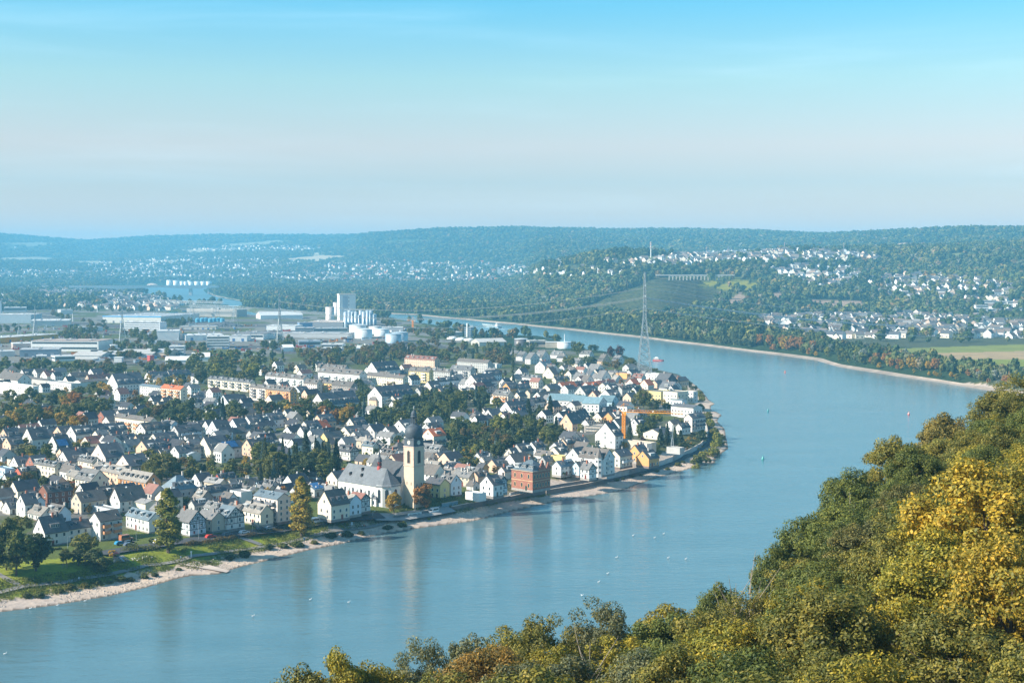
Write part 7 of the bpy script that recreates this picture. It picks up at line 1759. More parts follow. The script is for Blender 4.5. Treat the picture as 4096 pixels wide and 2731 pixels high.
# name board
a, c = wtop(P3, 1448, 1478, 1.2), wtop(P3, 1616, 1448, 1.2); a.z = c.z = (a.z + c.z) / 2; L_ = (c - a).length; rz = math.atan2(c.y - a.y, c.x - a.x); mid = (a + c) / 2
nd = Vector((math.sin(rz), -math.cos(rz), 0)) * .5; k_ = mid.y / F / 3.36
o = empty('name_board', (mid.x + nd.x, mid.y + nd.y, mid.z), rz, label='white board reading NEUENDORF in dark capitals on the quay wall', cat='sign')
hb = 44 * k_ / 2; MB().box(-L_ / 2 - .3, -.05, -hb, L_ / 2 + .3, .05, hb).build('board', M['plaster'], o, color=(.80, .82, .80)); letters('NEUENDORF', L_ / 9 * 1.42, o, (0, -.09, -.03), (PI / 2, 0, 0), (.03, .04, .06))
def post_sign(org, x, yb, yt, w, label, art):
    p = gz(org, x, yb); k = p.y / F / 2.297; h = (yb - yt) * k; w = w * k
    o = empty('river_sign', p, rad(20), label=label, cat='sign', group='navigation signs on the bank'); MB().bar((0, 0, -.3), (0, 0, h), .10).build('post', M['steel'], o); f = MB().box(-w / 2, -.16, h - w * 1.2, w / 2, -.10, h).build('board', M['plaster'], o, color=(.78, .80, .82) if art == '5' else (.04, .12, .20)); MB().box(-w * .42, -.19, h - w * 1.12, w * .42, -.163, h - w * .08).build('panel', M['plaster'], f, color=(.05, .10, .16) if art == '5' else (.62, .76, .84))
    if art == '+': MB().box(-w * .30, -.22, h - w * .64, w * .30, -.192, h - w * .54).box(-w * .05, -.223, h - w * .88, w * .05, -.193, h - w * .30).build('cross_mark', M['timber'], f)
    else: MB().box(-w * .12, -.22, h - w * .34, w * .28, -.192, h - w * .22).box(w * .16, -.223, h - w * .62, w * .28, -.193, h - w * .34).box(-w * .28, -.22, h - w * .98, w * .12, -.192, h - w * .86).box(-w * .28, -.223, h - w * .86, -w * .16, -.193, h - w * .58).build('corner_mark', M['white'], f)
    MB().box(-.35, -.35, -.2, .35, .35, .35).build('base', M['concrete'], o, color=(.6, .6, .58))
post_sign(KM, 881, 150, 88, 24, 'square pale sign with dark cross and dark border on the lawn', '+'); post_sign(KM, 443, 298, 224, 20, 'dark sign with white corner marks on a post above the stony bank', '5')
p = gz(KL, 1757, 525); o = empty('marker_post', p, 0, label='short white marker post on the shaded lawn under the green poplar', cat='post'); MB().box(-.2, -.2, 0, .2, .2, 2.0).build('post', M['plaster'], o, color=(.7, .74, .74)); MB().box(-.3, -.3, 2.0, .3, .3, 2.4).build('cap', M['plaster'], o, color=(.75, .78, .78))
for org, s, x, yb, yt, l in ((P2, 3.36, 1378, 1272, 1088, 'slim grey street lamp before the cream riverside house'), (P2, 3.36, 655, 1372, 1178, 'slim grey street lamp before the white gabled house'), (P3, 3.36, 700, 1520, 1355, 'slim grey street lamp before the red-trimmed corner house'), (P3, 3.36, 978, 1525, 1420, 'street lamp at the quay corner below the side chapel'), (P1, 3.36, 1832, 1172, 1020, 'slim grey street lamp before the white corner mansion'), (KL, 2.297, 622, 440, 335, 'slim grey street lamp beside the park trees'), (P3, 3.36, 1548, 1420, 1300, 'dark lamp post in front of the rusty tree'), (P4, 3.36, 1753, 395, 315, 'grey street lamp beside the scaffolded house shell')):
    p = gz(org, x, yb); h = (yb - yt) * p.y / F / s; o = empty('street_lamp', p, rad(40), label=l, cat='lamp', group='street lamps of the village'); MB().tube([(0, 0, -.2), (0, 0, h * .5), (0, 0, h)], [.09, .07, .05], 6).build('pole', M['steel'], o); MB().tube([(0, 0, h - .1), (.5, 0, h + .1), (1.1, 0, h + .05)], [.05, .04, .04], 5).build('arm', M['steel'], o); MB().box(.7, -.14, h - .08, 1.4, .14, h + .08).build('lamp_head', M['metal'], o, color=(.55, .56, .56))
# hedges and bushes
def hedge(pts, h, w, cw, label):
    pts = smooth(pts, 1.2); rg = np.random.default_rng(len(pts)); n = len(pts) * 130; i = rg.integers(0, len(pts), n); base = np.array([(p.x, p.y, zat(p.x, p.y)) for p in pts]); o0 = base[0].copy()
    q = rg.normal(size=(n, 3)); q /= np.linalg.norm(q, axis=1, keepdims=True); q[:, 2] = np.abs(q[:, 2]); hh = h * (0.75 + .35 * np.sin(i * .9) * np.sin(i * .37))
    c = base[i] - o0 + q * np.stack([w * .5 + 0 * hh, w * .5 + 0 * hh, hh], 1) * rg.uniform(.5, 1.05, (n, 1)) + rg.normal(size=(n, 3)) * np.array([.3, .3, .05]); v, f = leaf_quads(c, q, .24, rg, .7)
    o = inst('hedge', np_mesh('hedge', v, f, [M['leaf']]), None, tuple(o0), color=GC[cw]); return tag(o, label, 'hedge')
hedge(g(P2, (500, 1440), (800, 1405), (1130, 1350)), 2.0, 2.6, 'brown', 'reddish brown hedge between the street and the left lawn'); hedge(g(P2, (1290, 1330), (1600, 1280), (1930, 1225)), 1.9, 2.6, 'brown', 'brown green hedge before the cream houses along the street'); hedge(g(P2, (2180, 1200), (2400, 1165)), 1.8, 2.4, 'olive', 'olive hedge right of the golden poplar'); hedge(g(P3, (560, 1575), (750, 1560), (960, 1535)), 1.5, 2.2, 'rust', 'low rusty hedge by the street below the church')
hedge(g(P1, (1690, 1285), (1850, 1265), (2090, 1265)), 3.0, 4.5, 'olive', 'tall rounded olive hedge before the white corner mansion'); hedge(g(P1, (480, 1290), (640, 1275), (800, 1265)), 1.8, 2.2, 'dark', 'dark hedge behind the large park tree')
rg = np.random.default_rng(77)
BUSH = [(KL, 250, 890, 120, 'dark'), (KL, 370, 890, 115, 'green'), (KL, 540, 850, 110, 'olive'), (KL, 640, 820, 130, 'olive'), (KL, 780, 800, 130, 'olive'), (KL, 900, 770, 120, 'green'), (KL, 1000, 760, 90, 'dark'), (KL, 1115, 740, 110, 'green'), (KL, 1190, 745, 100, 'dark'), (KL, 1330, 715, 120, 'green'), (KL, 1420, 700, 100, 'dark'), (KL, 1640, 640, 80, 'green'), (KL, 1900, 580, 100, 'green'), (KL, 2250, 520, 130, 'dark'), (KL, 2120, 545, 110, 'dark'),
        (KM, 120, 340, 120, 'dark'), (KM, 260, 320, 120, 'green'), (KM, 370, 310, 130, 'green'), (KM, 540, 285, 80, 'olive'), (KM, 700, 230, 110, 'dark'), (KM, 830, 220, 120, 'dark'), (KM, 960, 200, 100, 'dark'), (KM, 1215, 150, 100, 'dark'), (KM, 1350, 130, 110, 'green'), (KM, 1585, 65, 70, 'lime'), (P5, 560, 1420, 110, 'olive'), (P5, 640, 1405, 80, 'dark'), (P5, 890, 1350, 70, 'olive'), (P5, 1440, 1175, 100, 'green'), (P5, 1380, 1220, 110, 'olive'), (P5, 1250, 1270, 90, 'olive'), (P5, 1100, 1300, 100, 'olive'), (P5, 760, 1370, 90, 'dark'),
        (P4, 250, 1430, 60, 'green'), (P4, 1025, 1310, 45, 'green'), (P4, 1660, 1200, 50, 'dark')]
for org, x, yb, w, cw in BUSH:
    p = gz(org, x, yb); s = 2.297 if org in (KL, KM) else 3.36; wd = w * p.y / F / s; o = tree('shrub', p.x, p.y, wd * random.uniform(.34, .55), wd * random.uniform(.85, 1.35), tuple(c * .9 for c in GC[cw]), z=p.z - .1); o['_c'] = cw; o['_w'] = 'bank'
# rough grass and reeds on the bank, boulders on the beach
NS = np.array(near_shore); pl = np.array(D2(near_shore)); ia = 1; P = []
seg = np.diff(pl, axis=0); ln = np.hypot(seg[:, 0], seg[:, 1])
def along(n, o0, o1, i0=0, i1=26):
    k = rg.choice(np.arange(i0, i1), n, p=ln[i0:i1] / ln[i0:i1].sum()); t = rg.uniform(size=n); off = rg.uniform(o0, o1, n) 
    nx, ny = -seg[k, 1] / ln[k], seg[k, 0] / ln[k]; x = pl[k, 0] + seg[k, 0] * t + nx * off; y = pl[k, 1] + seg[k, 1] * t + ny * off; return x, y
x, y = along(9000, .3, 15); w = (vnoise(x, y, 30, 31) > -.05); x, y = x[w], y[w]; m_ = MB()
for a, c in zip(x, y):
    s = .12 + .36 * rg.uniform() ** 3; z = zat(a, c); q = rg.uniform(.6, 1.3, 6) * s
    m_.add([(a - q[0], c, z), (a, c - q[1], z), (a + q[2], c, z), (a, c + q[3], z), (a + rg.uniform(-.3, .3) * s, c + rg.uniform(-.3, .3) * s, z + q[4] * .9)], [(0, 1, 4), (1, 2, 4), (2, 3, 4), (3, 0, 4)])
tag(m_.build('beach_stones', M['stone'], None, color=(.46, .385, .33)), 'loose pale boulders and stones strewn along the beach', kind='stuff')
x, y = along(9500, 9.5, 24, 0, 20); w = vnoise(x, y, 22, 33) > -.55; x, y = x[w], y[w]; n = len(x)
cen = np.stack([x, y, np.array([zat(a, c) for a, c in zip(x, y)]) + .35], 1).repeat(5, 0) + rg.normal(size=(n * 5, 3)) * np.array([.6, .6, .28]); v, f = leaf_quads(cen, np.tile([0.4, -.5, .5], (n * 5, 1)), .36, rg, .35)
tag(inst('bank_grass', np_mesh('bank_grass', v, f, [M['leaf']]), None, color=(.15, .17, .042)), 'rough tall grass on the upper bank', kind='stuff')
# stone pitching on the quay slope
m_ = MB(); A_, B_ = gz(P3, 1500, 1560), gz(P3, 2080, 1440)
for k in range(520):
    t = rg.uniform(); d = rg.uniform(-4.5, 1.5); px_, py_ = A_.x + (B_.x - A_.x) * t + d * .6, A_.y + (B_.y - A_.y) * t + d * -.5; z = zat(px_, py_) + .1; s = rg.uniform(.25, .6)
    m_.add([(px_ - s, py_, z), (px_, py_ - s, z), (px_ + s, py_, z), (px_, py_ + s, z), (px_ + .1, py_, z + s)], [(0, 1, 4), (1, 2, 4), (2, 3, 4), (3, 0, 4)])
tag(m_.build('stone_pitching', M['stone'], None, color=(.22, .21, .20)), 'dark stone pitching on the slope below the quay', kind='stuff')

# ------------------------------------------------------------------ vehicles, people, birds, boats
def car(p, rz, colr, label, van=False, group='cars parked along the riverside street'):
    L_, W_, H_ = (5.6, 2.0, 2.4) if van else (4.3, 1.75, 1.45); o = empty('white_van' if van and colr[0] > .6 else ('van' if van else 'parked_car'), p, rz, label=label, cat='van' if van else 'car', group=group)
    w = W_ / 2; l = L_ / 2
    prof = [(-l, .35), (l, .35), (l, .8), (l * .93, .95), (l * .5, 1.05), (l * .28, H_), (-l * .95, H_), (-l, H_ * .6)] if van else [(-l, .35), (l, .35), (l, .75), (l * .55, .92), (l * .2, H_), (-l * .62, H_), (-l * .92, .95)]
    n = len(prof); b = MB().add([(x, -w, z) for x, z in prof] + [(x, w, z) for x, z in prof], [tuple(range(n)), tuple(range(2 * n - 1, n - 1, -1))] + [(i, i + n, (i + 1) % n + n, (i + 1) % n)[::-1] for i in range(n)]); b.build('body', M['paint'], o, color=colr)
    b = MB()
    for s in (-1, 1):
        y = s * (w + .012); q = [(-l * .9, H_ * .55), (l * .3, H_ * .55), (l * .2, H_ * .88), (-l * .88, H_ * .88)] if van else [(-l * .75, .95), (l * .45, .95), (l * .17, H_ * .93), (-l * .58, H_ * .93)]
        b.add([(x, y, z) for x, z in q], [(0, 1, 2, 3)])
    xs = (l * .5, l * .28) if van else (l * .56, l * .22); b.add([(xs[0] + .02, -w * .9, 1.08 if van else .95), (xs[0] + .02, w * .9, 1.08 if van else .95), (xs[1] + .02, w * .85, H_ * .95), (xs[1] + .02, -w * .85, H_ * .95)], [(0, 1, 2, 3)]); b.build('windows', M['glass'], o)
    for x in (-l * .6, l * .62):
        for s in (-1, 1): wm = MB().tube([(x, s * (w - .12), .33), (x, s * (w + .03), .33)], [.33, .33], 12); we = wm.build('wheel', M['rubber'], o)
    for s in (-1, 1): MB().box(l - .02, s * w * .7 - .16, .62, l + .02, s * w * .7 + .16, .78).build('headlight', M['white'], o)
    return o
rzr = math.atan2(road[4].y - road[3].y, road[4].x - road[3].x)
wv_ = gz(P3, 1788, 1455); car(Vector((wv_.x, wv_.y, wv_.z + .3)), rzr + PI, (.80, .80, .79), 'white passenger van standing on the quay below the rusty tree', True, None)
CARS = [(P3, 215, 1555, (.55, .57, .6), 'silver car at the kerb before the golden poplar, end of the row'), (P3, 375, 1553, (.70, .70, .70), 'pale grey car parked before the red-trimmed corner house'), (P3, 515, 1548, (.80, .80, .80), 'white car parked before the red-trimmed corner house'), (P3, 620, 1535, (.10, .11, .13), 'black car parked beside the pale blue gabled house'), (P2, 1265, 1290, (.72, .74, .76), 'silver car crossing the street at the path junction'), (P2, 1035, 1320, (.12, .15, .20), 'dark blue car parked before the half-timbered house'), (P2, 815, 1350, (.50, .06, .05), 'red car parked before the beige gabled house'), (P2, 1490, 1248, (.05, .05, .06), 'black car parked before the cream riverside house'), (P2, 1610, 1235, (.45, .50, .56), 'blue grey car parked beside the modern balcony house'), (P2, 1725, 1222, (.06, .06, .07), 'black car parked below the modern balcony house'), (P2, 108, 1415, (.75, .75, .75), 'white car half hidden by the green poplar'), (P1, 1615, 1205, (.04, .25, .45), 'bright blue car by the balcony house'), (P1, 1735, 1195, (.04, .045, .05), 'black car beside the brick pillar of the balcony house'), (P1, 1735, 1225, (.10, .13, .18), 'dark car at the corner of the tall olive hedge')]
for org, x, y, cc, l in CARS: p = gz(org, x, y); car(Vector((p.x, p.y, p.z + .14)), rzr + random.uniform(-.1, .1), cc, l)
p = gz(P1, 1700, 1150); car(Vector((p.x, p.y, p.z + .14)), rzr, (.42, .17, .09), 'rust red van beside the balcony house', True); p = gz(P2, 2235, 1150); car(Vector((p.x, p.y, p.z + .14)), rzr, (.62, .66, .68), 'pale grey van parked right of the golden poplar', True)
for k, (x, y) in enumerate(((860, 475), (1000, 500), (1080, 505), (1220, 495), (1225, 510), (900, 480))):
    p = at(*P5(x, y), 7); car(p, rad(40), random.choice(((.75, .75, .75), (.1, .11, .12), (.4, .42, .45))), ('car in the car park below the yellow flat-roofed home, ' + ['furthest left', 'under the big dark tree', 'right of the big dark tree', 'beside the lawn', 'last beside the lawn', 'second from the left'][k]), group='cars in the car park')
def person(p, rz, top, legs, label, h=1.72):
    o = empty('person', p, rz, label=label, cat='person'); s = h / 1.72
    V_ = [(0, 0, .95), (0, 0, 1.2), (0, 0, 1.42), (0, 0, 1.52), (0, 0.02, 1.64), (.09, 0, .9), (.10, .06, .5), (.10, -.02, .06), (-.09, 0, .9), (-.10, -.10, .5), (-.10, -.2, .08), (.19, 0, 1.38), (.24, -.05, 1.1), (.22, .1, .88), (-.19, 0, 1.38), (-.24, .08, 1.1), (-.22, .2, .9)]
    E_ = [(0, 1), (1, 2), (2, 3), (3, 4), (0, 5), (5, 6), (6, 7), (0, 8), (8, 9), (9, 10), (2, 11), (11, 12), (12, 13), (2, 14), (14, 15), (15, 16)]; R_ = [.14, .15, .13, .06, .10, .09, .065, .05, .09, .065, .05, .06, .045, .04, .06, .045, .04]
    me = bpy.data.meshes.new('body'); me.from_pydata([tuple(c * s for c in q) for q in V_], E_, []); me.materials.append(surf('clothes_' + label[:10], top, .9)); ob = inst('body', me, o); ob.modifiers.new('skin', 'SKIN')
    for d_, r_ in zip(me.skin_vertices[0].data, R_): d_.radius = (r_ * s, r_ * s)
    me.skin_vertices[0].data[0].use_root = True; ss = ob.modifiers.new('round', 'SUBSURF'); ss.levels = 1; ss.render_levels = 1
    MB().lathe([(.05, 1.68 * s), (.105, 1.70 * s), (.10, 1.76 * s), (.02, 1.79 * s)], 8).build('hair', M['timber'], o); b = MB(); [b.tube([(sx * .10, 0, .86 * s), (sx * .105, (.06 if sx > 0 else -.1), .5 * s), (sx * .105, (-.02 if sx > 0 else -.2), .07)], [.105, .08, .065], 6) for sx in (1, -1)]; b.build('trousers', surf('trousers_' + label[:10], legs, .9), o); return o
for org, x, y, tp, lg, l in ((KL, 1662, 552, (.25, .32, .42), (.05, .06, .1), 'person in a grey blue jacket walking under the green poplar'), (KL, 726, 746, (.75, .78, .8), (.06, .07, .1), 'person in a white top on the river path'), (P3, 1398, 1502, (.72, .72, .72), (.5, .5, .5), 'person in pale clothes walking along the quay wall'), (P3, 1027, 1545, (.06, .06, .07), (.05, .05, .06), 'person in dark clothes at the quay corner')):
    p = gz(org, x, y); person(Vector((p.x, p.y, p.z + .16)), random.uniform(0, 6), tp, lg, l)
p = gz(KM, 987, 132); o = empty('picnic_table', Vector((p.x, p.y, p.z)), rad(30), label='wooden picnic table with benches on the lawn near the quay', cat='table'); MB().box(-1, -.4, .7, 1, .4, .78).build('tabletop', M['timber'], o); [MB().box(-1, y - .15, .42, 1, y + .15, .48).build('bench', M['timber'], o) for y in (-.75, .75)]; b = [MB().bar((x, -.8, 0), (x, .3, .7), .05).bar((x, .8, 0), (x, -.3, .7), .05).build('leg', M['timber'], o) for x in (-.8, .8)]
for k, dx in enumerate((-.45, .5)): person(Vector((p.x + dx, p.y - .6, p.z - .25)), rad(180), ((.75, .75, .75), (.6, .25, .2))[k], (.1, .1, .14), ('person in a white shirt', 'person in a red shirt')[k] + ' at the picnic table on the lawn', 1.6)
p = gz(KL, 463, 776); o = empty('park_bench', p, rad(20), label='dark wooden bench facing the river by the foot path', cat='bench'); MB().box(-.9, -.22, .40, .9, .22, .46).build('seat', M['timber'], o); MB().box(-.9, .2, .5, .9, .26, .95).build('backrest', M['timber'], o); [MB().box(x - .04, -.2, 0, x + .04, .24, .4).build('leg', M['steel'], o) for x in (-.7, .7)]
p = gz(KL, 1110, 560); o = empty('playground_slide', p, rad(60), label='steel playground slide on the sand pit', cat='slide'); MB().add([(-.3, -1.8, .3), (.3, -1.8, .3), (.3, 1.2, 2.0), (-.3, 1.2, 2.0), (-.3, -1.8, .36), (.3, -1.8, .36), (.3, 1.2, 2.06), (-.3, 1.2, 2.06)], [(4, 5, 6, 7), (0, 3, 2, 1), (0, 1, 5, 4), (1, 2, 6, 5), (3, 0, 4, 7)]).build('chute', M['steel'], o); b = MB(); [b.bar((x, 2.0, 0), (x, 1.3, 2.7), .05) for x in (-.3, .3)]; [b.bar((-.3, 2.0 - .16 * k, .4 * k), (.3, 2.0 - .16 * k, .4 * k), .03) for k in range(1, 6)]; b.build('ladder', M['steel'], o)
p = gz(KL, 1070, 545); o = empty('climbing_frame', p, rad(15), label='blue and red climbing frame beside the slide', cat='play frame'); b = MB(); [b.bar((x, y, 0), (x, y, 2.4), .07) for x in (-1, 1) for y in (-1, 1)]; b.build('post', M['metal'], o, color=(.1, .2, .45)); MB().box(-1, -1, 1.2, 1, 1, 1.3).build('deck', M['timber'], o); MB().add([(-1.2, -1.2, 2.3), (1.2, -1.2, 2.3), (1.2, 1.2, 2.3), (-1.2, 1.2, 2.3), (0, 0, 3.1)], [(0, 1, 4), (1, 2, 4), (2, 3, 4), (3, 0, 4)]).build('roof', M['metal'], o, color=(.45, .12, .1))
p = gz(KL, 595, 622); o = empty('tree_guard', p, 0, label='square wooden guard round the young park tree', cat='guard'); [MB().bar((x, y, 0), (x, y, 1.7), .07).build('post', M['path'], o) for x in (-.7, .7) for y in (-.7, .7)]; b = MB(); [b.bar((-.7, y, 1.4), (.7, y, 1.4), .05) for y in (-.7, .7)]; [b.bar((x, -.7, 1.4), (x, .7, 1.4), .05) for x in (-.7, .7)]; b.build('rail', M['path'], o)
def bird(p, rz, colr, name, label, group, fly=False, s=1.0):
    o = empty(name, p, rz, label=label, cat='bird', group=group); o.scale = (s, s, s)
    MB().tube([(-.42, 0, .30), (-.25, 0, .32), (0, 0, .33), (.22, 0, .36), (.34, 0, .50), (.38, 0, .72), (.50, 0, .74)], [.02, .12, .17, .13, .06, .06, .015], 7).build('body', M['plaster'], o, color=colr)
    if fly: MB().add([(-.1, .1, .38), (.15, .1, .40), (.05, .75, .62), (-.1, .7, .60)], [(0, 1, 2, 3)]).add([(-.1, -.1, .38), (.15, -.1, .40), (.05, -.75, .62), (-.1, -.7, .60)], [(3, 2, 1, 0)]).build('wings', M['plaster'], o, color=colr)
    else: [MB().bar((0, y, 0), (0, y, .22), .025).build('leg', M['metal'], o, color=(.5, .25, .05)) for y in (-.08, .08)]
ordn = ['first', 'second', 'third', 'fourth', 'fifth', 'sixth', 'seventh', 'eighth', 'ninth', 'tenth', 'eleventh', 'twelfth']
for k, (x, y) in enumerate(((1213, 545), (1222, 552), (1238, 540), (1248, 548), (1278, 545), (1308, 530), (1312, 540), (1330, 528), (1345, 527), (1388, 536), (1398, 530), (1262, 560))): p = gz(KL, x, y); bird(p, random.uniform(0, 6), (.72, .70, .66), 'goose', f'pale goose on the lawn, {ordn[k]} of the flock counted from the left' if k < 11 else 'pale goose on the lawn, nearest to the foot path', 'geese grazing on the lawn')
for k, (org, x, y) in enumerate(((KL, 782, 933), (KL, 530, 973), (KL, 280, 1002), (KL, 45, 1420), (KM, 500, 807), (KM, 852, 832), (KL, 2325, 1072))): p = at(*org(x, y), .05); bird(p, .4, (.80, .80, .80), 'gull', f'white gull floating on the water, {["below the park shrubs", "left of the first one off the beach", "nearest the left beach stones", "far out near the lower left", "under the golden poplar reflection", "right of the golden poplar reflection", "under the green poplar reflection"][k]}', 'gulls on the river', s=1.2)
for k, (x, y) in enumerate(((643, 772), (796, 646), (878, 568), (960, 420), (1435, 424), (1597, 434), (1112, 218), (1310, 238), (1393, 203))): p = at(*crop(2048, 2049, 2.297)(x, y), .05); bird(p, .4, (.80, .80, .80), 'gull', f'white gull on the open water before the wooded slope, {ordn[k]} counted from the slope upstream', 'gulls on the river', k == 0, 1.2)
def boat_hull(b, L_, W_, h0, h1, m=0):
    st = [(-L_ / 2, .75), (-L_ * .3, 1), (L_ * .25, 1), (L_ * .4, .7), (L_ / 2, .04)]; vs = []
    for x, f in st: vs += [(x, -W_ / 2 * f * .85, h0), (x, -W_ / 2 * f, h1), (x, W_ / 2 * f, h1), (x, W_ / 2 * f * .85, h0)]
    fs = [(4 * i + j, 4 * i + 4 + j, 4 * i + 5 + j, 4 * i + 1 + j) for i in range(4) for j in range(3)] + [(0, 1, 2, 3)]; return b.add(vs, [f[::-1] for f in fs], m)
def wake(parent, L_, W_):
    b = MB(); [b.add([(-L_ / 2, s * W_ * .3, .03), (-L_ * 1.9, s * W_ * 1.1, .03), (-L_ * 1.9, s * W_ * .75, .03), (-L_ / 2, s * W_ * .1, .03)], [(0, 1, 2, 3)]) for s in (-1, 1)]; b.add([(L_ * .5, 0, .03), (L_ * .2, W_ * .75, .03), (-L_ * .1, W_ * .62, .03)], [(0, 1, 2)]).add([(L_ * .5, 0, .03), (L_ * .2, -W_ * .75, .03), (-L_ * .1, -W_ * .62, .03)], [(0, 2, 1)]); b.build('foam', M['plaster'], parent, color=(.55, .66, .70))
a, c = at(*K2(2032, 1152), 0), at(*K2(2300, 1186), 0); mid = (a + c) / 2; L_ = 88
o = empty('tanker_ship', (mid.x, mid.y, 0), math.atan2(a.y - c.y, a.x - c.x), label='long grey inland tanker with white wheelhouse sailing upstream', cat='ship'); boat_hull(MB(), L_, 10.5, -.5, 3.2).build('hull', M['metal'], o, color=(.32, .40, .44)); MB().box(-L_ * .28, -4.4, 3.2, L_ * .42, 4.4, 4.4).build('deck', M['metal'], o, color=(.50, .55, .55)); b = MB(); [b.box(x, -3.2, 4.4, x + 5, 3.2, 5.2) for x in np.arange(-L_ * .24, L_ * .38, 9)]; b.build('hatches', M['metal'], o, color=(.42, .5, .5))['kind'] = 'stuff'
d_ = MB().box(-L_ * .47, -4.2, 3.2, -L_ * .33, 4.2, 5.8).box(-L_ * .44, -3, 5.8, -L_ * .35, 3, 8.6).build('wheelhouse', M['plaster'], o, color=(.80, .80, .78)); MB().box(-L_ * .442, -3.02, 7.0, -L_ * .348, 3.02, 8.0).build('window_band', M['glass'], d_); MB().bar((-L_ * .4, 0, 8.6), (-L_ * .4, 0, 12), .12).build('mast', M['steel'], o); wake(o, L_ * .55, 9)
p = at(*K3(1345, 1478), 0); o = empty('motor_boat', p, rad(-16), label='small red and white motor boat near the tall pylon', cat='boat'); boat_hull(MB(), 13, 4, -.3, 1.5).build('hull', M['paint'], o, color=(.50, .07, .06)); d_ = MB().box(-5.5, -1.5, 1.5, .8, 1.5, 3.4).box(-4, -1.2, 3.4, -.6, 1.2, 4.6).build('cabin', M['plaster'], o, color=(.80, .80, .78)); MB().box(-5.52, -1.52, 2.2, .82, 1.52, 2.9).build('window_band', M['glass'], d_); MB().bar((-2, 0, 4.6), (-2, 0, 6.4), .08).build('mast', M['steel'], o); wake(o, 13, 5)
for org, x, y, cc, l in ((KC, 2305, 1232, (.05, .30, .28), 'green conical river buoy off the village tip'), (KR, 1293, 592, (.6, .12, .09), 'red conical river buoy near the wooded slope'), (KR, 157, 206, (.6, .14, .1), 'small red river buoy near the opposite bank'), (KC, 2352, 790, (.05, .25, .26), 'dark green river buoy upstream of the village tip')):
    p = at(*org(x, y), 0); o = empty('river_buoy', p, 0, label=l, cat='buoy', group='buoys marking the channel'); MB().lathe([(.8, -.2), (.9, .3), (.7, .7), (.25, 1.7), (.05, 2.0)], 12).build('float', M['paint'], o, color=cc); MB().lathe([(.02, 1.95), (.28, 2.25), (.02, 2.6)], 8).build('top_mark', M['paint'], o, color=cc); MB().add([(-1, .4, .03), (-9, 3.4, .03), (-9, 2.9, .03)], [(0, 1, 2)]).add([(-1, -.4, .03), (-9, -3.4, .03), (-9, -2.9, .03)], [(2, 1, 0)]).build('ripple', M['plaster'], o, color=(.10, .26, .30))
# house shell under scaffolding beside the crane
q = at(*P4(1925, 440), 7.0); o = empty('house_shell', (q.x, q.y, 7), rad(-20), label='unfinished house shell with bare rafters and scaffolding', cat='building site'); MB().box(-6, 0, 0, 6, 9, 4.6).build('wall', M['plaster'], o, color=(.58, .50, .43))
for k in range(9): x = -6 + 1.5 * k; MB().bar((x, -.6, 4.4), (x, 4.5, 9.2), .09).bar((x, 9.6, 4.4), (x, 4.5, 9.2), .09).build('rafter', surf('raw_timber', (.55, .42, .28), .9) if k == 0 else bpy.data.materials['raw_timber'], o)
b = MB(); [b.bar((x, -1.6, 0), (x, -1.6, 8), .06) for x in np.arange(-7, 8, 2)]; [b.bar((-7, -1.6, z), (7, -1.6, z), .06) for z in (2, 4, 6, 7.5)]; [b.box(-7, -1.9, z, 7, -1.2, z + .08) for z in (2, 4, 6)]; b.build('scaffold', M['steel'], o)['kind'] = 'stuff'

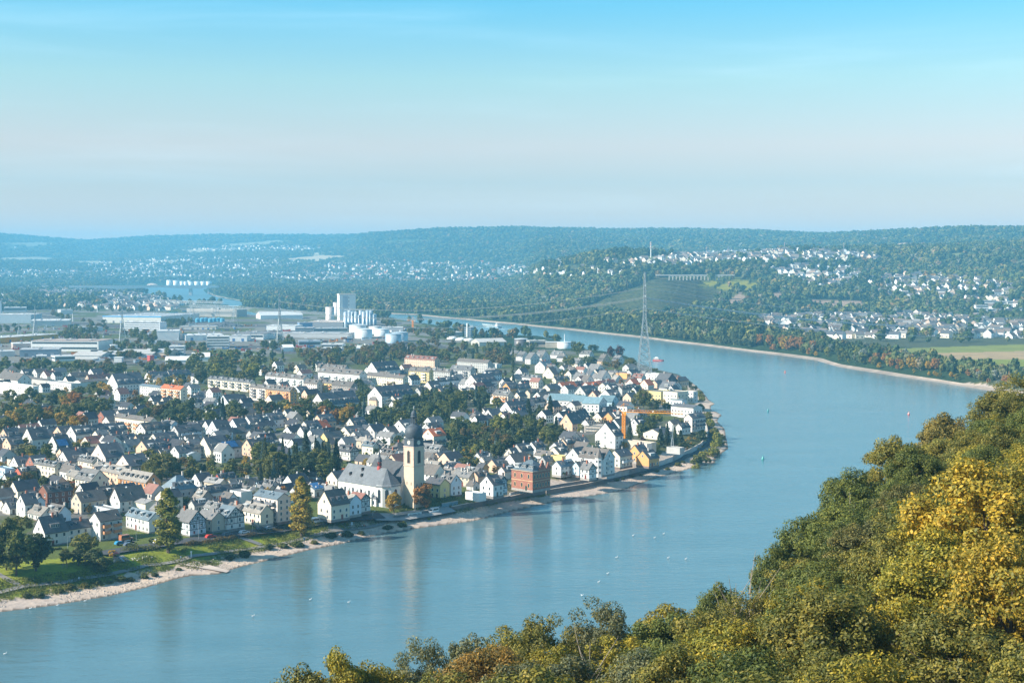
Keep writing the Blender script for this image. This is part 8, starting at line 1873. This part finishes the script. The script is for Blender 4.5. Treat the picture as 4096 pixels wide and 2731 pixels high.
# ------------------------------------------------------------------ back houses between the ones traced singly: past the limit of single houses, one mass
m_ = MB(); BW = [surf('back_wall_%d' % i, c, .9) for i, c in enumerate(((.78, .76, .71), (.74, .65, .52), (.70, .50, .37), (.55, .53, .50)))]; BRF = [surf('back_roof_%d' % i, c, .65, .7, 1.25, .5) for i, c in enumerate(((.07, .075, .085), (.045, .048, .058), (.145, .128, .115), (.21, .205, .20), (.27, .13, .10)))]
taken = [(h['x'], h['y'], math.hypot(h['L'], h['W']) / 2) for h in HOUSES]; tc_ = (tc.x, tc.y); nb_ = 0
OPEN = [[KA(x, y) for x, y in q] for q in ([(0, 1150), (560, 1150), (560, 1250), (0, 1250)],)]
for k in range(14000):
    u, v = random.uniform(0, 2820), random.uniform(1460, 2010)
    p = at(u, v, 12)
    if not inpoly(u / 1.7415, v / 1.7417, TOWN) or sdist(np.array([[p.x, p.y]]), RIVER)[0] < 52 or math.hypot(p.x - tc_[0], p.y - tc_[1]) < 30: continue
    L_, W_ = random.uniform(7, 13), random.uniform(6, 9); r_ = math.hypot(L_, W_) / 2
    if any((p.x - a) ** 2 + (p.y - c) ** 2 < (r_ * .66 + q * .66) ** 2 for a, c, q in taken): continue
    if any((p.x - q[0]) ** 2 + (p.y - q[1]) ** 2 < (r_ * .6 + q[3] * .42) ** 2 for q in WISH): continue
    if nb_ >= 240: break
    taken.append((p.x, p.y, r_)); nb_ += 1
    e = random.choice((2.8, 4.6, 5.4, 6.2)); rs = W_ * random.uniform(.36, .48); a = rad(random.choice((47, 47, -43))) + random.uniform(-.06, .06); c_, s_ = math.cos(a), math.sin(a); l, h = L_ / 2, W_ / 2
    T = lambda px, py, pz: (p.x + px * c_ - py * s_, p.y + px * s_ + py * c_, 7 + pz); wi, ri = random.choice((0, 0, 0, 1, 2, 3)), random.choice((0, 0, 1, 1, 2, 3, 4) if random.random() < .5 else (0, 1, 2, 3))
    m_.add([T(-l, -h, -1), T(l, -h, -1), T(l, h, -1), T(-l, h, -1), T(-l, -h, e), T(l, -h, e), T(l, h, e), T(-l, h, e), T(-l, 0, e + rs), T(l, 0, e + rs)], [(0, 1, 5, 4), (2, 3, 7, 6), (3, 0, 4, 8, 7), (1, 2, 6, 9, 5)], wi)
    g_ = .35; m_.add([T(-l - g_, -h - g_, e - .3), T(l + g_, -h - g_, e - .3), T(l + g_, 0, e + rs + .12), T(-l - g_, 0, e + rs + .12), T(-l - g_, h + g_, e - .3), T(l + g_, h + g_, e - .3)], [(0, 1, 2, 3), (3, 2, 5, 4)], 4 + ri)
    for s in range(2 if e > 4 else 1):
        for xx in (-l * .55, 0, l * .55): m_.add([T(xx - .5, -h - .05, .9 + 2.4 * s), T(xx + .5, -h - .05, .9 + 2.4 * s), T(xx + .5, -h - .05, 2.2 + 2.4 * s), T(xx - .5, -h - .05, 2.2 + 2.4 * s)], [(0, 1, 2, 3)], 9)
        for yy in (-h * .45, h * .45):
            for sx in (-1, 1): m_.add([T(sx * (l + .05), yy - .45, .9 + 2.4 * s), T(sx * (l + .05), yy + .45, .9 + 2.4 * s), T(sx * (l + .05), yy + .45, 2.2 + 2.4 * s), T(sx * (l + .05), yy - .45, 2.2 + 2.4 * s)], [(0, 1, 2, 3) if sx > 0 else (3, 2, 1, 0)], 9)
    x = random.uniform(-.3, .3) * L_; m_.add([T(x + q[0] * .3, q[1] * .3 + .4, e + rs + z) for z in (-1, 1) for q in ((-1, -1), (1, -1), (1, 1), (-1, 1))], [(4, 5, 6, 7), (0, 1, 5, 4), (1, 2, 6, 5), (2, 3, 7, 6), (3, 0, 4, 7)], 3)
tag(m_.build('back_street_houses', BW + BRF + [M['glass']]), 'small houses and outbuildings filling the back streets of the village', kind='stuff'); print('back houses', nb_)
# low garden greenery between the houses
gp = []
for k in range(4000):
    u, v = random.uniform(0, 2830), random.uniform(1450, 2060); p = at(u, v, 7)
    if not inpoly(u / 1.7415, v / 1.7417, TOWN) or sdist(np.array([[p.x, p.y]]), RIVER)[0] < 42 or not foot_free(p.x, p.y, .6) or math.hypot(p.x - tc_[0], p.y - tc_[1]) < 26: continue
    gp.append((p.x, p.y, 6.9))
    if len(gp) > 1100: break
ks = [i for i, (kd, cw) in enumerate(key) if kd in ('broad', 'loose', 'small', 'shrub')]
sc_ = RG.uniform(.25, .62, len(gp)); scatter('garden_shrubs', np.array(gp), sc_, TOWNC, 'shrubs and small trees in the village gardens', idx=RG.choice(ks, len(gp)))

# ------------------------------------------------------------------ labels: look first, then what stands nearby
def pix(p): P_ = np.array([[p[0], p[1], p[2] + 3]]); u, v = project(P_); return float(u[0]), float(v[0])
LMK = [('the church tower', tc.x, tc.y), ('the brick mansion', mo.location.x, mo.location.y), ('the tower crane', *at(*P5(655, 885), 7)[:2]), ('the tall pylon', pb.x, pb.y), ('the green poplar', *gz(P2, 250, 1540)[:2]), ('the golden poplar', *gz(P2, 2040, 1330)[:2]), ('the teal terrace', *at(*P6(500, 1050), 7)[:2]),
       ('the conifer grove', *at(*KB(600, 1080), 7)[:2]), ('the orange block', *at(*KB(235, 480), 7)[:2]), ('the pink block', *at(*KB(1520, 140), 7)[:2]), ('the park wood', *at(*KA(500, 600), 7)[:2]), ('the slate villa', *at(*P2(330, 760), 7)[:2]), ('the brick villa', *at(*P1(800, 690), 7)[:2]), ('the brick row', *at(*P1(1800, 410), 7)[:2]),
       ('the orange roof', *at(*P3(1780, 500), 7)[:2]), ('the yellow home', *at(*P5(1240, 400), 7)[:2]), ('the red block', *at(*KA(1620, 450), 7)[:2]), ('the balcony house', *at(*P2(1650, 1150), 7)[:2]), ('the turreted house', *at(*P4(1900, 980), 7)[:2]), ('the garden wood', *at(*P4(800, 500), 7)[:2]), ('the gas tank', *at(*KC(485, 215), 7)[:2]),
       ('the silo works', *at(*K2(900, 1170), 7)[:2]), ('the blue warehouse', *at(*K1(1200, 1130), 7)[:2]), ('the banded hall', *at(*K1(600, 1388), 7)[:2]), ('the boat ramp', *gz(KL, 1850, 610)[:2]), ('the maroon trees', *at(*KC(950, 300), 7)[:2]), ('the river buoys', *at(*KR(1293, 592), 0)[:2]), ('the golden tree', (2265 - 1176) / 3267 * 116, 116), ('the greyish tree', (1382 - 1176) / 3267 * 139, 139), ('the bare branches', (1725 - 1176) / 3267 * 150, 150), ('the lower slope', (2150 - 1176) / 3267 * 75, 75), ('the opposite hut', *at(*K3(1298, 1250), 5)[:2])]
LPX = [(n, *pix((x, y, zat(x, y) if y > 200 else 85))) for n, x, y in LMK]
ORD = ['nearest', 'second', 'third', 'fourth', 'fifth', 'sixth', 'seventh', 'eighth', 'ninth', 'tenth', 'eleventh', 'twelfth', 'thirteenth', 'fourteenth', 'fifteenth', 'sixteenth', 'seventeenth', 'eighteenth', 'nineteenth', 'twentieth'] + ['number %d' % k for k in range(21, 99)]
def describe(items):           # items: (object, text, position); the text alone if it is unique, else with the nearest landmark
    byt = {}
    for it in items: byt.setdefault(it[1], []).append(it)
    for txt, lst in byt.items():
        if len(lst) == 1: lst[0][0]['label'] = txt; continue
        cell = {}
        for o_, t_, p in lst:
            u, v = pix(p); n, lu, lv = min(LPX, key=lambda q: (q[1] - u) ** 2 + ((q[2] - v) * 1.8) ** 2); dx, dy = u - lu, (v - lv) * 1.8
            w = ('right of' if dx > 0 else 'left of') if abs(dx) > abs(dy) else ('before' if dy > 0 else 'behind')
            cell.setdefault((w, n), []).append((dx * dx + dy * dy, o_))
        for (w, n), c_ in cell.items():
            c_.sort(key=lambda q: q[0])
            for k, (d_, o_) in enumerate(c_): o_['label'] = f'{txt}, {w} {n}' if len(c_) == 1 else f'{txt}, {ORD[k]} {w} {n}'
for o_, kd, h, w, cc in TREES: pass
items = []
for h_ in HOUSES:
    o_ = h_['o']; fs_ = h_['fl']
    o_['category'] = 'house' if h_['st'] < 3 and not h_['flat'] else 'building'
    o_['group'] = 'houses of the riverside village'
    if o_.get('label'): continue
    nd = sum(1 for c_ in o_.children_recursive if c_.name.startswith('dormer')); sz = 'long' if h_['L'] > 22 else ('small' if h_['h'] < 7.6 else ('tall' if h_['h'] > 12.5 else ''))
    kind = 'flat-roofed building' if h_['flat'] else ('half-timbered house' if 'H' in fs_ else ('apartment block' if h_['L'] > 21 and h_['st'] >= 3 else 'house'))
    ex = ' and balconies' if 'b' in fs_ else (' and solar panels' if 'V' in fs_ else (', %s dormer%s' % (('one', 'two', 'three', 'four', 'five', 'six', 'seven', 'eight')[min(nd, 8) - 1], 's' if nd > 1 else '') if nd else ''))
    t_ = f"{sz} {WALL[h_['wall']][1]} {kind}".strip() + (f", {'hipped ' if 'h' in fs_ else ''}{ROOF[h_['roof']][1]} roof{ex}" if not h_['flat'] else f", pale roof{ex}")
    items.append((o_, t_, (h_['x'], h_['y'], 10)))
describe(items)
items = []
for o_, kd, h, w, cc in TREES:
    base = kd.replace('_near', ''); cw = o_.get('_c', ''); wh = o_.get('_w', ''); loc = tuple(o_.location)
    if base == 'container': o_['category'] = 'container'; items.append((o_, f'{cw} shipping container stacked on the harbour quay', loc)); continue
    nm = {'broad': 'broad tree', 'loose': 'open-crowned tree', 'small': 'small round tree', 'poplar': 'tall columnar tree', 'conifer': 'conifer', 'willow': 'drooping willow', 'shrub': 'rounded shrub', 'bare': 'bare dead tree'}[base]
    wt_ = {'slope': 'on the wooded slope', 'park': 'on the riverside lawn', 'farbank': 'on the opposite bank', 'tip': 'on the village tip', 'bank': 'on the stony bank', 'works': 'among the industrial halls', 'church': 'below the church', 'poplar1': 'on the lawn by the street', 'poplar2': 'by the path'}.get(wh, 'among village houses')
    o_['category'] = 'shrub' if base == 'shrub' else 'tree'
    o_['group'] = {'slope': 'trees of the near slope', 'farbank': 'trees along the opposite bank', 'park': 'trees of the riverside park', 'works': 'trees of the industrial estate', 'bank': 'bushes on the bank', 'tip': 'bushes on the bank'}.get(wh, 'trees of the village')
    if wh == 'poplar1': o_['label'] = 'tall yellow green poplar on the lawn before the white corner mansion'; continue
    if wh == 'poplar2': o_['label'] = 'tall golden yellow poplar on the lawn by the foot path'; continue
    big = 'large ' if (wh not in ('slope', 'farbank') and h > 14) else ('tall ' if (wh == 'farbank' and h > 24) else ('young ' if h < 5.5 and base not in ('shrub', 'small') else ''))
    items.append((o_, (f'{big}{GW.get(cw, "")} {nm} {wt_}'.replace('  ', ' ').strip() if base != 'bare' else f'{nm} with pale branches {wt_}'), loc))
describe(items)
for o_ in bpy.data.objects:
    for k in ('_c', '_w'):
        if k in o_: del o_[k]
